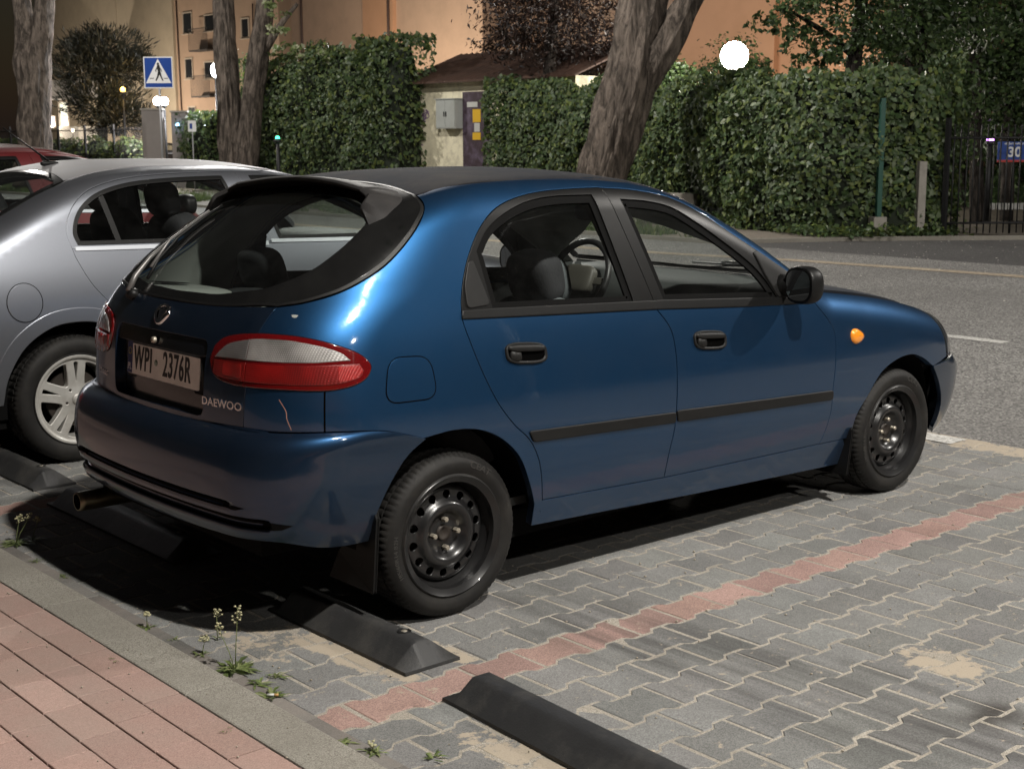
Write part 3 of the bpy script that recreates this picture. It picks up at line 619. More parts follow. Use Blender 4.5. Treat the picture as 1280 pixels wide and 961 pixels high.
    for nm, par, sg in (('tail_light', car, 1), ('gate_light', tg, -1)):
        q = clip(T2, (sx, 0), (sg, 0)); o = panel(nm, F1, DW, q, M['redrim'], par, h=.014, off=.006, gap=.0015, flange=.02, lip=.003, d3=False); tls[nm] = [o]
        panel('clear_lens', F1, DW, clip(C2, (sx, 0), (sg, 0)), M['clearlens'] if sg > 0 else M['dimlens'], o, h=.014, off=.0085, gap=.0025, flange=.004, d3=False)
        panel('red_lens', F1, DW, clip(L2, (sx, 0), (sg, 0)), M['redlens'], o, h=.014, off=.0085, gap=.0025, flange=.004, d3=False)
        if sg > 0: fx = a_((-.415, -.755, .887), (-.345, -.766, .887), (-.335, -.770, .868), (-.36, -.766, .848), (-.415, -.755, .840))
        else: fx = a_((-.627, -.43, .885), (-.612, -.515, .888), (-.612, -.515, .846), (-.630, -.43, .850))
        panel('reflector', F1, DW, rnd(fx, .008), M['redflex'], o, h=.02, off=.0098, gap=0, flange=.003)
        o2 = copymirror(o)
        for ch in list(o.children): copymirror(ch, o2)
        panel('light_gasket', F1, DW, q, M['dark'], par, h=.014, off=.0012, gap=-.0035, flange=0, mirror=True, d3=False)
    # doors
    for rear in (True, False):
        topc = rtop if rear else ftop
        if rear:
            low = join(cr(rrear), a_((.385, -.808, .338), (1.010, -.802, .315)), cr(shut_low)[::-1], a_((.981, -.779, .957), (.5, -.77, .977), (.067, -.767, .999)))
            upo = join(cr(rtop), shut_top, a_((.981, -.779, .957), (.5, -.77, .977), (.067, -.767, .999)))
            gl = join(cr(a_((.188, -.699, 1.209), (.248, -.677, 1.272), (.331, -.659, 1.319), (.454, -.640, 1.359), (.596, -.626, 1.376), (.79, -.628, 1.376))), a_((.79, -.628, 1.376), (.868, -.771, .989), (.203, -.765, 1.016), (.188, -.699, 1.209)))
            belt = a_((.067, -.767, .998), (.981, -.779, .957), (.868+.11, -.771, .985), (.203, -.765, 1.018), (.075, -.765, 1.02))
            mould = a_((.304, -.834, .596), (1.030, -.832, .566), (1.028, -.832, .533), (.322, -.834, .562))
            hx, hz = .314, .863
        else:
            low = join(cr(shut_low), a_((1.010, -.802, .315), (1.975, -.794, .302)), cr(fdf)[::-1], a_((1.925, -.781, .908), (1.5, -.782, .926), (.981, -.779, .957)))
            upo = join(cr(ftop), a_((1.925, -.781, .908), (1.5, -.782, .926), (.981, -.779, .957)), shut_top[::-1])
            gl = join(cr(a_((.926, -.637, 1.356), (1.059, -.640, 1.345), (1.183, -.649, 1.320), (1.287, -.672, 1.267), (1.419, -.702, 1.186), (1.547, -.730, 1.100), (1.62, -.751, 1.034), (1.689, -.777, .943))), a_((1.689, -.777, .943), (1.028, -.772, .982), (.926, -.637, 1.356)))
            belt = a_((.981, -.779, .957), (1.5, -.782, .926), (1.925, -.781, .908), (1.90, -.775, .925), (1.69, -.777, .943), (1.028, -.772, .983), (.975, -.77, .985))
            mould = a_((1.044, -.832, .571), (2.006, -.827, .530), (2.004, -.826, .497), (1.046, -.832, .534))
            hx, hz = 1.247, .818
        doors = panel('door', F1, DW, low, M['blue'], car, h=.02, mirror=True, gap=.0034, flange=.03)
        fr = panel('window_frame', F1, DW, upo, M['frame'], doors[0], holes=[gl], h=.014, off=.001, gap=.0022, flange=.022, mirror=doors[1])
        gs = panel('window', F1, DW, gl, M['glass'], doors[0], h=.03, off=-.014, gap=-.004, flange=0, mirror=doors[1])
        g2 = DW.to2(gl); g2 = g2 if area2(g2) > 0 else g2[::-1]; g2 = densify(g2, .02)
        panel('window_seal', F1, DW, inset(g2, -.001), M['dark'], doors[0], holes=[inset(g2, .024)], h=.01, off=-.006, gap=0, flange=.008, mirror=doors[1], d3=False)
        panel('belt_trim', F1, DW, belt, M['trim'], doors[0], h=.014, off=.007, gap=.001, flange=.01, lip=.004, mirror=doors[1])
        panel('side_moulding', F1, DW, rnd(mould, .008), M['trim_matte'], doors[0], h=.014, off=.010, gap=.0005, flange=.012, lip=.004, mirror=doors[1])
        # frame ridge that catches light
        if rear:
            tri = rnd(a_((.098, -.75, 1.03), (.106, -.735, 1.10), (.140, -.71, 1.172), (.158, -.705, 1.178), (.190, -.762, 1.035)), .015)
            panel('quarter_cover', F1, DW, tri, M['trim_matte'], doors[0], h=.012, off=.006, gap=.0, flange=.006, lip=.003, mirror=doors[1])
        else:
            sail = a_((1.692, -.76, .952), (1.640, -.735, 1.035), (1.600, -.72, 1.125), (1.625, -.72, 1.128), (1.80, -.745, 1.028), (1.865, -.765, .955), (1.90, -.778, .918))
            panel('mirror_sail', F1, DW, sail, M['trim_matte'], doors[0], h=.014, off=.008, gap=.0, flange=.01, lip=.004, mirror=doors[1])
        if not rear:
            pass
        # handle: flush black disc painted as the shaded cup, grip bar over its upper half
        def hp(x, z, off):
            P = cast(F1, a_((x, -1.8, z)), a_((0, 1, 0)), 2.0, 40)[0]; nn = grad(F1, P[None])[0]; return tuple(P+nn*off)
        sl = -.085; n = 36; V = []; Fc = []
        def ring(a, b, off, dz=0, dx=0):
            r = []
            for k in range(n):
                an = 2*math.pi*k/n; c_, s_ = math.cos(an), math.sin(an); X = dx+a*math.copysign(abs(c_)**.62, c_); Z = dz+b*math.copysign(abs(s_)**.62, s_); r.append(hp(hx+X, hz+Z+sl*X, off))
            return r
        hb_ = MB(); V = ring(.092, .037, .0)+ring(.091, .036, .007)+ring(.086, .031, .009)+ring(.080, .026, .004)
        hb_.add(V, [(j*n+i, j*n+(i+1) % n, (j+1)*n+(i+1) % n, (j+1)*n+i) for j in range(3) for i in range(n)]); h1 = hb_.build('door_handle', M['trim_matte'], doors[0])
        cup = MB(); V = ring(.081, .027, .0045)+ring(.070, .020, .0035); cup.add(V+[hp(hx, hz, .003)], [(i, (i+1) % n, n+(i+1) % n, n+i) for i in range(n)]+[(n+i, n+(i+1) % n, 2*n) for i in range(n)]); cup.build('handle_cup_shade', M['seam'], doors[0])
        gp_ = MB(); V = ring(.084, .013, .004, .017)+ring(.082, .012, .012, .016)+ring(.070, .007, .016, .015); gp_.add(V, [(j*n+i, j*n+(i+1) % n, (j+1)*n+(i+1) % n, (j+1)*n+i) for j in range(2) for i in range(n)]+[tuple(2*n+i for i in range(n))]); gp_.build('handle_grip', M['trim_matte'], doors[0])
        blk = MB(); V = ring(.024, .020, .003, -.008, -.050)+ring(.022, .018, .010, -.008, -.050); blk.add(V, [(i, (i+1) % n, n+(i+1) % n, n+i) for i in range(n)]+[tuple(n+i for i in range(n))]); ob = blk.build('handle_block', M['trim_matte'], doors[0])
        for q in [o for o in doors[0].children if o.name.split('.')[0] in ('door_handle', 'handle_cup_shade', 'handle_grip', 'handle_block')]: copymirror(q, doors[1])
    # inner faces: cards below the belt, headlining over pillars
    cards = join(a_((.10, -.767, .97), (.981, -.779, .945), (1.90, -.781, .895), (1.95, -.79, .32), (.42, -.80, .35), (.36, -.82, .5), (.20, -.83, .68)))
    panel('door_card', F1, DW, cards, M['innerdark'], car, h=.06, off=-.055, gap=0, flange=0, mirror=True)
    up = join(cr(roofseam), cr(apil), a_((2.03, -.700, .93), (1.925, -.781, .908)), cr(ftop)[::-1], cr(rtop)[::-1], a_((.067, -.767, .999), (.0, -.77, .93), (-.30, -.72, .95), (-.495, -.555, 1.05)), cr(hseam)[::-1])
    panel('pillar_lining', F1, DW, up, M['inner'], car, h=.04, off=-.028, gap=-.012, flange=0, mirror=True)
    panel('headlining', F1, DT, join(cr(roofseam)[::-1], rear_roof, cr(mir(roofseam)), front_roof), M['liner'], car, h=.06, off=-.035, gap=-.02, flange=0)
    pil = a_((.856, -.605, 1.399), (.981, -.779, .957), (1.02, -.772, .96), (.92, -.62, 1.37)); pil2 = a_((.80, -.61, 1.39), (.93, -.771, .97), (1.03, -.772, .965), (.93, -.62, 1.38))
    panel('centre_pillar', F1, DW, pil2, M['innerdark'], car, h=.03, off=-.045, gap=0, flange=.03, mirror=True)
    # shell behind the outer skin (closes the gaps), floor, wheel housings
    ub = MB(); ub.box((1.25, 0, .24), (2.6, 1.40, .10)); ub.box((-.35, 0, .36), (.5, 1.15, .16)); ub.box((2.95, 0, .36), (.45, 1.1, .25)); ub.box((1.25, 0, .33), (1.7, 1.53, .09)); ub.build('underbody', M['dark'], car, smooth=False)
    for x0 in (0.0, 2.545):
        hs = MB()
        for s_ in (-1, 1):
            V = []; Fc = []; n = 20
            for k in range(n+1):
                an = .05+(math.pi-.1)*k/n; X = x0+.372*math.cos(an)+.012; Z = .275+.372*math.sin(an)
                oy = .80-(.10*max(0, math.cos(an)) if x0 else .05*max(0, -math.cos(an))); V += [(X, s_*oy, Z), (X, s_*.50, Z)]
            Fc = [(2*k, 2*k+1, 2*k+3, 2*k+2) for k in range(n)]; V.append((x0+.02, s_*.50, .275)); Fc += [(2*k+1, 2*(n+1), 2*k+3) for k in range(n)]
            hs.add(V, Fc); hs.build('wheel_housing', M['dark'], car); hs = MB()
    # black backing under the side panel seams
    bk = join(cr(rrear)[::-1], cr(rtop), shut_top, cr(shut_low))
    strips = MB()
    for cc in (rrear, shut_low, shut_top, rtop, ftop, fdf, hshut, a_((.385, -.808, .338), (1.010, -.802, .315), (1.975, -.794, .302)), bumptop, hseam, roofseam):
        c3 = cr(cc, 4); P = cast(F1, c3+grad(F1, c3)*.1, -grad(F1, c3), .4, 20); nn = grad(F1, P)
        for s_ in (-1, 1):
            V = []; Fc = []
            for i in range(len(P)):
                t = P[min(i+1, len(P)-1)]-P[max(i-1, 0)]; t /= np.linalg.norm(t); q = np.cross(nn[i], t)*.012; p0 = P[i]-nn[i]*.012
                V += [(p0+q)*np.array([1, -s_, 1]), (p0-q)*np.array([1, -s_, 1])]
            Fc = [(2*i, 2*i+1, 2*i+3, 2*i+2) for i in range(len(P)-1)]; strips.add(V, Fc)
    strips.build('door_seals', M['seam'], car)
    # bumpers
    bu = np.vstack([a_((-.345, -.79, .325)), archr_low[::-1][1:]])
    bt = cr(a_((-.133, -.817, .634), (-.20, -.81, .655), (-.30, -.80, .680), (-.46, -.75, .689), (-.60, -.64, .6885)))
    DB = DWrap(-.05, 2.75, .30, .5)
    half = join(cr(archr_low)[::-1], bt); h2 = DB.to2(half)
    class DB2:
        """wrap across the whole rear, both corners"""
        L0 = .30
        def to2(s, P):
            P = np.asarray(P, float); x, y, z = P.T; out = []
            for X, Y in zip(x, y):
                W = abs(Y)
                if X > -.25: s_ = .30+.45*math.pi/2+(X+.25)
                elif W > .30: s_ = .30+.45*math.atan2(W-.30, -.25-X)
                else: s_ = W
                out.append(math.copysign(s_, -Y))
            return np.stack([np.array(out), z], -1)
        def ray(s, q):
            u = np.abs(q[:, 0]); sg = -np.sign(q[:, 0]); th = np.clip((u-.30)/.45, 0, math.pi/2); ex = np.clip(u-.30-.45*math.pi/2, 0, 9)
            d = np.stack([-np.cos(th), sg*np.sin(th), 0*th], -1); o = np.stack([-.25+ex, sg*np.clip(u, 0, .30), q[:, 1]], -1)
            return o+d*1.4, -d
    D2 = DB2(); ht = [(-.61, -.62, .6905), (-.66, -.50, .6915), (-.68, -.30, .692), (-.70, 0, .692)]; btm = [(-.345, -.79, .325), (-.441, -.795, .322), (-.516, -.766, .328), (-.60, -.685, .350), (-.66, -.50, .350), (-.68, -.25, .346), (-.69, 0, .345)]
    right = join(cr(a_(*btm))[::-1], cr(archr_low)[::-1], bt, cr(a_((-.60, -.64, .6885), *ht))); full = np.vstack([D2.to2(right)])
    left = full*np.array([-1, 1]); L2 = np.vstack([full, left[::-1][1:-1]])
    rb = panel('rear_bumper', FB, D2, L2, M['blue_shaded'], car, h=.0135, gap=.001, flange=.02, d3=False)
    for zc, hw, sw in ((.455, .0115, .585), (.405, .017, .715)):
        q = np.array([(-sw, zc+hw*.2), (-sw+.09, zc+hw), (0, zc+hw), (sw-.09, zc+hw), (sw, zc+hw*.2), (sw-.03, zc-hw*.7), (sw-.10, zc-hw), (0, zc-hw), (-sw+.10, zc-hw), (-sw+.03, zc-hw*.7)])
        panel('bumper_slot', FB, D2, q, M['dark'], rb, h=.011, off=.0012, gap=0, flange=0, d3=False)  # black laid into the grooves to stand for the shade there
    # ledge on top of the bumper back to the tailgate
    V = []; Fc = []; ys = np.linspace(-.60, .60, 31)
    for y in ys:
        P = cast(FB, a_((-2, y, .684)), a_((1, 0, 0)), 2.4, 60)[0]; V += [(P[0]+.004, y, .688), (-.60+.14*y*y, y, .672), (-.50, y, .668)]
    Fc = [(3*i+j, 3*i+j+1, 3*i+j+4, 3*i+j+3) for i in range(30) for j in range(2)]
    mkobj('bumper_ledge', V, Fc, M['blue_shaded'], rb)
    class DF2:
        def ray(s, q):
            u = np.abs(q[:, 0]); sg = -np.sign(q[:, 0]); th = np.clip((u-.30)/.45, 0, math.pi/2); ex = np.clip(u-.30-.45*math.pi/2, 0, 9)
            d = np.stack([np.cos(th), sg*np.sin(th), 0*th], -1); o = np.stack([2.86-ex, sg*np.clip(u, 0, .30), q[:, 1]], -1)
            return o+d*1.4, -d
        def to2(s, P):
            P = np.asarray(P, float); out = []
            for X, Y, Z in P:
                W = abs(Y)
                if X < 2.86: s_ = .30+.45*math.pi/2+(2.86-X)
                elif W > .30: s_ = .30+.45*math.atan2(W-.30, X-2.86)
                else: s_ = W
                out.append((math.copysign(s_, -Y), Z))
            return np.array(out)
    D3 = DF2(); r3 = join(cr(archf_low), cr(a_((2.945, -.732, .230), (3.02, -.66, .185), (3.15, -.45, .17), (3.22, -.2, .17), (3.24, 0, .17)))); t3 = cr(a_((3.33, 0, .565), (3.28, -.25, .565), (3.16, -.5, .562), (3.0, -.7, .557), (2.809, -.796, .545)))
    full = D3.to2(np.vstack([t3, r3[1:]])); L3 = np.vstack([full, (full*np.array([-1, 1]))[::-1][1:-1]])
    panel('front_bumper', FF, D3, L3, M['blue_shaded'], car, h=.03, gap=.001, flange=.02, d3=False)
    # scratch down the corner piece
    sc_ = cr(a_((-.560, -.645, .79), (-.550, -.665, .755), (-.548, -.668, .73), (-.540, -.68, .695)))
    panel('scratch', F1, DW, np.vstack([sc_, (sc_+[0.0022, -.0018, 0])[::-1]]), M['scratch'], [q_ for q_ in car.children if q_.name.startswith('side_panel')][0], h=.02, off=.0008, gap=0, flange=0)
    # side indicator
    ind = MB(); V = []; n = 24
    for sc_, off in ((1, 0), (.97, .007), (.6, .013), (.05, .015)):
        for k in range(n):
            an = 2*math.pi*k/n; c_, s_ = math.cos(an), math.sin(an); X = .046*c_*sc_; Z = .031*s_*sc_*(1-.35*c_)
            P = cast(F1, a_((2.194+X, -1.8, .743+Z-.08*X)), a_((0, 1, 0)), 2.0, 40)[0]; nn = grad(F1, P[None])[0]; V.append(P+nn*off)
    ind.add(V, [(j*n+i, j*n+(i+1) % n, (j+1)*n+(i+1) % n, (j+1)*n+i) for j in range(3) for i in range(n)]); o = ind.build('indicator', M['amber'], car); copymirror(o)
    # mirrors
    for s_ in (1, -1):
        mm = MB(); rot = Matrix.Rotation(R(-8)*s_, 3, 'Z')
        n = 18; c = Vector((1.715, -.875*s_, 1.000))
        mm.superq(c+rot @ Vector((.010, 0, 0)), (.062, .082, .076), .74, rot, 16)
        v = [p for p in mm.v]; mm.v = [tuple(Vector(p)) if (rot.transposed() @ (Vector(p)-c)).x > -.020 else tuple(c+rot @ Vector((-.020, *((rot.transposed() @ (Vector(p)-c)).yz)))) for p in v]
        md = mm.build('side_mirror', M['trim'], car); md.data.set_sharp_from_angle(angle=R(50))
        ft = MB(); ft.tube([Vector((1.735, -.757*s_, .985)), Vector((1.735, -.78*s_, .985)), Vector((1.735, -.82*s_, .988)), Vector((1.735, -.85*s_, .99))], [.052, .040, .034, .034], 14); ft.build('mirror_foot', M['trim'], md)
        mg = MB(); V = []; n = 28
        for k in range(n):
            an = 2*math.pi*k/n; c_, sn = math.cos(an), math.sin(an); V.append(c+rot @ Vector((-.0225, .066*math.copysign(abs(c_)**.7, c_), .061*math.copysign(abs(sn)**.7, sn))))
        mg.add(V, [tuple(range(n)) if s_ < 0 else tuple(range(n))]); mg.build('mirror_glass', M['mirror'], md, smooth=False)
    # rear wiper lying on the left of the glass
    wp = MB(); base = a_((-.566, .36, 1.045)); 
    def ong(y, z, off):
        P = cast(F1, a_((-1.8, y, z)), a_((1, 0, -.0)), 2.6, 80)[0]; nn = grad(F1, P[None])[0]; return Vector(P+nn*off)
    wp.lathe([(0, .03), (.018, .028), (.022, .01), (.022, -.01)], (-1, 0, .5), tuple(ong(.285, 1.037, .0)), 16)
    wp.tube([ong(.285, 1.037, .028), ong(.30, 1.08, .034), ong(.32, 1.14, .030), ong(.335, 1.20, .022)], [.012, .011, .008, .006], 8, mi=1)
    wp.tube([ong(.25, 1.09, .010), ong(.29, 1.15, .013), ong(.325, 1.22, .014), ong(.355, 1.29, .012), ong(.37, 1.325, .010)], .006, 6)
    wp.tube([ong(.27, 1.12, .020), ong(.325, 1.20, .026), ong(.36, 1.30, .020)], .006, 6, mi=1)
    wp.build('rear_wiper', None, tg, mats=[M['trim'], mat('worn grey wiper arm', (.16, .155, .15), .4, metal=.4)])
    # exhaust
    ex = MB(); ex.lathe([(.030, -.02), (.034, -.02), (.037, 0), (.037, .20), (.030, .22)], (1, 0, 0), (-.705, .53, .262), 28); ex.lathe([(.030, -.02), (.030, .15), (0, .15)], (1, 0, 0), (-.705, .53, .262), 28, 1)
    ex.tube([(-.50, .53, .262), (-.2, .50, .27), (.3, .3, .25)], .025, 10, mi=1); ex.lathe([(0, 0), (.09, .02), (.09, .28), (0, .30)], (0, 1, 0), (-.40, .25, .29), 20, 1)
    ex.build('exhaust_pipe', None, car, mats=[mat('dull exhaust tip', (.22, .19, .13), .35, metal=.9), M['dark']])
    # mud flaps
    for pts, nm in (([(-.300, -.778, .43), (-.318, -.818, .40), (-.338, -.820, .165), (-.335, -.575, .165), (-.315, -.60, .25)], 0), ([(2.20, -.775, .36), (2.185, -.812, .335), (2.155, -.812, .145), (2.16, -.64, .14), (2.18, -.62, .28)], 1)):
        for s_ in (1, -1):
            V = [(x-.010, y*s_, z) for x, y, z in pts]+[(x+.004, y*s_, z) for x, y, z in pts]; k = len(pts)
            f = [tuple(range(k)), tuple(range(k, 2*k))[::-1]]+[(i, (i+1) % k, k+(i+1) % k, k+i) for i in range(k)]
            o = mkobj('mud_flap', V, f, M['trim'], car, smooth=False)
            bm = bmesh.new(); bm.from_mesh(o.data); bmesh.ops.bevel(bm, geom=bm.edges[:], offset=.003, segments=2, affect='EDGES'); bmesh.ops.recalc_face_normals(bm, faces=bm.faces); bm.to_mesh(o.data); bm.free()
    # wheels
    for (x, y, st, rr_) in ((0, -.80, 0, 35), (2.53, -.80, 0, 63), (0, .80, 0, 10), (2.53, .80, 0, 80)): steel_wheel(car, x, y, R(rr_))
    interior(car)
    return car
def tyre_mesh(name, mat_, parent, x, y, z, Rt, Rr, W, nseg=240):
    """tyre: outer face towards sign(y); local axis along y"""
    s_ = 1 if y > 0 else -1
    hw = W/2; prof = [(Rr-.004, hw-.012), (Rr+.004, hw-.006), (Rr+.012, hw-.004), (Rr+.016, hw-.0085), (Rr+.03, hw-.003), (Rr+.05, hw+.001), (Rt-.026, hw-.003), (Rt-.018, hw-.009), (Rt-.009, hw-.016), (Rt-.004, hw-.024),
            (Rt-.001, hw-.034), (Rt-.001, hw-.043), (Rt-.008, hw-.0435), (Rt-.008, hw-.049), (Rt, hw-.0495), (Rt, .010), (Rt-.008, .0095), (Rt-.008, .004), (Rt, .0035)]
    prof = prof+[(r, -h) for r, h in prof[::-1]]
    def rfn(i, r, h, k):
        if abs(h) < hw-.044 and r > Rt-.002 and k % 4 < 1: return r-.004
        if hw-.044 <= abs(h) <= hw-.014 and r > Rt-.011 and k % 3 < 1: return r-.0035
        return r
    t = MB(); t.lathe(prof, (0, s_, 0), (x, y-s_*hw, z), nseg, rfn=rfn); o = t.build(name, mat_, parent); o.data.set_sharp_from_angle(angle=R(35)); return o
def steel_wheel(car, x, y, ph):
    s_ = 1 if y > 0 else -1; z = .280; w_ = bpy.data.objects.new('wheel', None); COL.objects.link(w_); w_.parent = car; w_.location = (x, y, z); w_.empty_display_size = .1
    tyre_mesh('tyre', M['rubber'], w_, 0, 0, 0, .280, .194, .185)
    Y = lambda d: -s_*d    # depth inwards from outer face
    rim = MB(); rim.lathe([(.1785, .034), (.182, .014), (.196, .007), (.2035, .002), (.2055, .004), (.2045, .009), (.196, .013), (.190, .018), (.184, .024), (.182, .050), (.170, .062), (.165, .09), (.165, .17), (.180, .178)], (0, -s_, 0), (0, 0, 0), 72)
    o = rim.build('rim', M['steel'], w_); o.data.set_sharp_from_angle(angle=R(50))
    # disc with fourteen ventilation holes
    hol = []
    for k in range(14):
        an = ph+2*math.pi*k/14; hol.append(np.array([(.136*math.cos(an)+.0168*math.cos(b), .136*math.sin(an)+.0168*math.sin(b)) for b in np.linspace(0, 2*math.pi, 17)[:-1]]))
    out = np.array([(.167*math.cos(b), .167*math.sin(b)) for b in np.linspace(0, 2*math.pi, 97)[:-1]]); inn = np.array([(.029*math.cos(b), .029*math.sin(b)) for b in np.linspace(0, 2*math.pi, 33)[:-1]])
    zr = nspl([0, .03, .055, .068, .080, .093, .106, .120, .148, .158, .170], [.064, .062, .062, .054, .038, .030, .032, .046, .050, .055, .075])
    def lift(q):
        r = np.hypot(q[:, 0], q[:, 1]); d = zr(r); e = 1e-3; dd = (zr(r+e)-zr(r-e))/(2*e); P = np.stack([q[:, 0], -s_*d, q[:, 1]], -1)
        n_ = np.stack([q[:, 0]/(r+1e-9)*dd, s_*np.ones_like(r), q[:, 1]/(r+1e-9)*dd], -1); return P, n_/np.linalg.norm(n_, axis=1, keepdims=True)
    sheet('wheel_disc', out, hol+[inn], .007, lift, M['steel'], w_, flange=.006, lip=.002)
    hb = MB(); hb.lathe([(0, .060), (.018, .058), (.026, .052), (.027, .075)], (0, -s_, 0), (0, 0, 0), 28); hb.build('hub', M['disc'], w_)
    for k in range(4):
        bo = MB(); an = ph*0+math.pi/2*k+R(2); bo.lathe([(0, .036), (.0075, .037), (.0095, .040), (.0095, .060)], (0, -s_, 0), (.049*math.cos(an), 0, .049*math.sin(an)), 6); bo.build('wheel_bolt', M['bolt'], w_, smooth=False)
    br = MB(); br.lathe([(0, .085), (.125, .085), (.125, .10), (0, .10)], (0, -s_, 0), (0, 0, 0), 40); br.build('brake', M['disc'], w_, smooth=False)
    def arc(x_, y_, z_, rr=.232, a0=R(200)):
        an = a0-x_/rr*1.0; r_ = rr+y_; return (r_*math.cos(an), s_*(.0005+z_), r_*math.sin(an))
    if y < 0:
        textobj('tyre_writing', '185/60R14 82H', .022, M['rub_light'], w_, lambda x_, y_, z_: arc(x_, y_, z_, .240, R(188)), depth=.0012, xs=1.1)
        textobj('tyre_writing', 'CEAT', .030, M['rub_light'], w_, lambda x_, y_, z_: arc(x_, y_, z_, .243, R(62)), depth=.0012, xs=1.3)
    return w_
M['rub_light'] = mat('raised tyre lettering', (.035, .033, .030), .7)
def interior(car):
    fl = MB(); fl.box((1.0, 0, .33), (2.3, 1.46, .03)); fl.build('floor', M['innerdark'], car, smooth=False)
    # front seats
    for s_ in (-1, 1):
        y = .36*s_
        st = MB(); st.superq((1.10, y, .50), (.27, .25, .10), .5, Matrix.Rotation(R(-6), 3, 'Y')); st.superq((.83, y, .69), (.085, .24, .31), .5, Matrix.Rotation(R(-18), 3, 'Y')); st.box((1.0, y, .40), (.40, .40, .14), bev=.02)
        seat = st.build('front_seat', M['cloth'], car)
        sb = MB(); sb.superq((.79, y, .68), (.06, .225, .30), .45, Matrix.Rotation(R(-18), 3, 'Y')); sb.build('seat_back_cover', M['darkcloth'], seat)
        hr = MB(); hr.superq((.755, y, 1.060), (.068, .125, .105), .62, Matrix.Rotation(R(-14), 3, 'Y')); hr.build('headrest', M['darkcloth'], seat)
        hc = MB(); hc.superq((.805, y, 1.050), (.045, .118, .098), .62, Matrix.Rotation(R(-14), 3, 'Y')); hc.build('headrest_cover', M['cloth'], seat)
        po = MB()
        for q in (-.06, .06): po.tube([(.77, y+q, 1.0), (.79, y+q, .93)], .006, 8)
        po.build('headrest_posts', M['chrome'], seat)
    # rear bench
    rb = MB(); rb.superq((.28, 0, .52), (.26, .62, .10), .4); rb.superq((-.03, 0, .76), (.09, .62, .27), .4, Matrix.Rotation(R(-20), 3, 'Y')); bench = rb.build('rear_seat', M['darkcloth'], car)
    for y in (-.34, .34):
        hr = MB(); hr.superq((-.02, y, 1.09), (.055, .125, .085), .6, Matrix.Rotation(R(-16), 3, 'Y')); hr.build('headrest', M['darkcloth'], bench)
    # parcel shelf with speaker side pods
    sh = MB(); sh.box((-.30, 0, .965), (.40, .80, .02), bev=.005); shf = sh.build('parcel_shelf', M['innerdark'], car)
    for s_ in (-1, 1):
        pd = MB(); pd.superq((-.30, .50*s_, 1.0), (.20, .15, .04), .5, Matrix.Rotation(R(6), 3, 'Y')); o = pd.build('speaker_pod', M['inner'], shf)
        sp = MB(); V = []; n = 28
        for k in range(n): an = 2*math.pi*k/n; V.append((-.33+.085*math.cos(an), .50*s_+.055*math.sin(an), 1.047-.105*(.085*math.cos(an)-.03)))
        sp.lathe([(0, .0), (1, 0)], (0, 0, 1), (0, 0, 0), 4) if False else sp.add(V, [tuple(range(n))]); sp.build('speaker_grille', M['dark'], o, smooth=False)
    # dashboard: a swept section
    db = MB(); n = 25; V = []
    for i in range(n):
        y = -.70+1.40*i/(n-1); q = 1-(abs(y)/.9)**2*.25; X = 1.62-.03*math.cos(y*3); b = .03*math.exp(-((y-.36)/.2)**2)
        V += [(2.02, y, .985-.06*y*y), (1.93, y, .990), (X+.24, y, .978+b), (X+.15, y, .950+b), (X+.12, y, .88), (X+.14, y, .74), (X+.22, y, .60), (2.05, y, .55)]
    db.add(V, [(i*8+j, i*8+j+1, (i+1)*8+j+1, (i+1)*8+j) for i in range(n-1) for j in range(7)]); dash = db.build('dashboard', M['dashmat'], car)
    vt = MB()
    for y in (-.62, -.03, .62):
        for k in range(4): vt.box((1.735, y, .835+.018*k), (.012, .13 if y else .22, .007))
    vt.build('air_vents', M['dark'], dash)
    # steering wheel, left-hand drive
    c = Vector((1.66, .36, .940)); ax = Vector((-1, 0, .45)).normalized(); a = Vector((0, 1, 0)); b = ax.cross(a)
    sw = MB(); sw.tube([c+(a*math.cos(t)+b*math.sin(t))*.185 for t in np.linspace(0, 2*math.pi, 41)], .0155, 12, cap=False)
    wheel = sw.build('steering_wheel', M['vinyl'], car)
    hb = MB(); rot = Matrix((ax, a, b)).transposed(); hb.superq(c-ax*.005, (.030, .098, .068), .5, rot); hb.box(c-ax*.012+a*.13, (.014, .10, .035), rot, bev=.004); hb.box(c-ax*.012-a*.13, (.014, .10, .035), rot, bev=.004); hb.build('wheel_boss', M['boss'], wheel)
    col = MB(); col.tube([c-ax*.02, c-ax*.22], [.05, .06], 14); col.build('steering_column', M['innerdark'], car)
    # inside mirror
    im = MB(); im.superq((1.42, 0, 1.265), (.022, .12, .035), .5); im.tube([(1.42, 0, 1.27), (1.44, 0, 1.36)], .01, 8); im.build('inside_mirror', M['innerdark'], car)
    # front wiper on the cowl
    fw = MB(); fw.tube([(2.07, -.1, 1.0), (2.0, -.25, 1.022), (1.93, -.42, 1.035)], .007, 6); fw.tube([(2.02, -.02, 1.02), (1.96, -.3, 1.030), (1.9, -.55, 1.035)], .005, 6); fw.superq((1.99, -.27, 1.03), (.02, .05, .012), .6); fw.build('front_wiper', M['trim'], car)
M['recess'] = mat('dark gloss plate surround', (.006, .007, .010), .25, coat=.5)
M['scratch'] = mat('bare primer scratch', (.38, .22, .18), .6)
M['dashmat'] = mat('dark grey dashboard', (.060, .066, .064), .6, bump=.15, bscale=260, bdist=.002)
M['boss'] = mat('grey steering boss', (.075, .072, .060), .5)
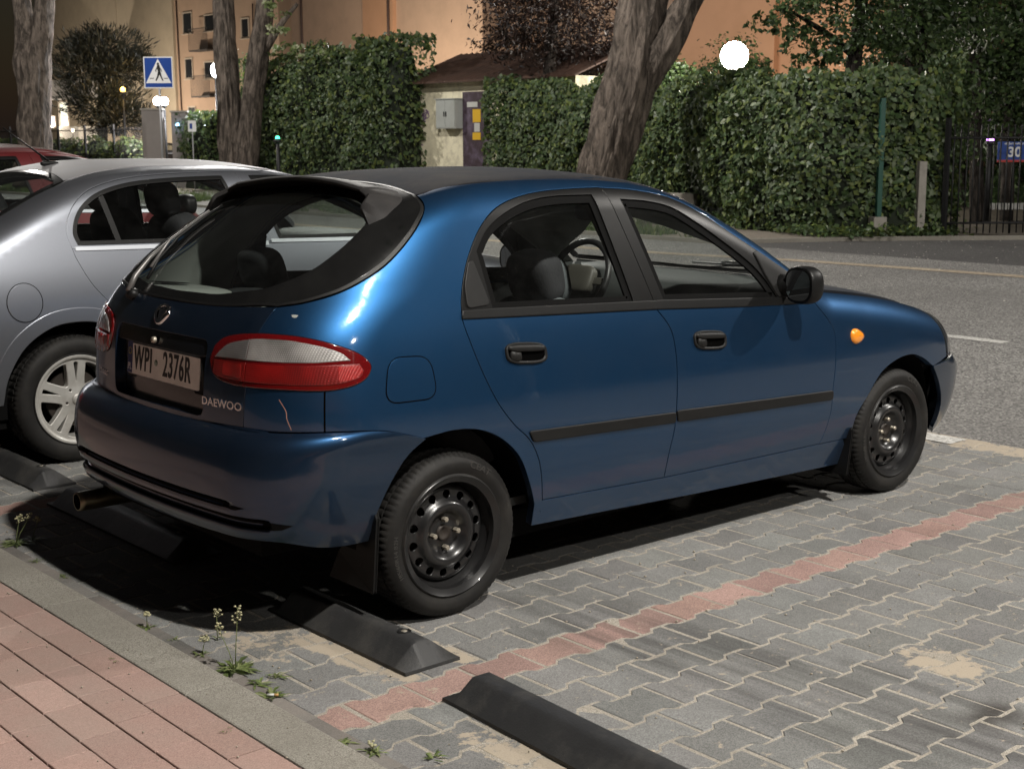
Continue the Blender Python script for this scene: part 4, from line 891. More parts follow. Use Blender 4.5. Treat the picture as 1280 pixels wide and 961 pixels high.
# ================================================================ ground
def struct(o): o['kind'] = 'structure'; return o
def ground_mat(name, base, dark, light, sp_scale, bump=.4, bscale=140, patch=.8, patchcol=None, spark=.0, rough=.85, bdist=.004):
    """aggregate surface: fine speckle of stones, larger cloudy wear"""
    m, nt, p = newmat(name); L = nt.links.new; p.inputs['Roughness'].default_value = rough; p.inputs['Specular IOR Level'].default_value = .3
    tc = N(nt, 'ShaderNodeTexCoord')
    v = N(nt, 'ShaderNodeTexVoronoi', i_Scale=sp_scale); L(tc.outputs['Object'], v.inputs['Vector'])
    r = N(nt, 'ShaderNodeValToRGB'); e = r.color_ramp.elements; e[0].position = .1; e[0].color = (*dark, 1); e[1].position = .9; e[1].color = (*light, 1); q = r.color_ramp.elements.new(.5); q.color = (*base, 1)
    sep = N(nt, 'ShaderNodeSeparateColor'); L(v.outputs['Color'], sep.inputs[0]); L(sep.outputs[0], r.inputs[0])
    n1 = N(nt, 'ShaderNodeTexNoise', i_Scale=patch, i_Detail=8.0, i_Roughness=.65); L(tc.outputs['Object'], n1.inputs['Vector'])
    mx = N(nt, 'ShaderNodeMixRGB'); mx.blend_type = 'MIX'; pc = patchcol or [c*.7 for c in base]; mx.inputs[2].default_value = (*pc, 1)
    rr = N(nt, 'ShaderNodeMapRange'); rr.inputs['From Min'].default_value = .38; rr.inputs['From Max'].default_value = .7; rr.inputs['To Max'].default_value = .65; L(n1.outputs['Fac'], rr.inputs['Value'])
    L(rr.outputs[0], mx.inputs[0]); L(r.outputs[0], mx.inputs[1]); L(mx.outputs[0], p.inputs['Base Color'])
    n3 = N(nt, 'ShaderNodeTexNoise', i_Scale=bscale, i_Detail=3.0); L(tc.outputs['Object'], n3.inputs['Vector'])
    b = N(nt, 'ShaderNodeBump', i_Strength=bump, i_Distance=bdist); L(n3.outputs['Fac'], b.inputs['Height']); L(b.outputs[0], p.inputs['Normal']); return m
def paver_mat(name):
    """concrete blocks tinted by a per-block colour, with sand, dark streaks and stains lying on them"""
    m, nt, p = newmat(name); L = nt.links.new; p.inputs['Roughness'].default_value = .88; p.inputs['Specular IOR Level'].default_value = .25
    tc = N(nt, 'ShaderNodeTexCoord'); at_ = N(nt, 'ShaderNodeVertexColor', layer_name='tint')
    v = N(nt, 'ShaderNodeTexVoronoi', i_Scale=330.0); L(tc.outputs['Object'], v.inputs['Vector']); sep = N(nt, 'ShaderNodeSeparateColor'); L(v.outputs['Color'], sep.inputs[0])
    mr = N(nt, 'ShaderNodeMapRange'); mr.inputs['To Min'].default_value = .72; mr.inputs['To Max'].default_value = 1.30; L(sep.outputs[0], mr.inputs['Value'])
    m1 = N(nt, 'ShaderNodeMixRGB'); m1.blend_type = 'MULTIPLY'; m1.inputs[0].default_value = 1; L(at_.outputs[0], m1.inputs[1]); L(mr.outputs[0], m1.inputs[2])
    # wide cloudy wear
    n1 = N(nt, 'ShaderNodeTexNoise', i_Scale=2.2, i_Detail=9.0, i_Roughness=.7); L(tc.outputs['Object'], n1.inputs['Vector'])
    w1 = N(nt, 'ShaderNodeMapRange'); w1.inputs['From Min'].default_value = .35; w1.inputs['From Max'].default_value = .7; w1.inputs['To Min'].default_value = .78; w1.inputs['To Max'].default_value = 1.12; L(n1.outputs['Fac'], w1.inputs['Value'])
    m2 = N(nt, 'ShaderNodeMixRGB'); m2.blend_type = 'MULTIPLY'; m2.inputs[0].default_value = 1; L(m1.outputs[0], m2.inputs[1]); L(w1.outputs[0], m2.inputs[2])
    # dark streaks across the bay mouth (they run along y)
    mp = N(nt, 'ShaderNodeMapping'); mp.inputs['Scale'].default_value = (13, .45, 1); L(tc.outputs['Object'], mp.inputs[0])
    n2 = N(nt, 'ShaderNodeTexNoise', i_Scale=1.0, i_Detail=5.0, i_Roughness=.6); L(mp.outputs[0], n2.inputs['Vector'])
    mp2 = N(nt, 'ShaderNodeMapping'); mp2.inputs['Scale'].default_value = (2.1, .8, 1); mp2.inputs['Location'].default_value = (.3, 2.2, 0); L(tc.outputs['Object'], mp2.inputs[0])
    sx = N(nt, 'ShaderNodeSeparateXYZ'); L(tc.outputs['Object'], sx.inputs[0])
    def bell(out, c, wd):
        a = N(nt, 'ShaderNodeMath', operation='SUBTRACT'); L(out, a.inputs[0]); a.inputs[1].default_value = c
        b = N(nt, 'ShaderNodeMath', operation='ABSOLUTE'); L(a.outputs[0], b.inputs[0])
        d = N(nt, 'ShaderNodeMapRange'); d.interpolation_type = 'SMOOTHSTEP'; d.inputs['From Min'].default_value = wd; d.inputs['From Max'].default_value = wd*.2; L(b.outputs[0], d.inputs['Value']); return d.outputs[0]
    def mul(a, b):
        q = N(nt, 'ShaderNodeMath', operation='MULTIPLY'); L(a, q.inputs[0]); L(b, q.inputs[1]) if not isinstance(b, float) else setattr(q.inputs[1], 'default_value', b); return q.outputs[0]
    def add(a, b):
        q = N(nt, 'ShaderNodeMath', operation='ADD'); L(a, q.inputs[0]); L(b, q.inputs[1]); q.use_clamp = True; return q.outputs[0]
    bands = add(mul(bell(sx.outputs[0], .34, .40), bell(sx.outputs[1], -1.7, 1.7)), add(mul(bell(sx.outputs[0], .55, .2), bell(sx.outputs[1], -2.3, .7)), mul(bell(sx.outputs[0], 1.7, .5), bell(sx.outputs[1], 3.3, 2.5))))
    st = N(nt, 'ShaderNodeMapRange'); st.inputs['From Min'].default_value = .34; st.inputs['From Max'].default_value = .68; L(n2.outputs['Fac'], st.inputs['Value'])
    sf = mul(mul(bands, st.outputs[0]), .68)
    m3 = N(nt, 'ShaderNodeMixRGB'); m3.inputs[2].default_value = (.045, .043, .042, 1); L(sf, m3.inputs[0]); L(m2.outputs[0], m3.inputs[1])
    # oil stains
    blob = add(mul(bell(sx.outputs[0], .62, .16), bell(sx.outputs[1], -2.42, .10)), mul(bell(sx.outputs[0], .56, .06), bell(sx.outputs[1], -2.62, .07)))
    bn = N(nt, 'ShaderNodeTexNoise', i_Scale=9.0, i_Detail=4.0); L(tc.outputs['Object'], bn.inputs['Vector'])
    m35 = N(nt, 'ShaderNodeMixRGB'); m35.inputs[2].default_value = (.035, .030, .026, 1); L(mul(mul(blob, bn.outputs['Fac']), 1.3), m35.inputs[0]); L(m3.outputs[0], m35.inputs[1])
    # sand spilled over the blocks
    n4 = N(nt, 'ShaderNodeTexNoise', i_Scale=13.0, i_Detail=10.0, i_Roughness=.75); L(tc.outputs['Object'], n4.inputs['Vector'])
    spots = add(add(mul(bell(sx.outputs[0], -.52, .16), bell(sx.outputs[1], -1.9, .55)), mul(bell(sx.outputs[0], -.47, .09), bell(sx.outputs[1], -.85, .5))), add(mul(bell(sx.outputs[0], .86, .14), bell(sx.outputs[1], -2.12, .22)), mul(bell(sx.outputs[0], 3.70, .22), bell(sx.outputs[1], 0, 30.0))))
    spots = add(spots, add(mul(bell(sx.outputs[0], -.22, .06), bell(sx.outputs[1], -1.02, .2)), mul(mul(bell(sx.outputs[0], -.62, .16), bell(sx.outputs[1], -.60, .3)), .55)))
    ss = N(nt, 'ShaderNodeMapRange'); ss.inputs['From Min'].default_value = .475; ss.inputs['From Max'].default_value = .52
    so = N(nt, 'ShaderNodeMath', operation='MULTIPLY_ADD'); L(spots, so.inputs[0]); so.inputs[1].default_value = .21; L(n4.outputs['Fac'], so.inputs[2])
    so2 = N(nt, 'ShaderNodeMath', operation='SUBTRACT'); L(so.outputs[0], so2.inputs[0]); so2.inputs[1].default_value = .13; L(so2.outputs[0], ss.inputs['Value'])
    fine = N(nt, 'ShaderNodeTexNoise', i_Scale=260.0, i_Detail=2.0); L(tc.outputs['Object'], fine.inputs['Vector'])
    sc = N(nt, 'ShaderNodeMixRGB'); sc.inputs[1].default_value = (.30, .25, .19, 1); sc.inputs[2].default_value = (.46, .40, .32, 1); L(fine.outputs['Fac'], sc.inputs[0])
    m4 = N(nt, 'ShaderNodeMixRGB'); L(ss.outputs[0], m4.inputs[0]); L(m35.outputs[0], m4.inputs[1]); L(sc.outputs[0], m4.inputs[2])
    L(m4.outputs[0], p.inputs['Base Color'])
    n3 = N(nt, 'ShaderNodeTexNoise', i_Scale=190.0, i_Detail=4.0); L(tc.outputs['Object'], n3.inputs['Vector']); b = N(nt, 'ShaderNodeBump', i_Strength=.35, i_Distance=.003); L(n3.outputs['Fac'], b.inputs['Height']); L(b.outputs[0], p.inputs['Normal'])
    return m
G = {}
G['sand'] = ground_mat('joint sand', (.35, .315, .262), (.22, .20, .17), (.50, .46, .40), 420, .3, 200, 3, (.20, .18, .15))
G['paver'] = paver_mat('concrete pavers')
G['asphalt'] = ground_mat('worn asphalt', (.19, .185, .178), (.085, .082, .079), (.38, .37, .35), 75, .5, 60, .35, (.12, .115, .11))
G['asphalt_dark'] = ground_mat('dark asphalt', (.085, .082, .082), (.05, .048, .048), (.15, .145, .14), 90, .4, 80, .5, (.07, .067, .066))
G['far_walk'] = ground_mat('far pavement', (.20, .175, .145), (.14, .12, .10), (.27, .24, .20), 60, .3, 60, .5, (.16, .14, .115))
G['soil'] = ground_mat('bare soil', (.06, .05, .038), (.03, .025, .02), (.1, .085, .065), 40, .6, 40, .8, (.08, .07, .05))
G['kerb'] = ground_mat('concrete kerb', (.27, .258, .225), (.16, .145, .12), (.34, .32, .28), 380, .35, 200, 2.5, (.19, .175, .15))
G['paint'] = ground_mat('road paint', (.52, .51, .48), (.30, .29, .27), (.62, .61, .58), 70, .3, 60, 3, (.38, .37, .35))
G['ochre'] = ground_mat('faded yellow paint', (.42, .35, .26), (.28, .24, .19), (.48, .41, .31), 30, .3, 60, 1.2, (.24, .19, .14))
struct(quad('ground', -60, 260, -160, 260, -.06, G['soil']))
struct(quad('road', 3.78, 13.35, -90, 200, -.006, G['asphalt']))
ap = mkobj('driveway', [(13.35, -60, -.006), (30, -60, -.006), (30, 6.2, -.006), (17.6, 6.9, -.006), (15.4, 8.6, -.006), (13.9, 9.4, -.006), (13.35, 9.7, -.006)], [tuple(range(7))], G['asphalt_dark'], smooth=False); struct(ap)
fw = mkobj('far_pavement', [(13.35, 9.7, .02), (13.9, 9.4, .03), (15.4, 8.6, .035), (17.2, 7.5, .035), (18.4, 12, .035), (18.7, 120, .035), (13.35, 120, .02)], [tuple(range(7))], G['far_walk'], smooth=False); struct(fw)
kb = MB(); V = [(13.35, 120), (13.35, 9.7), (13.9, 9.4), (15.4, 8.6), (17.6, 6.9)]
for (xa, ya), (xb, yb) in zip(V[:-1], V[1:]):
    d = Vector((xb-xa, yb-ya, 0)); nn = Vector((-d.y, d.x, 0)).normalized()*.12; a = Vector((xa, ya, 0)); b = Vector((xb, yb, 0))
    z = .055; kb.add([a-nn*0+Vector((0, 0, -.05)), b+Vector((0, 0, -.05)), b+Vector((0, 0, z)), a+Vector((0, 0, z)), a+nn+Vector((0, 0, z)), b+nn+Vector((0, 0, z))], [(0, 1, 2, 3), (3, 2, 5, 4)])
struct(kb.build('far_kerb', G['kerb'], smooth=False))
# paving bed and blocks
struct(quad('paving_bed', -.875, 3.80, -9, 16, -.0022, G['sand']))
rng = random.Random(3)
def paving():
    px, py, gap = .21, .157, .0044; V = []; F_ = []; C_ = []
    out = [(-.105, .0785+.0115), (-.062, .0785+.0115), (-.040, .0785-.0115), (.040, .0785-.0115), (.062, .0785+.0115), (.105, .0785+.0115)]
    out = [(x, y) for x, y in out]; out = out+[(x, -y) for x, y in out[::-1]]
    def shr(g):
        r = []
        for x, y in out: r.append((x-math.copysign(g, x) if abs(x) > .1 else x, y-math.copysign(g, y)))
        return r
    r0, r1, r2 = shr(gap), shr(gap), shr(gap+.004)
    x0, x1 = -.872, 3.79
    for j in range(-50, 90):
        yc = -1.243+py*j; red = (j == 0) or j == 18 or j == -21
        for i in range(-6, 20):
            xc = .035+px*i+(px/2 if j % 2 else 0)
            if xc-.105 > x1 or xc+.105 < x0: continue
            dx, dy, dz, th = rng.uniform(-.0015, .0015), rng.uniform(-.0015, .0015), rng.uniform(-.0018, .0012), rng.uniform(-.006, .006); tx, ty = rng.uniform(-.006, .006), rng.uniform(-.006, .006)
            if red: c = [(.37, .245, .215), (.35, .232, .20), (.32, .215, .19)][rng.randrange(3)]; q = rng.uniform(.88, 1.12)
            else: c = (.204, .203, .196); q = rng.uniform(.84, 1.14)
            c = [a*q*rng.uniform(.99, 1.01) for a in c]; k = len(V)
            for ring, z in ((r2, 0), (r1, -.0035), (r0, -.02)):
                for x, y in ring:
                    X = min(max(xc+x+dx-y*th, x0), x1); V.append((X, yc+y+dy+x*th, dz+z+x*tx+y*ty)); C_.append(c)
            n = 12; F_.append(tuple(k+q_ for q_ in range(n))[::-1]); 
            for a in range(2): F_ += [(k+a*n+i_, k+a*n+(i_+1) % n, k+(a+1)*n+(i_+1) % n, k+(a+1)*n+i_) for i_ in range(n)]
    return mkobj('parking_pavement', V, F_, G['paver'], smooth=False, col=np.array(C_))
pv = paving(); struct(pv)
bm = bmesh.new(); bm.from_mesh(pv.data); bmesh.ops.recalc_face_normals(bm, faces=bm.faces); bm.to_mesh(pv.data); bm.free()
def bricks(name, x0, x1, y0, y1, w_, l_, z, cols, stag, along='y', gap=.0025, zj=.002):
    V = []; F_ = []; C_ = []; nx = int(round((x1-x0)/w_))
    for i in range(nx):
        xa = x0+(x1-x0)*i/nx; xb = x0+(x1-x0)*(i+1)/nx; off = stag[i % len(stag)]*l_; y = y0+off
        while y < y1:
            c = cols[rng.randrange(len(cols))]; q = rng.uniform(.88, 1.12); c = [a*q for a in c]; dz = rng.uniform(-.001, .0012); k = len(V)
            for g, zz in ((gap+.0012, 0), (gap, -.002), (gap, -.02)):
                for X, Y in ((xa+g, y+g), (xb-g, y+g), (xb-g, y+l_-g), (xa+g, y+l_-g)): V.append((X, Y, z+zz+dz+(Y-y)*rng.uniform(-.001, .001))); C_.append(c)
            F_.append((k, k+1, k+2, k+3)); F_ += [(k+a*4+b, k+(a+1)*4+b, k+(a+1)*4+(b+1) % 4, k+a*4+(b+1) % 4) for a in range(2) for b in range(4)]; y += l_
    return mkobj(name, V, F_, G['brick'], smooth=False, col=np.array(C_))
def brick_mat():
    m, nt, p = newmat('red sidewalk blocks'); L = nt.links.new; p.inputs['Roughness'].default_value = .88; p.inputs['Specular IOR Level'].default_value = .25
    tc = N(nt, 'ShaderNodeTexCoord'); at_ = N(nt, 'ShaderNodeVertexColor', layer_name='tint'); v = N(nt, 'ShaderNodeTexVoronoi', i_Scale=420.0); L(tc.outputs['Object'], v.inputs['Vector']); sep = N(nt, 'ShaderNodeSeparateColor'); L(v.outputs['Color'], sep.inputs[0])
    n1 = N(nt, 'ShaderNodeTexNoise', i_Scale=3.0, i_Detail=9.0, i_Roughness=.7); L(tc.outputs['Object'], n1.inputs['Vector'])
    a = N(nt, 'ShaderNodeMapRange'); a.inputs['To Min'].default_value = .80; a.inputs['To Max'].default_value = 1.22; L(sep.outputs[0], a.inputs['Value'])
    m1 = N(nt, 'ShaderNodeMixRGB'); m1.blend_type = 'MULTIPLY'; m1.inputs[0].default_value = 1; L(at_.outputs[0], m1.inputs[1]); L(a.outputs[0], m1.inputs[2])
    b = N(nt, 'ShaderNodeMapRange'); b.inputs['From Min'].default_value = .4; b.inputs['From Max'].default_value = .75; b.inputs['To Max'].default_value = .55; L(n1.outputs['Fac'], b.inputs['Value'])
    m2 = N(nt, 'ShaderNodeMixRGB'); m2.inputs[2].default_value = (.31, .26, .225, 1); L(b.outputs[0], m2.inputs[0]); L(m1.outputs[0], m2.inputs[1]); L(m2.outputs[0], p.inputs['Base Color'])
    n3 = N(nt, 'ShaderNodeTexNoise', i_Scale=220.0, i_Detail=4.0); L(tc.outputs['Object'], n3.inputs['Vector']); bp = N(nt, 'ShaderNodeBump', i_Strength=.3, i_Distance=.002); L(n3.outputs['Fac'], bp.inputs['Height']); L(bp.outputs[0], p.inputs['Normal']); return m
G['brick'] = brick_mat()
G['joint'] = mat('dark joint', (.035, .03, .025), .95)
struct(bricks('gutter_course', -.872, -.80, -8, 12, .072, .2, .0035, [(.12, .115, .108), (.15, .145, .135)], [0]))
struct(quad('sidewalk_bed', -5.5, -1.035, -9, 14, .018, G['joint']))
struct(bricks('sidewalk', -5.525, -1.036, -8, 12, .1182, .236, .029, [(.35, .235, .20), (.33, .222, .19), (.37, .25, .215), (.32, .215, .185)], [0, .31, .5, .81]))
kb = MB()
y = -8.87
while y < 12:
    kb.box((-.955, y+.5, -.03), (.157, .994, .12), bev=.006); y += 1.0
struct(kb.build('kerb', G['kerb'], smooth=False))
# road markings
for k in range(8):
    if k: y0 = 1.33+k*6-6
    else: y0 = -4.6
    struct(quad('lane_marking', 7.11, 7.26, y0, y0+2.1 if k != 1 else 1.33+2.6, -.002, G['paint']))
struct(quad('bay_marking', 3.60, 3.76, -.42, .9, .0035, G['paint']))
yl = MB(); pts = [(12.02, -30), (12.0, 3.0), (11.93, 5.5), (11.80, 7.2), (11.42, 8.9), (11.25, 11), (11.2, 60)]
for (xa, ya), (xb, yb) in zip(pts[:-1], pts[1:]): yl.add([(xa, ya, -.002), (xa+.27, ya, -.002), (xb+.27, yb, -.002), (xb, yb, -.002)], [(0, 1, 2, 3)])
struct(yl.build('yellow_line', G['ochre'], smooth=False))
# petals and grit on the far lane: uncountable litter
pt = MB()
for k in range(900):
    x = rng.uniform(9.5, 17.2); y = rng.uniform(-2, 11) if x > 13 else rng.uniform(-2, 20); s_ = rng.uniform(.008, .02); a = rng.uniform(0, 6.28)
    if x > 13.3 and y > 9.0-(x-13.3)*.5: continue
    pt.add([(x+s_*math.cos(a+q), y+s_*math.sin(a+q), .0035+(.003 if q else .008)) for q in (0, 2.1, 4.2)], [(0, 1, 2)])
tag(pt.build('petals', mat('pale petals', (.6, .57, .5), .8), smooth=False), kind='stuff')
# rubber wheel stops
G['stop'] = mat('black rubber wheel stop', (.026, .026, .0265), .58, var=.4, scale=9, dirt=(.085, .08, .072), dirts=5, dirta=.6, bump=.35, bscale=130, bdist=.003)
def wheel_stop(y0, y1, label, x0=-.440, x1=-.232, hdark=None):
    W_ = x1-x0; xc = x0+W_*.50; V = []; prof = [(0, 0), (0, .010), (.30, .064), (.34, .071), (.40, .0765), (.46, .078), (.53, .078), (.58, .0755), (.63, .069), (.98, .014), (1, .009), (1, 0)]
    prof = [(x0-xc+q*W_, z) for q, z in prof]
    secs = [(y0, 0.0), (y0+.001, .13), (y0+.052, .90), (y0+.062, .97), (y0+.075, 1.0), (y1-.075, 1.0), (y1-.062, .97), (y1-.052, .90), (y1-.001, .13), (y1, 0.0)]
    for y, t in secs:
        for x, z in prof:
            zz = min(z, .078*t) if t < 1 else z; V.append((xc+x, y, zz+.001))
    mb = MB(); k = len(prof); mb.add(V, [(i*k+j, i*k+j+1, (i+1)*k+j+1, (i+1)*k+j) for i in range(len(secs)-1) for j in range(k-1)])
    o = mb.build('wheel_stop', G['stop']); o.data.set_sharp_from_angle(angle=R(32)); tag(o, label, 'wheel stop', 'rubber wheel stops')
    ys = np.arange(y0+.145, y1-.1, .40)
    for y in ys: h = MB(); h.lathe([(0, .0002), (.017, .0005), (.020, .0012), (.0225, .0006)], (0, 0, 1), (xc, y, .0785), 18); h.lathe([(0, .0028), (.0085, .0024), (.010, .001)], (0, 0, 1), (xc, y, .0785), 12, 1); h.build('bolt_hole', None, o, mats=[M['black'], M['bolt']]); return o
wheel_stop(-1.115, -.33, 'black rubber wheel stop touching the rear wheel of the blue hatchback')
wheel_stop(.35, 1.53, 'black rubber wheel stop in deep shadow under the exhaust of the hatchback')
ws2 = wheel_stop(-2.55, -1.335, 'black rubber wheel stop in the empty bay, cut by the photo bottom edge', -.470, -.262)
ws2.data.transform(Matrix.Translation((-.36, -1.34, 0)) @ Matrix.Rotation(R(-2.6), 4, 'Z') @ Matrix.Translation((.36, 1.34, 0)))
for c_ in ws2.children: c_.data.transform(Matrix.Translation((-.36, -1.34, 0)) @ Matrix.Rotation(R(-2.6), 4, 'Z') @ Matrix.Translation((.36, 1.34, 0)))
wheel_stop(1.80, 2.75, 'black rubber wheel stop beside the silver car alloy wheel at far left', -.39, -.185)
# ================================================================ the silver saloon in the next bay
Q2 = dict(r0=1.475, r1=-.045, r2=-.05, rc=.07, rq=.05, w0=1.02, w1=.60, w2=-.13, wc=.08, wx=2.25, h0=.99, h1=-.07, h2=-.08, hc=.02, hq=.08, t1=.30, t2=.16, wb=.045,
      kst=.10, kr1=.16, kr2=.02, kr6=.12, krr=.22, f0=3.60, fc=.2, f6=.3, fz=.25, kf=.17, kft=.13, rs=0,
      px=[-1.2, -.6, 0, .6, 1.2, 1.8, 2.4, 3.0, 3.5], p=[.80, .86, .885, .89, .89, .885, .88, .84, .74],
      xz=[.15, .35, .6, .8, 1.0, 1.1, 1.3], x=[-.92, -1.0, -1.02, -1.0, -.96, -.92, -.86], b0=1.12, bx=-.52, b1=.48, bc=.10, d0=1.095, d1=-.03)
B2 = Body(Q2, [.1, .25, .4, .6, .8, .95, 1.05, 1.1], [-.08, -.045, -.02, -.004, -.0, -.012, -.036, -.05], lambda x: 1.045-.02*np.clip((x-.1), -1, 3))
F2 = B2.F
class DEnd:
    """wrap across one whole end of a car (sg = 1 front, -1 rear)"""
    def __init__(s, xc, sg): s.xc, s.sg = xc, sg
    def ray(s, q):
        u = np.abs(q[:, 0]); sy = -np.sign(q[:, 0]); th = np.clip((u-.40)/.45, 0, math.pi/2); ex = np.clip(u-.40-.45*math.pi/2, 0, 9)
        d = np.stack([s.sg*np.cos(th), sy*np.sin(th), 0*th], -1); o = np.stack([s.xc-s.sg*ex, sy*np.clip(u, 0, .40), q[:, 1]], -1); return o+d*1.4, -d
def car_silver():
    ox, oy = .035, 3.085
    car = thing('saloon_car', 'silver saloon with five-spoke alloy wheels parked left of the blue hatchback', 'car', (ox, oy, 0))
    W2 = DWrap(-.30, 2.9, .40, .5)
    def side(F, pts):   # (x, z) -> point on the right-hand skin
        P = np.array([(x, -1.4, z) for x, z in pts]); return cast(F, P, np.broadcast_to(a_((0, 1, 0)), P.shape), 1.3, 60)
    def deep(F, pts, d=(0, 0, -1)):
        P = np.array([(x, y, 2.2) for x, y in pts]); return cast(F, P, np.broadcast_to(a_((0, 0, -1)), P.shape), 2.0, 80)
    sh = lambda x, z: x-.075*min(1, max(0, (.75-x)/.5))*min(1, max(0, (z-.5)/.4)) if x > .09 else x-.075*min(1, max(0, (z-.5)/.4))*(x > .05)
    sd = lambda *p: side(F2, [(sh(x, z), z) for x, z in p])
    sdr = lambda *p: side(F2, p)
    wtop = cr(sd((.10, 1.055), (.085, 1.13), (.105, 1.20), (.155, 1.27), (.25, 1.335), (.40, 1.382), (.62, 1.405), (.90, 1.412), (1.02, 1.412)))
    ftop2 = cr(sd((1.02, 1.412), (1.3, 1.405), (1.5, 1.37), (1.72, 1.29), (1.95, 1.17), (2.15, 1.05), (2.24, .985)))
    rr = cr(sd((.10, 1.055), (.115, 1.0), (.17, .88), (.25, .76), (.33, .66), (.40, .52), (.43, .36)))
    seam = cr(deep(F2, ((.12, -.545), (.30, -.57), (.6, -.585), (1.0, -.60), (1.42, -.615)))); ap2 = cr(deep(F2, ((1.42, -.615), (1.65, -.635), (1.9, -.665), (2.1, -.69), (2.28, -.72))))
    gl_side = cr(deep(F2, ((.12, -.545), (-.05, -.575), (-.25, -.605), (-.45, -.635), (-.56, -.65))))
    archr2 = cr(sdr((.375, .33), (.345, .46), (.26, .60), (.13, .685), (0, .705), (-.13, .685), (-.26, .60), (-.345, .46), (-.372, .33)))
    front = cr(sd((2.30, .86), (2.27, .7), (2.25, .55), (2.22, .36)))
    corner = sd((-.42, .33), (-.60, .32)); 
    loop = join(seam, ap2, ftop2[::-1], wtop[::-1], rr, sd((.43, .36), (2.22, .36), (2.32, .26), (1.2, .22), (.375, .25), (.375, .33)), archr2, sd((-.372, .33), (-.55, .33)), cr(a_((-.55, -.84, .33), (-.80, -.70, .33), (-.93, -.50, .33), (-.955, -.3, .33))), cr(a_((-.955, -.3, .33), (-.98, -.3, .6), (-.955, -.30, .85), (-.93, -.32, 1.0))), cr(a_((-.93, -.32, 1.0), (-.86, -.5, 1.07), (-.72, -.62, 1.09), (-.56, -.65, 1.10))), gl_side[::-1])
    panel('side_panel', F2, W2, loop, M['silver'], car, h=.03, mirror=True, flange=.03)
    # wheel arch lip
    lip = np.vstack([archr2, sdr((-.372, .33), (-.435, .33)), cr(sdr((-.435, .33), (-.405, .49), (-.31, .645), (-.16, .745), (0, .772), (.16, .745), (.31, .645), (.405, .49), (.435, .33)))])
    panel('arch_flare', F2, W2, join(lip), M['silver'], car, h=.02, off=.006, flange=.01, lip=.004, mirror=True)
    panel('roof', F2, DT, join(seam[::-1], cr(deep(F2, ((.12, -.545), (.16, -.3), (.17, 0), (.16, .3), (.12, .545)))), mir(seam), cr(deep(F2, ((1.42, .615), (1.50, .3), (1.52, 0), (1.50, -.3), (1.42, -.615))))), M['silver_dusty'], car, h=.05)
    rw = join(cr(deep(F2, ((.12, -.545), (.16, -.3), (.17, 0), (.16, .3), (.12, .545)))), mir(gl_side), cr(deep(F2, ((-.56, .65), (-.62, .3), (-.64, 0), (-.62, -.3), (-.56, -.65)))), gl_side[::-1])
    o = panel('rear_window', F2, DT, rw, M['glass2'], car, h=.04, off=-.002, gap=.004, flange=.004)
    r2 = DT.to2(rw); r2 = r2 if area2(r2) > 0 else r2[::-1]; r2 = densify(r2, .03); panel('window_border', F2, DT, inset(r2, .003), M['frit'], o, holes=[inset(r2, .035)], h=.03, off=.0, gap=0, flange=.003, d3=False)
    wsc = join(cr(deep(F2, ((1.42, .615), (1.50, .3), (1.52, 0), (1.50, -.3), (1.42, -.615)))), ap2, cr(deep(F2, ((2.28, -.72), (2.38, -.3), (2.40, 0), (2.38, .3), (2.28, .72)))), mir(ap2)[::-1])
    panel('windscreen', F2, DT, wsc, M['wscreen'], car, h=.06, off=-.002)
    hd = join(cr(deep(F2, ((2.28, .72), (2.38, .3), (2.40, 0), (2.38, -.3), (2.28, -.72)))), cr(deep(F2, ((2.28, -.72), (2.6, -.72), (2.9, -.68), (3.15, -.55)))), cr(deep(F2, ((3.15, -.55), (3.3, -.3), (3.34, 0), (3.3, .3), (3.15, .55)))), mir(cr(deep(F2, ((2.28, -.72), (2.6, -.72), (2.9, -.68), (3.15, -.55)))))[::-1])
    panel('bonnet', F2, DT, hd, M['silver_dusty'], car, h=.06)
    bl = join(cr(deep(F2, ((-.56, -.65), (-.62, -.3), (-.64, 0), (-.62, .3), (-.56, .65)))), cr(a_((-.56, .65, 1.10), (-.72, .62, 1.09), (-.86, .5, 1.07), (-.93, .32, 1.0))), cr(a_((-.93, .32, 1.0), (-.95, 0, 1.02), (-.93, -.32, 1.0))), cr(a_((-.93, -.32, 1.0), (-.86, -.5, 1.07), (-.72, -.62, 1.09), (-.56, -.65, 1.10))))
    panel('boot_lid', F2, DPar((-.4, 0, 1)), bl, M['silver'], car, h=.05)
    panel('boot_face', F2, DR, join(a_((-.93, -.32, 1.0), (-.95, 0, 1.02), (-.93, .32, 1.0), (-.98, .3, .6), (-.955, .3, .33), (-1.0, 0, .33), (-.955, -.3, .33), (-.98, -.3, .6))), M['silver'], car, h=.05)
    panel('fuel_flap', F2, W2, np.array([cast(F2, a_((-.245+.085*math.cos(t), -1.5, .815+.092*math.sin(t)))[0:1], a_((0, 1, 0)), 1.4, 50)[0] for t in np.linspace(0, 2*math.pi, 33)[:-1]]), M['silver'], car, h=.03, off=.002, flange=.004)
    panel('fuel_flap_gap', F2, W2, np.array([cast(F2, a_((-.245+.085*math.cos(t), -1.5, .815+.092*math.sin(t)))[0:1], a_((0, 1, 0)), 1.4, 50)[0] for t in np.linspace(0, 2*math.pi, 33)[:-1]]), M['dark'], car, h=.03, off=.0008, gap=-.003, flange=0)
    fwg = join(front, sd((2.22, .36), (2.34, .30)), cr(sd((2.34, .33), (2.365, .46), (2.45, .60), (2.58, .68), (2.71, .70), (2.84, .68), (2.96, .60), (3.05, .47))), a_((3.15, -.75, .55), (3.25, -.60, .70)), cr(deep(F2, ((3.15, -.55), (2.9, -.68), (2.6, -.72), (2.28, -.72)))))
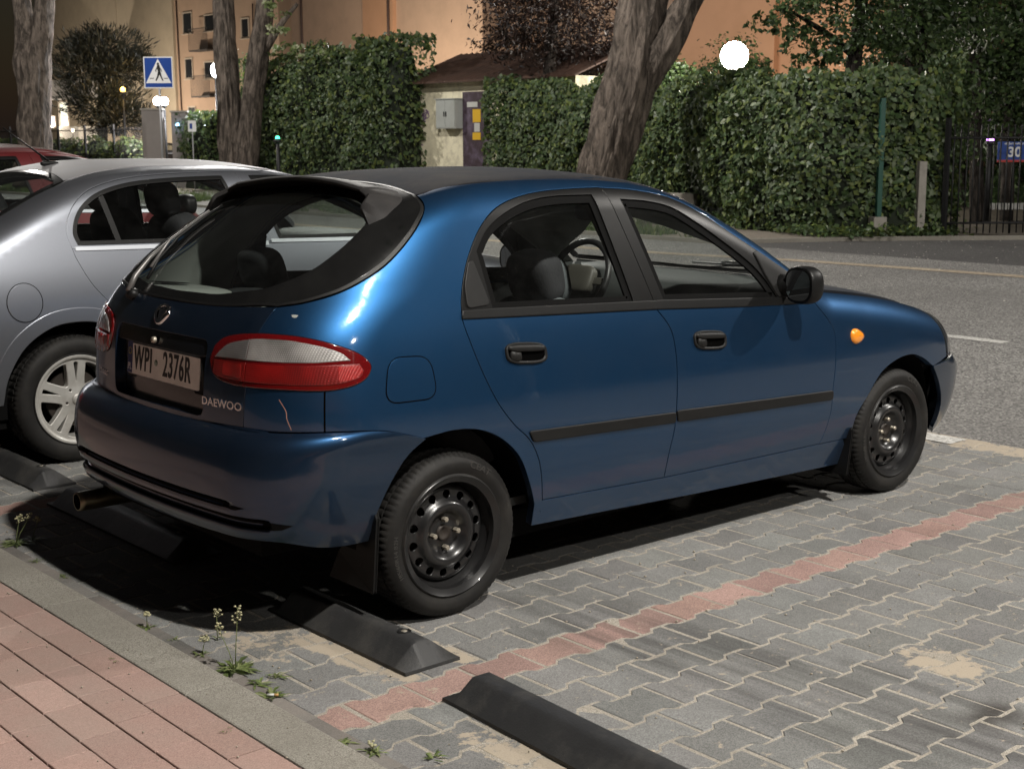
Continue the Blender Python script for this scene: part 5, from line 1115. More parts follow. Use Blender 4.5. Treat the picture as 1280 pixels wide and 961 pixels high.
    panel('front_wing', F2, DPar((.1, -1, .35)), fwg, M['silver'], car, h=.04, mirror=True)
    def endloop(half): h_ = np.array(half); return np.vstack([h_, (h_*np.array([-1, 1]))[::-1][1:-1]])
    panel('front_bumper', F2, DEnd(3.05, 1), endloop([(0, .60), (.4, .60), (.8, .58), (1.10, .54), (1.14, .46), (1.17, .36), (1.19, .24), (.9, .20), (.4, .19), (0, .19)]), M['silver'], car, h=.05, off=.012, d3=False)
    panel('grille', F2, DEnd(3.05, 1), endloop([(0, .74), (.30, .735), (.32, .615), (0, .61)]), M['trim'], car, h=.05, off=.004, d3=False)
    o = panel('headlight', F2, DEnd(3.05, 1), np.array([(.33, .735), (.62, .72), (.86, .70), (.92, .62), (.6, .61), (.34, .612)]), M['headlens'], car, h=.04, off=.006, d3=False, mirror=True)
    panel('rear_bumper', F2, DEnd(-.45, -1), endloop([(0, .335), (.5, .335), (.95, .335), (1.02, .335), (1.04, .22), (.8, .19), (.4, .185), (0, .185)]), M['silver'], car, h=.05, off=.006, d3=False)
    for rear in (True, False):
        if rear:
            up = join(wtop, sd((1.02, 1.412), (1.13, 1.028), (.6, 1.043), (.10, 1.055))); low = join(rr, sd((.43, .36), (1.16, .36), (1.17, .7), (1.13, 1.028), (.6, 1.043), (.10, 1.055)))
            gl = join(cr(sd((.135, 1.075), (.122, 1.13), (.145, 1.20), (.20, 1.265), (.29, 1.32), (.43, 1.36), (.62, 1.378), (.86, 1.384), (.925, 1.384))), sd((.925, 1.384), (1.02, 1.055), (.6, 1.065), (.135, 1.075)))
        else:
            up = join(sd((1.13, 1.028), (1.02, 1.412)), ftop2, sd((2.24, .985), (1.7, 1.015), (1.13, 1.028))); low = join(sd((1.13, 1.028), (1.17, .7), (1.16, .36), (2.22, .36)), front[::-1], sd((2.30, .86), (2.24, .985), (1.7, 1.015)))
            gl = join(sd((1.20, 1.05), (1.10, 1.384)), cr(sd((1.10, 1.384), (1.35, 1.375), (1.52, 1.34), (1.74, 1.255), (1.93, 1.15), (2.05, 1.03))), sd((2.05, 1.03), (1.7, 1.04)))
        ds = panel('door', F2, W2, low, M['silver'], car, h=.035, mirror=True, flange=.025)
        panel('window_frame', F2, W2, up, M['silver'] if True else None, ds[0], holes=[gl], h=.02, off=-.002, gap=.002, flange=.02, mirror=ds[1])
        g2 = W2.to2(gl); g2 = g2 if area2(g2) > 0 else g2[::-1]; g2 = densify(g2, .025)
        panel('window_seal', F2, W2, inset(g2, -.004), M['trim'], ds[0], holes=[inset(g2, .014)], h=.014, off=.002, gap=0, flange=.012, mirror=ds[1], d3=False)
        panel('window', F2, W2, gl, M['glass'], ds[0], h=.04, off=-.010, gap=-.002, flange=0, mirror=ds[1])
        if rear:
            dv = sdr((.20, 1.345), (.225, 1.36), (.29, 1.068), (.262, 1.068)); panel('window_divider', F2, W2, dv, M['trim'], ds[0], h=.02, off=-.004, gap=0, flange=.008, mirror=ds[1])
        xs = (.04, 1.12) if rear else (1.14, 2.2)
        st = join(sd((xs[0], 1.062-.012*(xs[0])), (xs[1], 1.062-.02*xs[1]), (xs[1], 1.040-.02*xs[1]), (xs[0], 1.045-.012*xs[0])))
        panel('chrome_strip', F2, W2, st, M['satin'], ds[0], h=.03, off=.006, gap=0, flange=.006, mirror=ds[1])
        hx = .42 if rear else 1.38
        hm = MB(); hm.superq((hx, -.895, .86), (.085, .018, .016), .6); o = hm.build('door_handle', M['silver'], ds[0]); copymirror(o, ds[1])
    up = join(seam, ap2, ftop2[::-1], wtop[::-1], sd((-.1, 1.0)), a_((-.56, -.66, 1.08)), gl_side[::-1])
    panel('pillar_lining', F2, W2, up, M['innerdark'], car, h=.05, off=-.03, gap=-.01, flange=0, mirror=True)
    panel('door_card', F2, W2, sd((.12, 1.02), (2.2, .95), (2.2, .4), (.46, .4), (.35, .7)), M['innerdark'], car, h=.08, off=-.05, gap=0, flange=0, mirror=True)
    panel('headlining', F2, DT, join(seam[::-1], cr(deep(F2, ((.12, -.545), (.17, 0), (.12, .545)))), mir(seam), cr(deep(F2, ((1.42, .615), (1.52, 0), (1.42, -.615))))), M['liner'], car, h=.08, off=-.035, gap=-.01, flange=0)
    ub = MB(); ub.box((1.2, 0, .24), (3.6, 1.45, .10)); ub.box((1.25, 0, .36), (1.75, 1.64, .09)); ub.box((-.6, 0, .34), (.6, 1.5, .2)); ub.box((3.0, 0, .36), (.7, 1.4, .2)); ub.build('underbody', M['dark'], car, smooth=False)
    hs = MB()
    for x0 in (0.0, 2.70):
        for s_ in (-1, 1):
            n = 20; V = []
            for k in range(n+1): an = .05+(math.pi-.1)*k/n; X = x0+.41*math.cos(an); Z = .30+.42*math.sin(an); V += [(X, s_*.86, Z), (X, s_*.52, Z)]
            Fc = [(2*k, 2*k+1, 2*k+3, 2*k+2) for k in range(n)]; V.append((x0, s_*.52, .28)); Fc += [(2*k+1, 2*(n+1), 2*k+3) for k in range(n)]; hs.add(V, Fc)
    hs.build('wheel_housing', M['dark'], car)
    tl = rnd(a_((-.56, -.835, .93), (-.56, -.84, .70), (-.86, -.66, .66), (-.96, -.38, .70), (-.96, -.38, .88), (-.84, -.66, .97)), .05)
    panel('tail_light', F2, W2, tl, M['redlens'], car, h=.03, off=.005, mirror=True)
    for (x, s_) in ((0, -1), (2.70, -1), (0, 1), (2.70, 1)): alloy_wheel(car, x, s_*.865, R(90 if x == 0 else 40))
    # antenna at the rear edge of the roof
    an = MB(); b = deep(F2, ((.26, 0),))[0]; an.superq((b[0]+.02, 0, b[2]+.010), (.05, .016, .014), .7); an.tube([(b[0]+.03, 0, b[2]+.015), (b[0]-.22, 0, b[2]+.20)], [.006, .003], 8); an.build('roof_antenna', M['trim'], car)
    # cabin
    for s_ in (-1, 1):
        y = .38*s_; m_ = MB(); m_.superq((1.18, y, .56), (.27, .26, .10), .5); m_.superq((.88, y, .86), (.09, .25, .34), .5, Matrix.Rotation(R(-16), 3, 'Y')); st = m_.build('front_seat', M['darkcloth'], car)
        h_ = MB(); h_.superq((.74, y, 1.26), (.06, .13, .09), .55, Matrix.Rotation(R(-12), 3, 'Y')); h_.build('headrest', M['darkcloth'], st)
    m_ = MB(); m_.superq((.33, 0, .55), (.28, .66, .11), .4); m_.superq((.02, 0, .86), (.10, .66, .30), .4, Matrix.Rotation(R(-20), 3, 'Y')); rs_ = m_.build('rear_seat', M['darkcloth'], car)
    for y in (-.42, .42): h_ = MB(); h_.superq((-.03, y, 1.20), (.06, .13, .075), .55, Matrix.Rotation(R(-12), 3, 'Y')); h_.build('headrest', M['darkcloth'], rs_)
    m_ = MB(); m_.box((-.38, 0, 1.0), (.6, 1.25, .02)); m_.build('parcel_shelf', M['innerdark'], car)
    m_ = MB(); m_.superq((2.05, 0, .85), (.32, .74, .17), .5); m_.build('dashboard', M['dashmat'], car)
    m_ = MB(); c = Vector((1.62, .38, .98)); ax = Vector((-1, 0, .4)).normalized(); a = Vector((0, 1, 0)); b = ax.cross(a); m_.tube([c+(a*math.cos(t)+b*math.sin(t))*.185 for t in np.linspace(0, 2*math.pi, 33)], .015, 8, cap=False); m_.superq(c, (.03, .09, .06), .6); m_.build('steering_wheel', M['vinyl'], car)
    for s_ in (-1, 1):
        m_ = MB(); m_.superq((2.02, -.98*s_, 1.06), (.06, .10, .07), .7); m_.tube([(2.0, -.86*s_, 1.0), (2.02, -.93*s_, 1.02)], .03, 8); m_.build('side_mirror', M['trim'], car)
    return car
def alloy_wheel(car, x, y, ph):
    s_ = 1 if y > 0 else -1; z = .316; w_ = bpy.data.objects.new('wheel', None); COL.objects.link(w_); w_.parent = car; w_.location = (x, y, z); w_.empty_display_size = .1
    tyre_mesh('tyre', M['rubber'], w_, 0, 0, 0, .316, .214, .205)
    rim = MB(); rim.lathe([(.198, .022), (.206, .006), (.216, .003), (.222, .004), (.223, .010), (.214, .018), (.205, .03), (.198, .06), (.188, .09), (.188, .18)], (0, -s_, 0), (0, 0, 0), 72); o = rim.build('rim', M['alloy'], w_); o.data.set_sharp_from_angle(angle=R(50))
    out = np.array([(.207*math.cos(b), .207*math.sin(b)) for b in np.linspace(0, 2*math.pi, 121)[:-1]]); hol = []
    for k in range(5):
        c = ph+2*math.pi*k/5
        # narrow slot inside the pair of spokes
        q = [(.085, .030), (.186, .062), (.191, 0), (.186, -.062), (.085, -.030)]; hol.append(rnd(np.array([(r*math.cos(c+a*1.35), r*math.sin(c+a*1.35)) for r, a in q]), .008, 3))
        c2 = c+math.pi/5
        q = [(.078, .10), (.11, .27), (.190, .375), (.194, .19), (.195, 0), (.194, -.19), (.190, -.375), (.11, -.27), (.078, -.10)]; hol.append(rnd(np.array([(r*math.cos(c2+a), r*math.sin(c2+a)) for r, a in q]), .014, 3))
    for k in range(5):
        c = ph+2*math.pi*k/5+math.pi/5; hol.append(np.array([(.056*math.cos(c)+.0105*math.cos(b), .056*math.sin(c)+.0105*math.sin(b)) for b in np.linspace(0, 2*math.pi, 15)[:-1]]))
    zr = nspl([0, .03, .07, .12, .17, .21], [.020, .022, .026, .022, .018, .016])
    def lift(q):
        r = np.hypot(q[:, 0], q[:, 1]); d = zr(r); e = 1e-3; dd = (zr(r+e)-zr(r-e))/(2*e); P = np.stack([q[:, 0], -s_*d, q[:, 1]], -1)
        n_ = np.stack([q[:, 0]/(r+1e-9)*dd, s_*np.ones_like(r), q[:, 1]/(r+1e-9)*dd], -1); return P, n_/np.linalg.norm(n_, axis=1, keepdims=True)
    sheet('spokes', out, hol, .010, lift, M['alloy'], w_, flange=.035, lip=.004)
    cp = MB(); cp.lathe([(0, .012), (.024, .013), (.028, .017), (.029, .022)], (0, -s_, 0), (0, 0, 0), 28); cp.lathe([(.019, .0105), (.0215, .0095), (.023, .012)], (0, -s_, 0), (0, 0, 0), 28); cp.build('wheel_cap', M['alloy'], w_)
    br = MB(); br.lathe([(0, .07), (.140, .07), (.140, .09), (0, .09)], (0, -s_, 0), (0, 0, 0), 40); br.build('brake', M['disc'], w_, smooth=False)
    return w_
# ================================================================ background
from mathutils import noise as mnoise
def px(u, v, x):
    """photo pixel to the plane x = const"""
    d = _F + _RR*((u-640)/CAMP['f']) + _UU*((480.5-v)/CAMP['f']); o = Vector(CAMP['loc']); return o+d*((x-o.x)/d.x)
def leaf_mat(name, cols, rough=.45, trans=.25):
    m, nt, p = newmat(name); L = nt.links.new; p.inputs['Roughness'].default_value = rough; p.inputs['Specular IOR Level'].default_value = .45
    at_ = N(nt, 'ShaderNodeVertexColor', layer_name='tint'); L(at_.outputs[0], p.inputs['Base Color'])
    tr = N(nt, 'ShaderNodeBsdfTranslucent'); L(at_.outputs[0], tr.inputs[0]); ms = N(nt, 'ShaderNodeMixShader'); ms.inputs[0].default_value = trans
    L(p.outputs[0], ms.inputs[1]); L(tr.outputs[0], ms.inputs[2]); L(ms.outputs[0], nt.nodes['Material Output'].inputs[0]); m['cols'] = [list(c) for c in cols]; return m
LF = {}
LF['vine'] = leaf_mat('vine leaves', [(.068, .108, .040), (.098, .140, .044), (.050, .085, .032), (.14, .175, .050), (.080, .12, .060), (.11, .145, .075)])
LF['tree'] = leaf_mat('tree leaves', [(.035, .060, .022), (.050, .085, .028), (.028, .050, .020), (.070, .105, .035)])
LF['pale'] = leaf_mat('pale acacia leaves', [(.15, .20, .07), (.20, .24, .11), (.11, .16, .05), (.35, .36, .24)])
LF['brown'] = leaf_mat('copper leaves', [(.017, .009, .007), (.024, .012, .009), (.012, .007, .006), (.034, .019, .012)])
LF['needle'] = leaf_mat('dark conifer sprays', [(.028, .030, .020), (.036, .036, .024), (.020, .022, .016), (.05, .046, .03)])
LF['grass'] = leaf_mat('grass blades', [(.07, .12, .03), (.10, .16, .045), (.055, .095, .028), (.16, .19, .07)])
LF['weed'] = leaf_mat('weed leaves', [(.13, .17, .055), (.18, .23, .08), (.10, .13, .05), (.24, .27, .12)])
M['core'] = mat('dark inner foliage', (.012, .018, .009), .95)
def leaves(name, P, D, size, lm, parent=None, aspect=.62, droop=.45, seed=1, spread=.9, radial=False):
    """P positions, D outward directions; every leaf a small folded pointed blade"""
    r = np.random.RandomState(seed); n = len(P); P = np.asarray(P); D = np.asarray(D); cols = np.array([list(c) for c in lm['cols']])
    nn = D+r.normal(0, spread, (n, 3))*.6; nn /= np.linalg.norm(nn, axis=1, keepdims=True)
    t = np.cross(nn, r.normal(0, 1, (n, 3))); t /= np.linalg.norm(t, axis=1, keepdims=True)+1e-9
    if radial: t = D/np.linalg.norm(D, axis=1, keepdims=True)+r.normal(0, .35, (n, 3)); nn = np.cross(t, r.normal(0, 1, (n, 3))); nn /= np.linalg.norm(nn, axis=1, keepdims=True)
    t[:, 2] -= droop; t -= nn*np.sum(t*nn, 1, keepdims=True); t /= np.linalg.norm(t, axis=1, keepdims=True)+1e-9
    b = np.cross(nn, t); s = size*r.uniform(.4, 1.55, (n, 1)); w_ = s*aspect*.5
    V = np.stack([P-t*s*.45, P-b*w_-t*s*.05+nn*s*.08, P+t*s*.55, P+b*w_-t*s*.05+nn*s*.08, P+t*s*.02], 1).reshape(-1, 3)
    i = np.arange(n)*5; Fc = np.concatenate([np.stack([i, i+4, i+1], 1), np.stack([i+1, i+4, i+2], 1), np.stack([i+2, i+4, i+3], 1), np.stack([i+3, i+4, i], 1)])
    c = cols[r.randint(0, len(cols), n)]*r.uniform(.7, 1.3, (n, 1)); c = np.repeat(c, 5, 0)
    me = bpy.data.meshes.new(name); me.vertices.add(len(V)); me.vertices.foreach_set('co', V.ravel().astype(np.float32)); me.loops.add(len(Fc)*3); me.loops.foreach_set('vertex_index', Fc.ravel().astype(np.int32))
    me.polygons.add(len(Fc)); me.polygons.foreach_set('loop_start', (np.arange(len(Fc))*3).astype(np.int32)); me.update(calc_edges=True)
    a = me.color_attributes.new('tint', 'FLOAT_COLOR', 'POINT'); cc = np.ones((len(V), 4), np.float32); cc[:, :3] = c; a.data.foreach_set('color', cc.ravel()); me.materials.append(lm)
    o = bpy.data.objects.new(name, me); COL.objects.link(o); o.parent = parent; return o
def lump(x, y, z, f=1.0): return mnoise.noise(Vector((x*f, y*f, z*f)))
def hedge(path, hfn, thick, label, n, size, cat='hedge', seed=1, name='vine_hedge', lm='vine', group=None, top=True):
    """foliage wall along a path: a dark tangle of stems inside and leaves over a lumpy surface"""
    t = thing(name, label, cat, (path[0][0], path[0][1], 0), group); base = Vector((path[0][0], path[0][1], 0)); r = np.random.RandomState(seed)
    seg = []; L = 0
    for (xa, ya), (xb, yb) in zip(path[:-1], path[1:]): l = math.hypot(xb-xa, yb-ya); seg.append((L, l, xa, ya, xb, yb)); L += l
    pts = []
    for i in range(int(L/.05)+2):
        q = min(L, i*.05); g = [e for e in seg if e[0] <= q+1e-9][-1]; f = (q-g[0])/g[1]; pts.append((g[2]+(g[4]-g[2])*f, g[3]+(g[5]-g[3])*f))
    pts = np.array(pts); nw = 15; pad = np.vstack([np.repeat(pts[:1], nw, 0)-np.arange(nw, 0, -1)[:, None]*(pts[1]-pts[0]), pts, np.repeat(pts[-1:], nw, 0)+np.arange(1, nw+1)[:, None]*(pts[-2]-pts[-3])]); ker = np.ones(2*nw+1)/(2*nw+1)
    sm_ = np.stack([np.convolve(pad[:, 0], ker, 'valid'), np.convolve(pad[:, 1], ker, 'valid')], 1); tn = np.gradient(sm_, axis=0); tn /= np.linalg.norm(tn, axis=1, keepdims=True)
    def pos(s):
        i = min(len(sm_)-1, max(0, s/.05)); j = int(i); f = i-j; k = min(j+1, len(sm_)-1); p = sm_[j]*(1-f)+sm_[k]*f; t_ = tn[j]*(1-f)+tn[k]*f; return Vector((p[0], p[1], 0)), Vector((-t_[1], t_[0], 0)).normalized()
    sg = -1 if pos(0)[1].dot(Vector(CAMP['loc'])-pos(0)[0]) < 0 else 1
    pe = 1.3*thick/(L+2.6*thick)
    P = []; D = []
    for k in range(n):
        s = r.uniform(0, L); p, nn = pos(s); nn = nn*sg; H = hfn(s/L)*(1+.13*lump(p.x, p.y, 3.3, .9)+.08*lump(p.x, p.y, 9.3, 2.4)); z = r.uniform(0, 1)**.9*H
        if k % 7 == 0 and top: z = H-abs(r.normal(0, .08)); u = r.uniform(-1, 1)
        else: u = 1 if r.uniform() < .93 else -1
        bul = .36*lump(p.x, p.y, z, .85)+.16*lump(p.x+9, p.y, z, 2.1)+.09*lump(p.x, p.y+5, z, 5.0); q = z/H; prof = thick*(.62+.38*math.sin(min(1, q*1.3)*math.pi*.62))*(1-.75*max(0, q-.82)/.18*(1 if top else 0))
        dpt = abs(r.normal(0, .09)); w_ = (prof+bul-dpt)*u
        # gaps between clumps let the dark inside show
        if lump(p.x*1.0+20, p.y, z, 2.6) < -.33 and r.uniform() < .75: w_ -= .16*np.sign(u)
        if r.uniform() < pe*2:
            end = r.uniform() < .5; s = L if end else 0.0; p, nn = pos(s); nn = nn*sg; out = Vector((tn[-1][0], tn[-1][1], 0)) if end else Vector((-tn[0][0], -tn[0][1], 0))
            w_ = r.uniform(-1, 1)*thick*.85; p = p+out*(.05+.20*math.sqrt(max(0, 1-(w_/thick)**2))+.08*lump(w_*3, z, s, 2.5)-abs(r.normal(0, .05))); c = p+nn*w_; P.append((c.x-base.x, c.y-base.y, max(.03, z))); D.append((out.x, out.y, .4)); continue
        c = p+nn*w_; P.append((c.x-base.x, c.y-base.y, max(.03, z+r.normal(0, .03)))); D.append((nn.x*u, nn.y*u, .35+.8*max(0, q-.8)))
    leaves('foliage', P, D, size, LF[lm], t, seed=seed)
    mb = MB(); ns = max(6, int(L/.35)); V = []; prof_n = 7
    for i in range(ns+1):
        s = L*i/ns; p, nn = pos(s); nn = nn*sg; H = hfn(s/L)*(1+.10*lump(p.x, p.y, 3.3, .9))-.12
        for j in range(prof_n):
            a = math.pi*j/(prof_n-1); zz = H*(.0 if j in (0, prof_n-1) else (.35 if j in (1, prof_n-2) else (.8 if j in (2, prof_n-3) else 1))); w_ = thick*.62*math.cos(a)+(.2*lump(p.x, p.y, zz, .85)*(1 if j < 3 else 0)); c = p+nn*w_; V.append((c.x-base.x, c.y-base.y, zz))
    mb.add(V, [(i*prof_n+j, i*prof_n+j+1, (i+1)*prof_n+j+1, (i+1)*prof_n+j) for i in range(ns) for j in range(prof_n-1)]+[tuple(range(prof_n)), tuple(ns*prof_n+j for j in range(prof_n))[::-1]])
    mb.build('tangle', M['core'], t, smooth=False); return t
def bark_mat(name, col, sc=1.0):
    m, nt, p = newmat(name); L = nt.links.new; p.inputs['Roughness'].default_value = .9; p.inputs['Specular IOR Level'].default_value = .2
    tc = N(nt, 'ShaderNodeTexCoord'); mp = N(nt, 'ShaderNodeMapping'); mp.inputs['Scale'].default_value = (5*sc, 5*sc, 1.1*sc); L(tc.outputs['Object'], mp.inputs[0])
    n1 = N(nt, 'ShaderNodeTexNoise', i_Scale=1.6, i_Detail=8.0, i_Roughness=.7, i_Distortion=.6); L(mp.outputs[0], n1.inputs['Vector'])
    r = N(nt, 'ShaderNodeValToRGB'); e = r.color_ramp.elements; e[0].position = .42; e[0].color = (*[c*.34 for c in col], 1); e[1].position = .60; e[1].color = (*[c*1.25 for c in col], 1); L(n1.outputs['Fac'], r.inputs[0]); L(r.outputs[0], p.inputs['Base Color'])
    b = N(nt, 'ShaderNodeBump', i_Strength=1.0, i_Distance=.12); L(n1.outputs['Fac'], b.inputs['Height']); L(b.outputs[0], p.inputs['Normal']); return m
M['bark'] = bark_mat('furrowed bark', (.132, .108, .090)); M['bark2'] = bark_mat('dark bark', (.05, .042, .036))
def limb(pts, rad, n=28, ridge=.10, seed=0, per=10):
    """tapered trunk or branch with deep furrows"""
    c = cr(np.array([[*p, r] for p, r in zip([tuple(Vector(p)) for p in pts], rad)]), per); mb = MB(); V = []; prev = None
    for i in range(len(c)):
        p = Vector(c[i][:3]); r = c[i][3]; t = Vector(c[min(i+1, len(c)-1)][:3])-Vector(c[max(i-1, 0)][:3]); t.normalize()
        a = prev if prev is not None else t.orthogonal().normalized(); a = (a-t*a.dot(t)).normalized(); prev = a; b = t.cross(a)
        for k in range(n):
            th = 2*math.pi*k/n; rr = r*(1+ridge*(1.3*abs(lump(math.cos(th)*2.6+seed, math.sin(th)*2.6, p.z*.55, 1.7))-.35)+.10*lump(math.cos(th)+seed, math.sin(th), p.z*.35, 1.0)); V.append(p+(a*math.cos(th)+b*math.sin(th))*rr)
    m_ = len(c); mb.add(V, [(i*n+k, i*n+(k+1) % n, (i+1)*n+(k+1) % n, (i+1)*n+k) for i in range(m_-1) for k in range(n)]+[tuple(range(n))[::-1], tuple((m_-1)*n+k for k in range(n))]); return mb
def crown(name, parent, blobs, n, size, lm, seed=1, **kw):
    """blobs: (x, y, z, rx, ry, rz) clumps; leaves sit in sprays near their shells"""
    r = np.random.RandomState(seed); vol = np.array([b[3]*b[4]+b[4]*b[5]+b[3]*b[5] for b in blobs]); P = []; D = []
    for b, q in zip(blobs, vol/vol.sum()):
        m_ = int(n*q); ns = max(4, m_//26); d = r.normal(0, 1, (ns, 3)); d /= np.linalg.norm(d, axis=1, keepdims=True); rad = r.uniform(.45, 1.08, (ns, 1))
        c = np.array(b[:3])+d*rad*np.array(b[3:6])
        for k in range(ns):
            e = r.normal(0, 1, (26, 3))*np.array([1, 1, .55])*min(b[3:6])*.22; P.append(c[k]+e); D.append(np.repeat(d[k][None], 26, 0)+np.array([0, 0, .4]))
    return leaves(name, np.vstack(P), np.vstack(D), size, LF[lm], parent, seed=seed, **kw)

# --- planting on the far side
hedge([(17.35, 8.55), (16.3, 9.15), (15.9, 9.9), (16.6, 11.5), (17.9, 13.4), (18.6, 15.5), (18.75, 18.5), (18.75, 20.75)], lambda q: 2.62+.15*q, .75,
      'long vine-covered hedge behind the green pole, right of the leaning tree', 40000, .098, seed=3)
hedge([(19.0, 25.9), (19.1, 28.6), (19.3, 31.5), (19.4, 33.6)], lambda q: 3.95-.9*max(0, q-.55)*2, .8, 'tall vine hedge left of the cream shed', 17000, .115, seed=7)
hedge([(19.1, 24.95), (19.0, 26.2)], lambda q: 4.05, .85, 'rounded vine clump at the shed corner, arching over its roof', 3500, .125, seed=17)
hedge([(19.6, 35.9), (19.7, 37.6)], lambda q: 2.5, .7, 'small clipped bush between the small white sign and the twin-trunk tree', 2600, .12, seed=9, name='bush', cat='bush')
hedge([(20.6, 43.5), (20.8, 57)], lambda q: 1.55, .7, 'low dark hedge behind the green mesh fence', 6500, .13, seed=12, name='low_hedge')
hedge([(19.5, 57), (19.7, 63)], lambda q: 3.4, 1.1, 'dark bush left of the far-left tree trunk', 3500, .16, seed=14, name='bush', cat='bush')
# ground creeping ivy along the foot of the hedge
r_ = np.random.RandomState(5); P = []
for k in range(3200):
    q = r_.uniform(); a = np.array([17.1, 8.0]) if q < .3 else np.array([15.3, 9.0]); b = np.array([15.2, 8.9]) if q < .3 else np.array([17.2, 13.2]); f = r_.uniform(); c = a+(b-a)*f+r_.normal(0, .17, 2); P.append((c[0], c[1], .06+abs(r_.normal(0, .07))))
tag(leaves('creeping_ivy', P, np.tile([0, 0, 1.], (len(P), 1)), .10, LF['vine'], seed=6), kind='stuff')
# grass verge
def blades(name, n, fn, h=.12, seed=2, lm='grass', wd=.008):
    r = np.random.RandomState(seed); cols = np.array([list(c) for c in LF[lm]['cols']]); V = []; Fc = []; C_ = []
    for k in range(n):
        p = fn(r)
        if p is None: continue
        a = r.uniform(0, 6.28); hh = h*r.uniform(.5, 1.4); l = r.normal(0, .4, 2)*hh; k0 = len(V); c = cols[r.randint(len(cols))]*r.uniform(.7, 1.25)
        V += [(p[0]-wd*math.cos(a), p[1]-wd*math.sin(a), p[2]), (p[0]+wd*math.cos(a), p[1]+wd*math.sin(a), p[2]), (p[0]+l[0], p[1]+l[1], p[2]+hh)]; Fc.append((k0, k0+1, k0+2)); C_ += [c]*3
    return tag(mkobj(name, V, Fc, LF[lm], None, False, col=np.array(C_)), kind='stuff')
def verge(r):
    y = r.uniform(9.9, 60); x = 13.55+abs(r.normal(0, 1.3)); 
    if y < 13.5 and x > 13.7+(y-9.8)*.35: return None
    if lump(x, y, 0, .9) < -.12 or x > 17.3: return None
    return (x, y, .02)
blades('verge_grass', 42000, verge, .16, wd=.012)
hedge_low = MB(); 
# low concrete wall at the hedge foot
lw = MB(); lw.box((17.62, 15.7, .27), (.22, 3.9, .50), Matrix.Rotation(R(-3), 3, 'Z'), bev=.015); tag(lw.build('low_wall', G['kerb'], smooth=False), 'low grey concrete wall at the foot of the vine hedge', 'wall')

def tree(name, label, limbs, blobs, n, size, lm, bark='bark', seed=1, group=None, ridge=.26, **kw):
    b0 = Vector(limbs[0][0][0]); t = thing(name, label, 'tree', (b0.x, b0.y, 0), group)
    lo = Vector((b0.x, b0.y, 0))
    for i, (pts, rad) in enumerate(limbs):
        mb = limb([Vector(p)-lo for p in pts], rad, 80 if i == 0 else 48, ridge, seed+i); mb.build('trunk' if i == 0 else 'limb', M[bark], t)
    if n: crown('crown', t, [(b[0]-lo.x, b[1]-lo.y, *b[2:]) for b in blobs], n, size, lm, seed, **kw)
    return t
A = lambda u, v, d: at(u, v, d)
# leaning tree in the middle
g0 = A(724, 290, 25.0); 
tree('leaning_tree', 'thick leaning tree with furrowed bark and a fork, standing before the hedge', [
    ([A(716, 300, 25.0), A(735, 262, 25), A(756, 215, 25), A(774, 150, 25), A(787, 100, 25), A(797, 45, 25), A(806, 0, 25), A(818, -80, 25), A(815, -260, 25)], [.62, .50, .435, .46, .47, .44, .42, .36, .2]),
    ([A(795, 125, 24.9), A(815, 85, 24.9), A(838, 45, 24.8), A(866, -5, 24.7), A(905, -70, 24.6), A(950, -220, 24.5)], [.22, .29, .27, .20, .19, .12])],
    [(*A(760, -420, 25), 3, 3, 1.6), (*A(960, -380, 24), 2.5, 2.5, 1.4), (*A(620, -380, 26), 2.4, 2.4, 1.3)], 7000, .12, 'tree', seed=2)
tree('twin_trunk_tree', 'twin-trunk tree with dark furrowed bark beside the white street light', [
    ([A(296, 262, 40), A(292, 225, 40), A(289, 190, 40), A(286, 120, 40), A(281, 50, 40), A(279, 0, 40), A(276, -90, 40)], [.50, .36, .34, .33, .30, .29, .22]),
    ([A(306, 262, 39.8), A(306, 225, 39.8), A(310, 190, 39.8), A(315, 130, 39.8), A(323, 70, 39.8), A(330, 20, 39.8), A(338, -60, 39.8)], [.45, .36, .32, .30, .30, .26, .2]),
    ([A(322, 80, 39.8), A(336, 55, 39.7), A(352, 30, 39.6), A(372, 5, 39.5)], [.14, .12, .08, .05])],
    [(*A(300, -260, 40), 3.5, 3.5, 2), (*A(370, 62, 38), .9, .9, .28), (*A(405, 66, 37.5), .7, .7, .22), (*A(352, 30, 38), .35, .35, .5), (*A(345, 5, 38), .3, .3, .5)], 5200, .13, 'pale', seed=5)
tree('grey_tree', 'grey forked tree trunk at the far left, behind the red car', [
    ([A(42, 235, 43), A(42, 190, 43), A(43, 130, 43), A(41, 75, 43), A(32, 40, 43), A(27, 0, 43), A(22, -80, 43)], [.62, .52, .50, .55, .33, .27, .2]),
    ([A(46, 90, 42.8), A(51, 50, 42.8), A(56, 0, 42.8), A(62, -80, 42.8)], [.30, .33, .27, .2])], [(*A(40, -260, 43), 3, 3, 2)], 2500, .16, 'tree', seed=8)
# conifer in front of the apartment house
tree('conifer', 'dark spreading conifer in front of the beige apartment house', [([A(128, 190, 58), A(128, 120, 58), A(127, 40, 58)], [.22, .18, .06])],
     [(*A(128, 60, 58), 1.7, 1.7, .9), (*A(112, 85, 57.5), 1.6, 1.5, .9), (*A(150, 88, 57.5), 1.6, 1.5, .8), (*A(122, 125, 57), 1.7, 1.5, 1.0), (*A(165, 75, 57.5), 1.0, .9, .4), (*A(150, 145, 57), 1.6, 1.3, .8)], 15000, .27, 'needle', 'bark2', seed=11, aspect=.16, radial=True, droop=-.25)
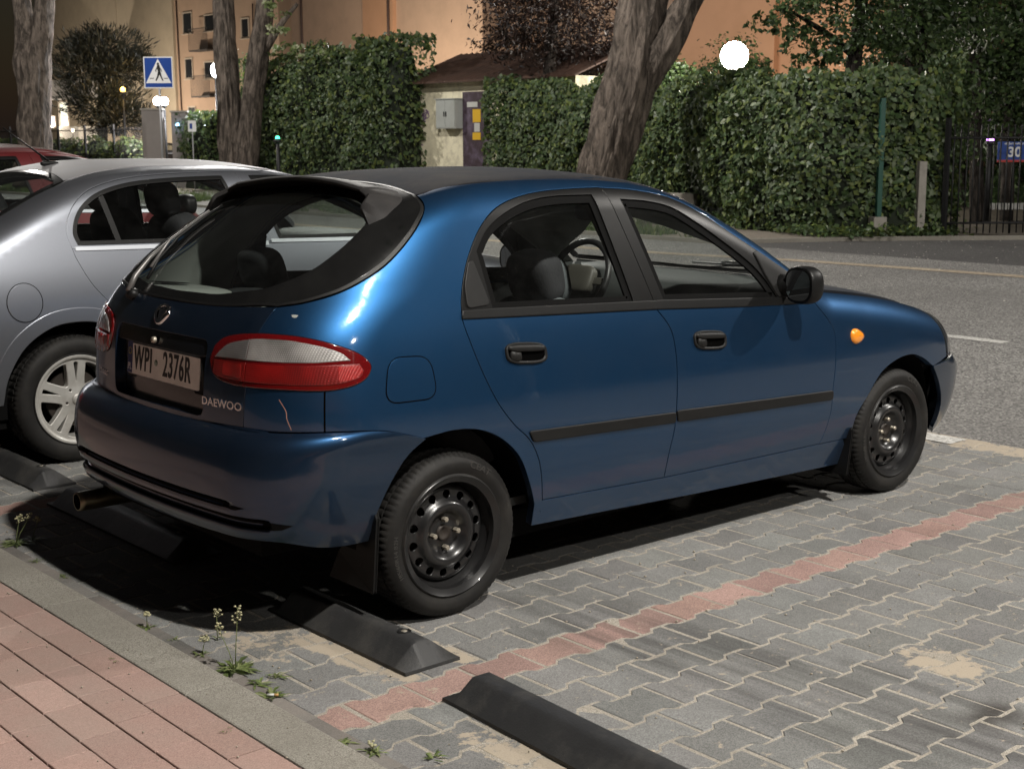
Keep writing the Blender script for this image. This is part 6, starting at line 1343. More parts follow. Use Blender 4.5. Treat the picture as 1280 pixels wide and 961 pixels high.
# copper tree over the shed
tree('copper_tree', 'dark copper-leaved tree above the shed roof', [([A(690, 240, 32), A(686, 130, 32), A(690, 40, 32), A(700, -60, 32)], [.2, .16, .12, .06])],
     [(*A(650, 25, 31.5), 1.1, 1.0, 1.0), (*A(625, 55, 31.5), .55, .6, .5), (*A(700, 30, 32.3), 1.3, 1.3, 1.3), (*A(750, 40, 32), 1.1, 1.0, .9), (*A(690, -40, 32), 1.8, 1.6, 1.2)], 12000, .12, 'brown', 'bark2', seed=13, aspect=.35)
tree('round_tree', 'dark round-topped tree silhouetted beside the globe lamp', [([A(920, 240, 36), A(920, 130, 36), A(918, 100, 36)], [.14, .1, .05])],
     [(*A(918, 85, 36), .85, .8, .75), (*A(945, 92, 36), .5, .5, .4), (*A(900, 95, 36), .5, .5, .4)], 2600, .11, 'tree', 'bark2', seed=15)
tree('round_tree', 'dark bush-like tree right behind the leaning trunk, over the hedge', [([A(845, 240, 33), A(845, 130, 33), A(845, 100, 33)], [.14, .1, .05])],
     [(*A(845, 95, 33), .55, .5, .5), (*A(835, 110, 33), .5, .5, .4)], 1600, .11, 'tree', 'bark2', seed=16)
# trees at the right
TR = [
 ('tall_tree', 'tall tree with green leaves hanging over the hedge beside the orange wall', [([A(1062, 250, 24), A(1058, 150, 24), A(1070, 60, 24), A(1085, -60, 24)], [.16, .14, .12, .08]), ([A(1068, 70, 24), A(1030, 40, 23.6), A(990, 15, 23.4)], [.07, .05, .02])],
  [(*A(1010, 20, 23.2), .65, .55, .42), (*A(970, 25, 23.4), .45, .4, .25), (*A(1000, 62, 23.2), .30, .3, .30), (*A(1052, 45, 23.2), .55, .5, .5), (*A(1035, 72, 23), .45, .4, .22), (*A(1060, -40, 23.5), 1.5, 1.4, .7), (*A(1100, 30, 23.8), .7, .6, .6)], 7500, .085, 'tree', 21),
 ('dark_tree', 'dark dense tree above the right end of the hedge', [([A(1160, 260, 25), A(1162, 180, 25), A(1155, 90, 25), A(1150, 0, 25)], [.13, .11, .10, .07]), ([A(1158, 110, 25), A(1120, 60, 25), A(1090, 20, 25)], [.06, .04, .02])],
  [(*A(1125, 70, 25), 1.0, .9, .6), (*A(1165, 40, 25.4), 1.1, 1.0, .8), (*A(1130, 15, 25.4), 1.0, .9, .7), (*A(1175, 120, 25.5), .8, .8, .8), (*A(1150, -60, 25), 1.6, 1.5, .9), (*A(1180, 175, 25.2), .6, .6, .6)], 12000, .10, 'tree', 22),
 ('dark_tree', 'darkest tree in the top right corner, above the number 30 sign', [([A(1222, 280, 27), A(1220, 180, 27), A(1218, 60, 27), A(1216, -40, 27)], [.15, .12, .10, .07]), ([A(1258, 280, 27.6), A(1262, 120, 27.6), A(1268, -20, 27.6)], [.13, .10, .06])],
  [(*A(1240, 40, 27), 1.3, 1.2, 1.1), (*A(1270, 110, 27.4), 1.1, 1.0, .9), (*A(1210, 110, 27.6), .9, .9, .9), (*A(1300, 60, 27), 1.2, 1.2, 1.2), (*A(1250, -60, 27), 2, 2, 1.2)], 12500, .11, 'tree', 23),
 ('park_tree', 'deep dark tree behind the black railings', [([A(1200, 270, 33), A(1196, 120, 33), A(1195, 0, 33)], [.15, .12, .08])],
  [(*A(1205, 150, 33), 1.5, 1.2, 1.3), (*A(1262, 165, 33), 1.6, 1.2, 1.2), (*A(1150, 160, 34), 1.2, 1.2, 1.4), (*A(1240, 80, 33), 2.2, 1.5, 1.4), (*A(1205, 235, 33), 1.6, 1.2, .9), (*A(1270, 235, 33), 1.4, 1.2, .8), (*A(1320, 170, 33), 1.4, 1.2, 1.8), (*A(1170, 20, 34), 1.7, 1.2, 1.2)], 12000, .15, 'tree', 24)]
for nm, lb, limbs, blobs, n, sz, lm, sd_ in TR: tree(nm, lb, limbs, blobs, n, sz, lm, 'bark2', seed=sd_)

# --- buildings
M['peach'] = mat('peach render', (.48, .33, .235), .9, var=.12, scale=.5, dirt=(.30, .22, .16), dirts=.8, dirta=.35, bump=.2, bscale=30)
M['orange'] = mat('orange render', (.50, .28, .165), .9, var=.12, scale=.4, dirt=(.36, .2, .1), dirts=.7, dirta=.3, bump=.2, bscale=30)
M['beige'] = mat('beige render', (.40, .34, .26), .9, var=.12, scale=.4, dirt=(.26, .23, .18), dirts=.6, dirta=.4, bump=.2, bscale=30)
M['tan'] = mat('tan render', (.38, .27, .20), .9, var=.12, scale=.4, dirt=(.26, .2, .15), dirts=.6, dirta=.4, bump=.2, bscale=30)
M['cream'] = mat('cream peeling render', (.82, .76, .56), .9, var=.2, scale=2, dirt=(.25, .22, .17), dirts=2.6, dirta=.7, bump=.5, bscale=18, bdist=.03)
M['win'] = mat('dark window panes', (.02, .022, .026), .12); M['winframe'] = mat('pale window frames', (.42, .36, .30), .7); M['balc'] = mat('dark balcony rails', (.05, .045, .045), .6)
M['roofrust'] = mat('rusty brown sheet roof', (.060, .032, .022), .75, var=.5, scale=2.5, dirt=(.11, .055, .035), dirta=.6, dirts=1.5)
M['pipe'] = mat('dark drain pipe', (.06, .035, .028), .6); M['metalgrey'] = mat('grey metal', (.30, .30, .31), .5, metal=.3, var=.1, scale=3)
M['concrete'] = mat('weathered concrete', (.30, .28, .25), .9, var=.25, scale=5, dirt=(.16, .15, .13), dirts=4, dirta=.5, bump=.4, bscale=50)
M['greensteel'] = mat('green painted steel', (.018, .075, .055), .5, var=.2); M['gatepost'] = mat('grey panel post', (.20, .18, .17), .7, var=.12); M['blacksteel'] = mat('black steel', (.010, .010, .011), .6)
def wall(p0, p1, z0, z1, th=.3):
    d = Vector((p1[0]-p0[0], p1[1]-p0[1], 0)); n_ = Vector((d.y, -d.x, 0)).normalized()*th; a = Vector((*p0, 0)); b = Vector((*p1, 0))
    v = [a, b, b+n_, a+n_]; return [(q.x, q.y, z0) for q in v]+[(q.x, q.y, z1) for q in v], [(0, 1, 5, 4), (1, 2, 6, 5), (2, 3, 7, 6), (3, 0, 4, 7), (4, 5, 6, 7), (3, 2, 1, 0)]
def winbox(mb, u0, v0, u1, v1, x, dep, th):
    a = px(u0, v0, x); b = px(u1, v1, x); mb.box(((x-dep), (a.y+b.y)/2, (a.z+b.z)/2), (th, abs(a.y-b.y), abs(a.z-b.z)))
def window(parent, u0, v0, u1, v1, x, lit=None):
    """frame proud of the wall, pane set in it, sill below"""
    a = px(u0, v0, x); b = px(u1, v1, x); yc, zc, w_, h_ = (a.y+b.y)/2, (a.z+b.z)/2, abs(a.y-b.y), abs(a.z-b.z); f = MB(); t = .13
    for (yy, zz, ww, hh) in ((yc-w_/2, zc, t, h_+t), (yc+w_/2, zc, t, h_+t), (yc, zc+h_/2, w_-t-.004, t), (yc, zc-h_/2, w_-t-.004, t)): f.box((x-.05, yy, zz), (.12, ww, hh))
    o = f.build('window', M['winframe'], parent, smooth=False)
    g = MB(); g.box((x-.012, yc, zc), (.03, w_-t, h_-t)); g.build('pane', lit or M['win'], o, smooth=False)
    s_ = MB(); s_.box((x-.12, yc, zc-h_/2-t*.9), (.26, w_+.3, .08)); s_.build('sill', M['winframe'], o, smooth=False)
def pipe(parent, u0, v0, u1, v1, x, r=.07):
    a = px(u0, v0, x); b = px(u1, v1, x); m_ = MB(); m_.tube([(x-.12, a.y, a.z), (x-.12, b.y, b.z)], r, 10); m_.build('drain_pipe', M['pipe'], parent)
# orange and peach building behind the hedge
x = 44.0; t = thing('apartment_building', 'peach and orange rendered building behind the shed and hedge', 'building', (x, px(700, 150, x).y, 0)); T0 = t.location.copy()
def place(o, par):   # keep world coordinates under a located root
    o.parent = par; o.matrix_parent_inverse = Matrix.Translation(-Vector(par.location)); return o
def bwall(nm, u0, u1, x, dx, z1, m_, par, z0=0):
    a, b = px(u0, 150, x).y, px(u1, 150, x).y; mb = MB(); mb.box((x+dx/2, (a+b)/2, (z0+z1)/2), (dx, abs(a-b), z1-z0)); return place(mb.build(nm, m_, smooth=False), par)
bwall('wall', 368, 455, x, 8, 15, M['peach'], t); bwall('pilaster', 456, 493, x-.25, 8, 15.1, M['orange'], t); bwall('wall', 494, 604, x, 8, 15, M['peach'], t)
bwall('wall', 604.5, 770, x+5, 4, 15, M['tan'], t); bwall('wall', 771, 838, x+1, 7, 15.2, M['tan'], t); bwall('wall', 838.5, 965, x-.5, 9, 15, M['orange'], t); bwall('wall', 965.5, 1100, x-.2, 9, 15, M['orange'], t)
o = MB(); 
for u in (378, 492, 968): 
    a = px(u, 0, x); o = MB(); o.tube([(x-.4 if u > 400 else x-.1, a.y, 0), (x-.4 if u > 400 else x-.1, a.y, 14.8)], .07, 10); place(o.build('drain_pipe', M['pipe']), t)
# beige block at the left
x = 70.0; t = thing('apartment_house', 'beige three-storey apartment house with balconies behind the conifer', 'building', (x, px(200, 150, x).y, 0))
bwall('wall', 60, 152, x, 10, 22, M['beige'], t); bwall('wall', 152.5, 221, x-.6, 10, 22, M['beige'], t); bwall('wall', 221.5, 352, x-.3, 10, 22, M['tan'], t)
hold = thing('tmp', None, None)
xw = x-.3
for q in ((229, 17, 241, 41), (232, 74, 242, 98), (236, 134, 246, 158), (302, 24, 312, 47), (304, 79, 314, 101), (256, 20, 269, 38), (256, 78, 269, 98), (320, 136, 330, 158)): window(hold, *q, xw)
pipe(hold, 219, -40, 229, 155, xw); pipe(hold, 317, 5, 320, 150, xw)
for (u0, v0, u1, v1) in ((248, 38, 272, 62), (251, 96, 275, 120)):
    a = px(u0, v0, xw); b = px(u1, v1, xw); m_ = MB(); yc = (a.y+b.y)/2; w_ = abs(a.y-b.y); m_.box((xw-.6, yc, b.z-.05), (1.2, w_, .14))
    for k in range(15): m_.box((xw-1.17, yc-w_/2+w_*k/14, (a.z+b.z)/2), (.03, .05, abs(a.z-b.z)))
    m_.box((xw-1.17, yc, a.z), (.06, w_, .06)); m_.build('balcony', M['balc'], hold, smooth=False)
for o in list(hold.children): place(o, t)
bpy.data.objects.remove(hold)
# white pavilion
x = 62.0; t = thing('pavilion', 'small white flat-roofed pavilion behind the mesh fence at left', 'kiosk', (x, px(85, 150, x).y, 0))
M['whitewall'] = mat('white render', (.62, .60, .56), .8, var=.1); M['roofgrey'] = mat('grey fascia', (.30, .29, .29), .8)
a = px(70, 122, x); b = px(98, 160, x); m_ = MB(); m_.box((x+1.5, (a.y+b.y)/2, 1.5), (3, abs(a.y-b.y), 3.0)); place(m_.build('wall', M['whitewall'], smooth=False), t)
a = px(66, 102, x); b = px(106, 123, x); m_ = MB(); m_.box((x+1.2, (a.y+b.y)/2, (a.z+b.z)/2), (4, abs(a.y-b.y), abs(a.z-b.z))); place(m_.build('flat_roof', M['roofgrey'], smooth=False), t)
M['litwin'] = emit('lit window', (.35, .55, 1.0), 1.6); hold = thing('tmp', None, None); window(hold, 64, 146, 70, 158, x, M['litwin']); window(hold, 74, 128, 87, 158, x, emit('lit shop window', (.8, .85, .75), .5))
for o in list(hold.children): place(o, t)
bpy.data.objects.remove(hold)
# cream shed
x = 19.4; a = px(516, 103, x); b = px(640, 103, x); y1, y0, zt = a.y, b.y-2.2, a.z
t = thing('shed', 'cream plastered shed with a rusty brown roof between the two hedges', 'shed', (x, (y0+y1)/2, 0))
m_ = MB(); m_.box((x+1.8, (y0+y1)/2, zt/2-.02), (3.6, y1-y0, zt-.04)); place(m_.build('wall', M['cream'], smooth=False), t)
m_ = MB(); e = .35; zr = zt+.78; n = 60
V = []
for i in range(n+1):
    yy = y0-e+(y1-y0+2*e)*i/n; c_ = .012*(1 if i % 2 else -1); V += [(x-e, yy, zt-.03+c_), (x+1.8, yy, zr+c_), (x+3.6+e, yy, zt-.03+c_), (x+3.6+e, yy, zt-.07), (x+1.8, yy, zr-.05), (x-e, yy, zt-.08)]
m_.add(V, [(i*6+j, i*6+(j+1) % 6, (i+1)*6+(j+1) % 6, (i+1)*6+j) for i in range(n) for j in range(6)]+[tuple(range(6)), tuple(n*6+j for j in range(6))[::-1]]); place(m_.build('roof', M['roofrust'], smooth=False), t)
M['doorpurple'] = mat('dark purple metal door', (.050, .030, .040), .6, var=.2, dirt=(.25, .2, .3), dirts=4, dirta=.5)
a = px(580, 116, x); b = px(613, 214, x); m_ = MB(); m_.box((x-.02, (a.y+b.y)/2, a.z/2+.02), (.06, abs(a.y-b.y), a.z-.02)); dr = place(m_.build('door', M['doorpurple'], smooth=False), t)
M['yellow'] = mat('yellow notice', (.75, .45, .02), .6); M['paper'] = mat('white notice', (.55, .55, .52), .7)
def sticker(u0, v0, u1, v1, mt, nm='notice'):
    a = px(u0, v0, x); b = px(u1, v1, x); m_ = MB(); m_.box((x-.056, (a.y+b.y)/2, (a.z+b.z)/2), (.004, abs(a.y-b.y), abs(a.z-b.z))); o = m_.build(nm, mt, smooth=False); place(o, t); return o
sticker(593, 137, 603, 153, M['yellow']); sticker(595, 154, 602, 165, M['paper']); sticker(593, 166, 603, 175, M['yellow']); sticker(586, 128, 599, 134, M['paper'])
M['tagpaint'] = mat('purple spray paint', (.20, .14, .22), .8)
rr = random.Random(4)
for cx, cy, n in ((532, 147, 9), (527, 190, 4)):
    g_ = MB()
    for k in range(n):
        u = cx+rr.uniform(-9, 9); v = cy+rr.uniform(-9, 9); pts = [px(u+rr.uniform(-5, 5), v+rr.uniform(-6, 6), x-.006) for _ in range(4)]; g_.tube([tuple(p) for p in cr([tuple(p) for p in pts], 4)], .012, 4)
    place(g_.build('graffiti', M['tagpaint']), t)
# metal cabinet on its wall
a = px(544, 125, x-.3); b = px(568, 161, x-.3); yc = (a.y+b.y)/2; zc = (a.z+b.z)/2; w_ = abs(a.y-b.y); h_ = abs(a.z-b.z)
t2 = thing('utility_cabinet', 'pale grey two-door metal cabinet on the cream shed wall', 'cabinet', (x-.25, yc, 0)); M['cab'] = mat('pale grey cabinet paint', (.42, .44, .42), .5, var=.15, scale=3, dirt=(.25, .25, .22), dirta=.4)
m_ = MB(); m_.box((x-.145, yc, zc), (.27, w_, h_), bev=.01); m_.box((x-.15, yc, zc+h_/2+.012), (.32, w_+.06, .02)); place(m_.build('case', M['cab'], smooth=False), t2)
for s_ in (-1, 1):
    m_ = MB(); m_.box((x-.287, yc+s_*w_*.25, zc), (.012, w_*.47, h_*.94), bev=.003); o = place(m_.build('cabinet_door', M['cab'], smooth=False), t2)
    m_ = MB(); m_.box((x-.30, yc+s_*.04, zc), (.014, .03, .12)); place(m_.build('handle', M['black'], smooth=False), t2)
# --- fences, posts
def railing(name, label, p0, p1, h, n, mt, parts=3, r=.012, cat='fence', z0=.02, mesh=False):
    a = Vector((*p0, 0)); b = Vector((*p1, 0)); t = thing(name, label, cat, a); d = b-a; ru = MB()
    for z in ((h*.12, h*.88) if not mesh else (h*.15, h*.5, h*.95)): ru.tube([Vector((0, 0, z+z0)), d+Vector((0, 0, z+z0))], .018, 6)
    ru.build('rail', mt, t)
    ba = MB()
    for k in range(n): p = d*(k/(n-1)); ba.tube([p+Vector((0, 0, z0+.05)), p+Vector((0, 0, h+z0))], r, 5)
    ba.build('bars', mt, t)
    for k in range(parts+1): m_ = MB(); p = d*(k/parts); m_.box(p+Vector((0, 0, (h+.1)/2+z0)), (.07, .07, h+.1)); m_.build('post', mt, t, smooth=False)
    return t
railing('railing_fence', 'black iron railing right of the white concrete post', (16.95, 8.05), (22, 4.2), 1.75, 60, M['blacksteel'])
railing('mesh_fence', 'dark green mesh fence in front of the low hedge at left', (19.9, 41.6), (20.2, 57), 2.0, 170, M['blacksteel'], 6, .006, mesh=True)
M['whiterail'] = mat('white painted kerb stones', (.5, .5, .48), .7)
wr = MB()
for k in range(8): a = at(1240+k*7.5, 271, 26); wr.box((a.x, a.y, .30), (.07, .07, .12), bev=.01)
tag(wr.build('concrete_bollards', M['whiterail'], smooth=False), 'row of small white concrete blocks behind the railing', 'kerb stones')
# concrete post and green pole
b = gp(1148, 297); m_ = MB(); V = [];
rot = Matrix.Rotation(R(-30), 3, 'Z'); m_.box((b.x, b.y, .60), (.13, .13, 1.20), rot, bev=.012); tag(m_.build('concrete_post', M['concrete'], smooth=False), 'white weathered concrete post at the right end of the hedge', 'post')
b = gp(1096, 298); m_ = MB(); m_.box((b.x, b.y, .17), (.22, .22, .34), rot, bev=.015); tg_ = thing('pole_footing', 'small concrete block at the foot of the green pole', 'concrete block', (b.x, b.y, 0)); o = m_.build('block', M['concrete'], smooth=False); place(o, tg_)
m_ = MB(); m_.box((b.x+.01, b.y, 1.25), (.075, .075, 1.85), rot); tag(m_.build('green_pole', M['greensteel'], smooth=False), 'green square steel pole in the vine hedge', 'pole')
# number plate sign 30 on its own post
c = px(1268, 190, 18.6); t = thing('house_number_sign', 'blue house number sign reading 30 on the railing', 'sign', (c.x, c.y, 0)); rotm = Matrix.Rotation(R(-38), 3, 'Z')
vx = Vector((math.sin(R(49.2)), -math.cos(R(49.2)), 0)); nz = Vector((-math.cos(R(49.2)), -math.sin(R(49.2)), 0))
def plate(nm, par, c, w_, h_, mt, off=0, th=.01):
    V = []
    for z in (off, off+th):
        for sx, sy in ((-1, -1), (1, -1), (1, 1), (-1, 1)): V.append(c+vx*(sx*w_/2)+Vector((0, 0, sy*h_/2))+nz*z)
    o = mkobj(nm, V, [(3, 2, 1, 0), (4, 5, 6, 7), (0, 1, 5, 4), (1, 2, 6, 5), (2, 3, 7, 6), (3, 0, 4, 7)], mt, None, False); return place(o, par)
M['signblue'] = mat('blue enamel', (.010, .045, .22), .35); M['signwhite'] = mat('white enamel', (.62, .62, .62), .4); M['signred'] = mat('red enamel', (.35, .03, .02), .4)
sc_ = 1743.9/at(0, 0, 1).length if False else 1
pn = plate('sign_panel', t, c, .56, .33, M['signblue']); plate('sign_band', t, c-Vector((0, 0, .148)), .56, .035, M['signred'], .011, .002)
def txt(nm, s, size, mt, par, c, **kw):
    o = textobj(nm, s, size, mt, None, lambda x_, y_, z_: tuple(c+vx*x_+Vector((0, 0, y_))+nz*(.014+z_)), **kw); return place(o, par)
txt('number', '30', .225, M['signwhite'], t, c-Vector((0, 0, .01)), bold=.006); txt('street_name', 'ul. Jurowskiego', .055, M['signwhite'], t, c+Vector((0, 0, .135)), bold=.001)
m_ = MB(); m_.tube([c-nz*.03-Vector((0, 0, c.z)), c-nz*.03+Vector((0, 0, .15))], .02, 8); place(m_.build('sign_post', M['blacksteel']), t)
# pedestrian crossing sign
c = at(198, 91, 38.5); t = thing('crossing_sign', 'blue pedestrian crossing sign with a walking figure on a thin grey pole', 'road sign', (c.x, c.y, 0)); W_ = .80
plate('sign_edge', t, c, W_, W_*1.06, M['signwhite']); plate('sign_panel', t, c, W_*.93, W_*.99, M['signblue'], .011, .003)
def flat(nm, par, pts, mt, off):
    V = [c+vx*(x_*W_)+Vector((0, 0, y_*W_))+nz*off for x_, y_ in pts]; return place(mkobj(nm, V, [tuple(range(len(pts)))], mt, None, False), par)
flat('triangle', t, [(-.44, -.36), (.44, -.36), (0, .46)], M['signwhite'], .016)
fg = MB()
def seg(a, b, w0, w1):
    a = Vector((a[0], a[1])); b = Vector((b[0], b[1])); d = (b-a).normalized(); n_ = Vector((-d.y, d.x)); q = [a+n_*w0, a-n_*w0, b-n_*w1, b+n_*w1]; fg.add([c+vx*(p.x*W_)+Vector((0, 0, p.y*W_))+nz*.0185 for p in q], [(0, 1, 2, 3)])
fg.add([c+vx*((.0+.042*math.cos(k*.4))*W_)+Vector((0, 0, (.285+.048*math.sin(k*.4))*W_))+nz*.0187 for k in range(16)], [tuple(range(16))])
seg((.01, .24), (.035, .0), .05, .045); seg((.03, .02), (-.02, -.14), .04, .03); seg((-.02, -.14), (-.09, -.28), .03, .02); seg((.04, .02), (.085, -.12), .04, .028); seg((.085, -.12), (.15, -.28), .026, .02); seg((-.01, .20), (-.09, .06), .022, .016); seg((-.09, .06), (-.07, .02), .015, .012); seg((.03, .19), (.09, .10), .022, .016); seg((.09, .10), (.13, .02), .015, .012)
for s_ in ((-.30, -.16), (.18, .32)): seg((s_[0], -.20), (s_[1], -.20), .012, .012)
place(fg.build('walking_figure', M['black'], smooth=False), t)
m_ = MB(); g = Vector((c.x, c.y, 0)); m_.tube([g-nz*.04, g-nz*.04+Vector((0, 0, c.z-.1))], .034, 12); place(m_.build('pole', M['metalgrey']), t)
# grey gate pillars with an intercom light, small white sign
for (u0, u1, v0, lb, dep) in ((178, 203, 138, 'wide grey gate pillar behind the crossing sign pole', 45), (215, 234, 141, 'narrow grey gate pillar with a small blue intercom light', 45.5)):
    a = at(u0, v0, dep); b = at(u1, v0, dep); c_ = (a+b)/2; m_ = MB(); rt = Matrix.Rotation(math.atan2(vx.y, vx.x), 3, 'Z'); t = thing('gate_pillar', lb, 'gate pillar', (c_.x, c_.y, 0), 'grey gate pillars')
    m_.box((c_.x, c_.y, a.z/2), ((b-a).length, .35, a.z), rt, bev=.02); place(m_.build('shaft', M['gatepost'], smooth=False), t)
    m_ = MB(); m_.box((c_.x, c_.y, a.z+.03), ((b-a).length+.06, .42, .06), rt); place(m_.build('cap', M['concrete'], smooth=False), t)
    if u0 > 200:
        q = at(222, 157, dep-.22); m_ = MB(); m_.superq(q, (.05, .05, .07), .8); place(m_.build('intercom_light', emit('blue intercom glow', (.35, .65, 1), 9)), t)
q = at(240, 158, 42); t = thing('small_sign', 'small white notice board on a thin post right of the gate pillars', 'sign', (q.x, q.y, 0)); c = q; plate('board', t, q, .24, .33, M['signwhite']); plate('arrow', t, q+vx*-.03, .08, .16, M['signblue'], .012, .002)
m_ = MB(); m_.tube([Vector((q.x, q.y, 0))-nz*.03, q-nz*.03], .02, 8); place(m_.build('post', M['metalgrey']), t)
q = at(218, 215, 41.5); m_ = MB(); m_.tube([(q.x, q.y, 0), (q.x, q.y, 1.0)], .05, 10); m_.lathe([(0, .03), (.05, .02), (.055, 0)], (0, 0, 1), (q.x, q.y, 1.0), 12); tag(m_.build('bollard', M['metalgrey']), 'grey steel bollard beside the crossing sign, seen through the silver car', 'bollard')

# --- lamps
def globe(name, label, u, v, dep, r, st, col=(1, .93, .82), post=True, cat='street lamp', sq=(1, 1, 1), watts=0):
    c = at(u, v, dep); t = thing(name, label, cat, (c.x, c.y, 0)); m_ = MB(); m_.superq(c, (r*sq[0], r*sq[1], r*sq[2]), 1.0, None, 8); place(m_.build('globe', emit(label[:30], col, st)), t)
    if post: m_ = MB(); m_.tube([(c.x, c.y, 0), (c.x, c.y, c.z-r*.9)], [.06, .04], 10); m_.lathe([(.0, 0), (.09, 0), (.10, .05), (.05, .09)], (0, 0, 1), (c.x, c.y, c.z-r-.05), 16); place(m_.build('post', M['blacksteel']), t)
    if watts:
        l = bpy.data.lights.new('glow', 'POINT'); l.energy = watts; l.color = col; l.shadow_soft_size = r; o = bpy.data.objects.new('lamp_light', l); COL.objects.link(o); o.location = c+Vector((0, 0, r+.35)) if r > .25 else c+Vector((0, 0, r+.2)); o.parent = t; o.matrix_parent_inverse = Matrix.Translation(-t.location)
    return t
globe('globe_lamp', 'bright white globe lamp glowing above the hedge before the orange wall', 918, 70, 31, .31, 60, watts=1100)
globe('globe_lamp', 'oval white street light beside the twin-trunk tree', 269.5, 88.5, 47, .16, 45, (.9, .95, 1), sq=(1, 1, 1.45), watts=3500)
for u, lb in ((197, 'left of two touching bright lamps under the crossing sign'), (205, 'right of two touching bright lamps under the crossing sign')): globe('gate_lamp', lb, u, 127, 48, .15, 40, (1, .84, .76), watts=900)
globe('lantern', 'small amber lantern in front of the conifer', 153.5, 112.5, 55, .10, 6, (1, .6, .12), sq=(1, 1, 1.1), watts=120)
globe('garden_light', 'small green light before the tall vine hedge', 347, 173, 34, .05, 8, (.05, 1, .45))
globe('garden_lamp', 'pinkish lamp glimpsed through the trees at right', 1160, 110, 24, .06, 22, (1, .65, .55), sq=(.8, .8, 1.6))
globe('violet_light', 'small violet light on a post beside the number 30 sign', 1238, 175, 26, .045, 7, (.65, .25, 1), sq=(1.6, 1.6, .7))
for u, y_, lb in ((430, 0, 'courtyard lamp before the peach wall, behind the tall hedge'), (495, 0, 'courtyard lamp before the peach wall, near the shed'), (960, 0, 'courtyard lamp before the orange wall, behind the long hedge'), (131, 1, 'courtyard lamp hidden by the conifer before the beige house'), (292, 1, 'courtyard lamp hidden by the twin trunks before the beige house'), (90, 1, 'courtyard lamp by the white pavilion'), (32, 2, 'courtyard lamp hidden by the grey forked trunk')):  # unseen lamps added behind the planting to light the house walls
    q = px(u, 150, 37.5 if not y_ else (60 if u > 100 or y_ == 2 else 56)); t = thing('added_wall_lamp', lb, 'street lamp', (q.x, q.y, 0), 'courtyard lamps behind the hedges'); m_ = MB(); m_.superq((q.x, q.y, 2.45), (.14, .14, .14), 1.0, None, 8); place(m_.build('globe', emit('added lamp globe', (1, .85, .65), 12)), t)
    m_ = MB(); m_.tube([(q.x, q.y, 0), (q.x, q.y, 2.32)], .04, 8); place(m_.build('post', M['blacksteel']), t)
    l = bpy.data.lights.new('glow', 'POINT'); l.energy = (6500 if u < 200 else 4500) if y_ and u > 100 else (5000 if y_ == 2 else 1200 if u > 900 or u < 100 else 1700); l.color = (1, .86, .68); l.shadow_soft_size = .15; o = bpy.data.objects.new('lamp_light', l); COL.objects.link(o); o.location = (q.x, q.y, 2.85); place(o, t)
# slanted thin pole below the green light
a = at(351, 180, 33.5); b = at(357, 207, 33.5)
# street lamps: masts with outreach arms, plus two unseen lamps added on span wires
M['lampglass'] = emit('lamp lens', (1, .94, .82), 12); M['mast'] = mat('galvanised mast', (.32, .33, .34), .5, metal=.6)
def street_light(i, par):
    x_, y_, z_, wt, c_, r = LAMPS[i]; l = bpy.data.lights.new('lamp', 'POINT'); l.energy = wt; l.color = c_; l.shadow_soft_size = r; o = bpy.data.objects.new('lamp_light', l); COL.objects.link(o); o.location = (x_, y_, z_); place(o, par); return o
def head(i, par, ang=0):
    x_, y_, z_, *_r = LAMPS[i]; rt = Matrix.Rotation(ang, 3, 'Z'); m_ = MB(); m_.superq((x_, y_, z_+.24), (.34, .15, .07), .6, rt); o = place(m_.build('lamp_head', M['mast']), par)
    m_ = MB(); m_.superq((x_, y_, z_+.185), (.22, .11, .02), .6, rt); o2 = m_.build('lamp_lens', M['lampglass']); place(o2, par); street_light(i, par)
def mast(mx_, my_, idx, label):
    t = thing('street_lamp', label, 'street lamp', (mx_, my_, 0), 'street lamps on masts'); m_ = MB(); m_.tube([(mx_, my_, 0), (mx_, my_, 3), (mx_, my_, 7.6)], [.09, .075, .05], 14); m_.lathe([(.16, 0), (.16, .3), (.10, .36)], (0, 0, 1), (mx_, my_, 0), 14); place(m_.build('mast', M['mast']), t)
    for i in idx:
        x_, y_, z_ = LAMPS[i][:3]; m_ = MB(); m_.tube([(mx_, my_, 7.5), (mx_+(x_-mx_)*.3, my_+(y_-my_)*.3, 8.1), (x_, y_, z_+.25)], .03, 10); place(m_.build('arm', M['mast']), t); head(i, t, math.atan2(y_-my_, x_-mx_))
    return t
mast(.45, -9.2, (0, 1), 'tall two-armed street lamp behind the photographer, lighting the bays'); mast(9.6, -11.5, (2,), 'tall one-armed street lamp across the road to the right of the view')
for i, lb in ((3, 'lamp hung on a wire over the road near the leaning tree'), (4, 'lamp hung on a wire over the road near the crossing')):
    x_, y_, z_ = LAMPS[i][:3]; t = thing('added_hanging_lamp', lb, 'street lamp', (x_, y_, 0), 'lamps hung over the road'); head(i, t); m_ = MB(); m_.tube([(x_-9, y_, z_+.9), (x_, y_, z_+.42), (x_+10, y_, z_+1.0)], .012, 5); m_.tube([(x_, y_, z_+.43), (x_, y_, z_+.28)], .02, 6); place(m_.build('span_wire', M['blacksteel']), t)
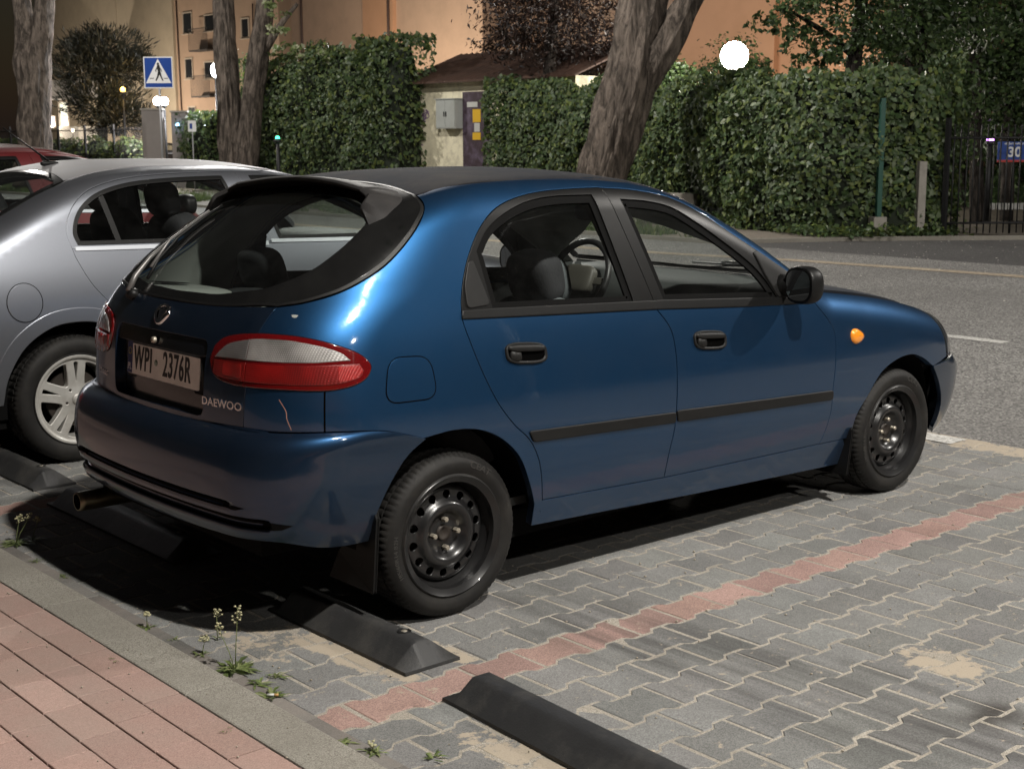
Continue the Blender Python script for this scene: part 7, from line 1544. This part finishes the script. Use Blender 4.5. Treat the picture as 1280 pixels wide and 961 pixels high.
# ================================================================ cars beside and behind
def copy_tree(o, parent=None, swap=None):
    c = o.copy(); COL.objects.link(c); c.parent = parent
    if c.type == 'MESH' and swap:
        for s_ in c.material_slots:
            if s_.material in swap: mt = swap[s_.material]; s_.link = 'OBJECT'; s_.material = mt
    for ch in list(o.children): copy_tree(ch, c, swap)
    return c
blue = car_blue()
silver = car_silver()
red = copy_tree(silver, None, {M['silver']: M['redpaint'], M['silver_dusty']: M['redpaint']}); red.name = 'parked_car'; red.location = (-.02, 5.75, 0); red.scale = (1, 1, 1.06)
tag(red, 'dark red car whose roof shows above the silver car at the far left', 'car')
M['blackpaint'] = paint('black paint', (.02, .02, .022), .02)
bk_ = copy_tree(silver, None, {M['silver']: M['blackpaint'], M['silver_dusty']: M['blackpaint']}); bk_.name = 'parked_car'; q = gp(232, 205); bk_.location = (24, 48, 0); bk_.rotation_euler = (0, 0, R(200)); tag(bk_, 'black car parked behind the grey gate pillars', 'car')
# ================================================================ weeds along the kerb
def rosette(name, label, p, n, ln, seed, stems=(), lm='weed', group='weeds growing in the joints by the kerb'):
    r = np.random.RandomState(seed); t = thing(name, label, 'weed', p, group); V = []; Fc = []; C_ = []; cols = np.array([list(c) for c in LF[lm]['cols']])
    for k in range(n):
        a = r.uniform(0, 6.28); L = ln*r.uniform(.45, 1.1); el = r.uniform(.05, .75); w_ = L*.085; d = np.array([math.cos(a)*math.cos(el), math.sin(a)*math.cos(el), math.sin(el)]); s_ = np.array([-math.sin(a), math.cos(a), 0]); base = r.normal(0, .008, 3)*[1, 1, 0]; c = cols[r.randint(len(cols))]*r.uniform(.75, 1.25); k0 = len(V)
        for j in range(6):
            q = j/5; pp = base+d*L*q-np.array([0, 0, L*.38*q*q]); pp[2] = max(pp[2], .004); ww = w_*math.sin(math.pi*(.1+.85*q))*(1.25 if j % 2 else .75); V += [pp+s_*ww+[0, 0, ww*.35], pp, pp-s_*ww+[0, 0, ww*.35]]; C_ += [c, c*.8, c]
        for j in range(5): Fc += [(k0+3*j, k0+3*j+1, k0+3*j+4, k0+3*j+3), (k0+3*j+1, k0+3*j+2, k0+3*j+5, k0+3*j+4)]
    mkobj('leaves', V, Fc, LF[lm], t, True, col=np.array(C_))
    for (h, lx, ly) in stems:
        m_ = MB(); pts = [(0, 0, 0), (lx*.35, ly*.35, h*.4), (lx*.8, ly*.8, h*.75), (lx, ly, h)]; m_.tube(pts, [.0016, .0014, .0011, .0008], 5); V = []
        m_.build('stem', M['stem'], t); fl = MB()
        for k in range(16):
            q = .55+.45*k/15; c = Vector(pts[2]).lerp(Vector(pts[3]), (q-.55)/.45); a = r.uniform(0, 6.28); o_ = Vector((math.cos(a), math.sin(a), .6))*r.uniform(.005, .016)*(1.4-q+.3); fl.tube([c, c+o_], .0006, 3); fl.superq(c+o_, (.0042, .0042, .0028), .8, None, 3)
        fl.build('seed_heads', M['seed'], t)
    return t
M['stem'] = mat('weed stems', (.16, .19, .07), .6); M['seed'] = mat('weed seed heads', (.42, .40, .24), .7)
W = [((294, 838), 34, .075, 'largest leafy weed by the kerb, with two tall seed stems', ((.20, .01, -.01), (.15, -.035, .03))),
     ((322, 856), 12, .045, 'flat green weed just right of the largest weed', ()), ((338, 872), 16, .05, 'low weed beside a cigarette end near the kerb', ()), ((345, 846), 8, .035, 'tiny bright weed right of the largest weed', ()),
     ((272, 800), 4, .03, 'thin single-stemmed weed left of the largest weed', ((.10, .0, .0),)), ((253, 818), 7, .035, 'small spiky weed on the dark gutter blocks', ((.05, .01, 0),)), ((184, 785), 6, .035, 'small upright weed at the edge of the car shadow', ((.05, 0, 0),)), ((214, 800), 5, .025, 'tiny weed in the gutter between two small weeds', ()),
     ((44, 702), 8, .03, 'tiny weed on the kerb edge near the left border', ()), ((20, 680), 26, .06, 'weed cluster at the left border below the exhaust', ((.11, .02, 0), (.12, .05, -.03))), ((40, 676), 14, .045, 'leafy weed right of the left-border cluster', ((.10, .02, -.03),)), ((80, 722), 7, .035, 'small weed between kerb and car shadow at left', ()),
     ((425, 931), 16, .04, 'small dense weed left of the yellow-flowered one at the bottom', ()), ((466, 940), 14, .035, 'weed with a yellow flower at the bottom edge', ((.02, .0, .0),)), ((542, 948), 9, .035, 'flat brownish weed at the bottom edge, right of the yellow flower', ()), ((124, 576), 6, .05, 'small weed beside the tyre of the silver car', ((.06, 0, 0),)), ((143, 826), 4, .02, 'very small weed in the kerb joint at left', ()), ((282, 914), 4, .018, 'very small weed between kerb and red blocks', ())]
for k, ((u, v), n, ln, lb, st) in enumerate(W):
    z = .03 if (u, v) in ((143, 826), (282, 914)) else .002; p = gp(u, v, z); rosette('weed', lb, p, int(n*1.5), ln*1.2, 40+k, st)
# cigarette end and bits of litter
p = gp(341, 868, .012); m_ = MB(); d = Vector((.6, -.5, 0)).normalized(); m_.tube([p-d*.016, p+d*.004], .004, 10); m_.tube([p+d*.0042, p+d*.016], .004, 10, mi=1)
tag(m_.build('cigarette_end', None, None, mats=[M['paper'], mat('cigarette filter', (.5, .3, .12), .8)]), 'white cigarette end lying by the low weed', 'cigarette end')
rg = random.Random(9); gt = MB()
for k in range(420):
    x_ = rg.uniform(-.85, 3.6); y_ = rg.uniform(-3, 2.4); s_ = rg.uniform(.0018, .0055); gt.superq((x_, y_, s_*.6), (s_, s_*rg.uniform(.6, 1), s_*.6), .9, Matrix.Rotation(rg.uniform(0, 3), 3, 'Z'), 3)
for k in range(160):
    x_ = rg.uniform(-1.9, -.9); y_ = rg.uniform(-1.6, 1); s_ = rg.uniform(.0015, .004); gt.superq((x_, y_, .031+s_*.4), (s_, s_*rg.uniform(.6, 1), s_*.6), .9, Matrix.Rotation(rg.uniform(0, 3), 3, 'Z'), 3)
tag(gt.build('grit', mat('pale grit', (.35, .31, .25), .9)), kind='stuff')
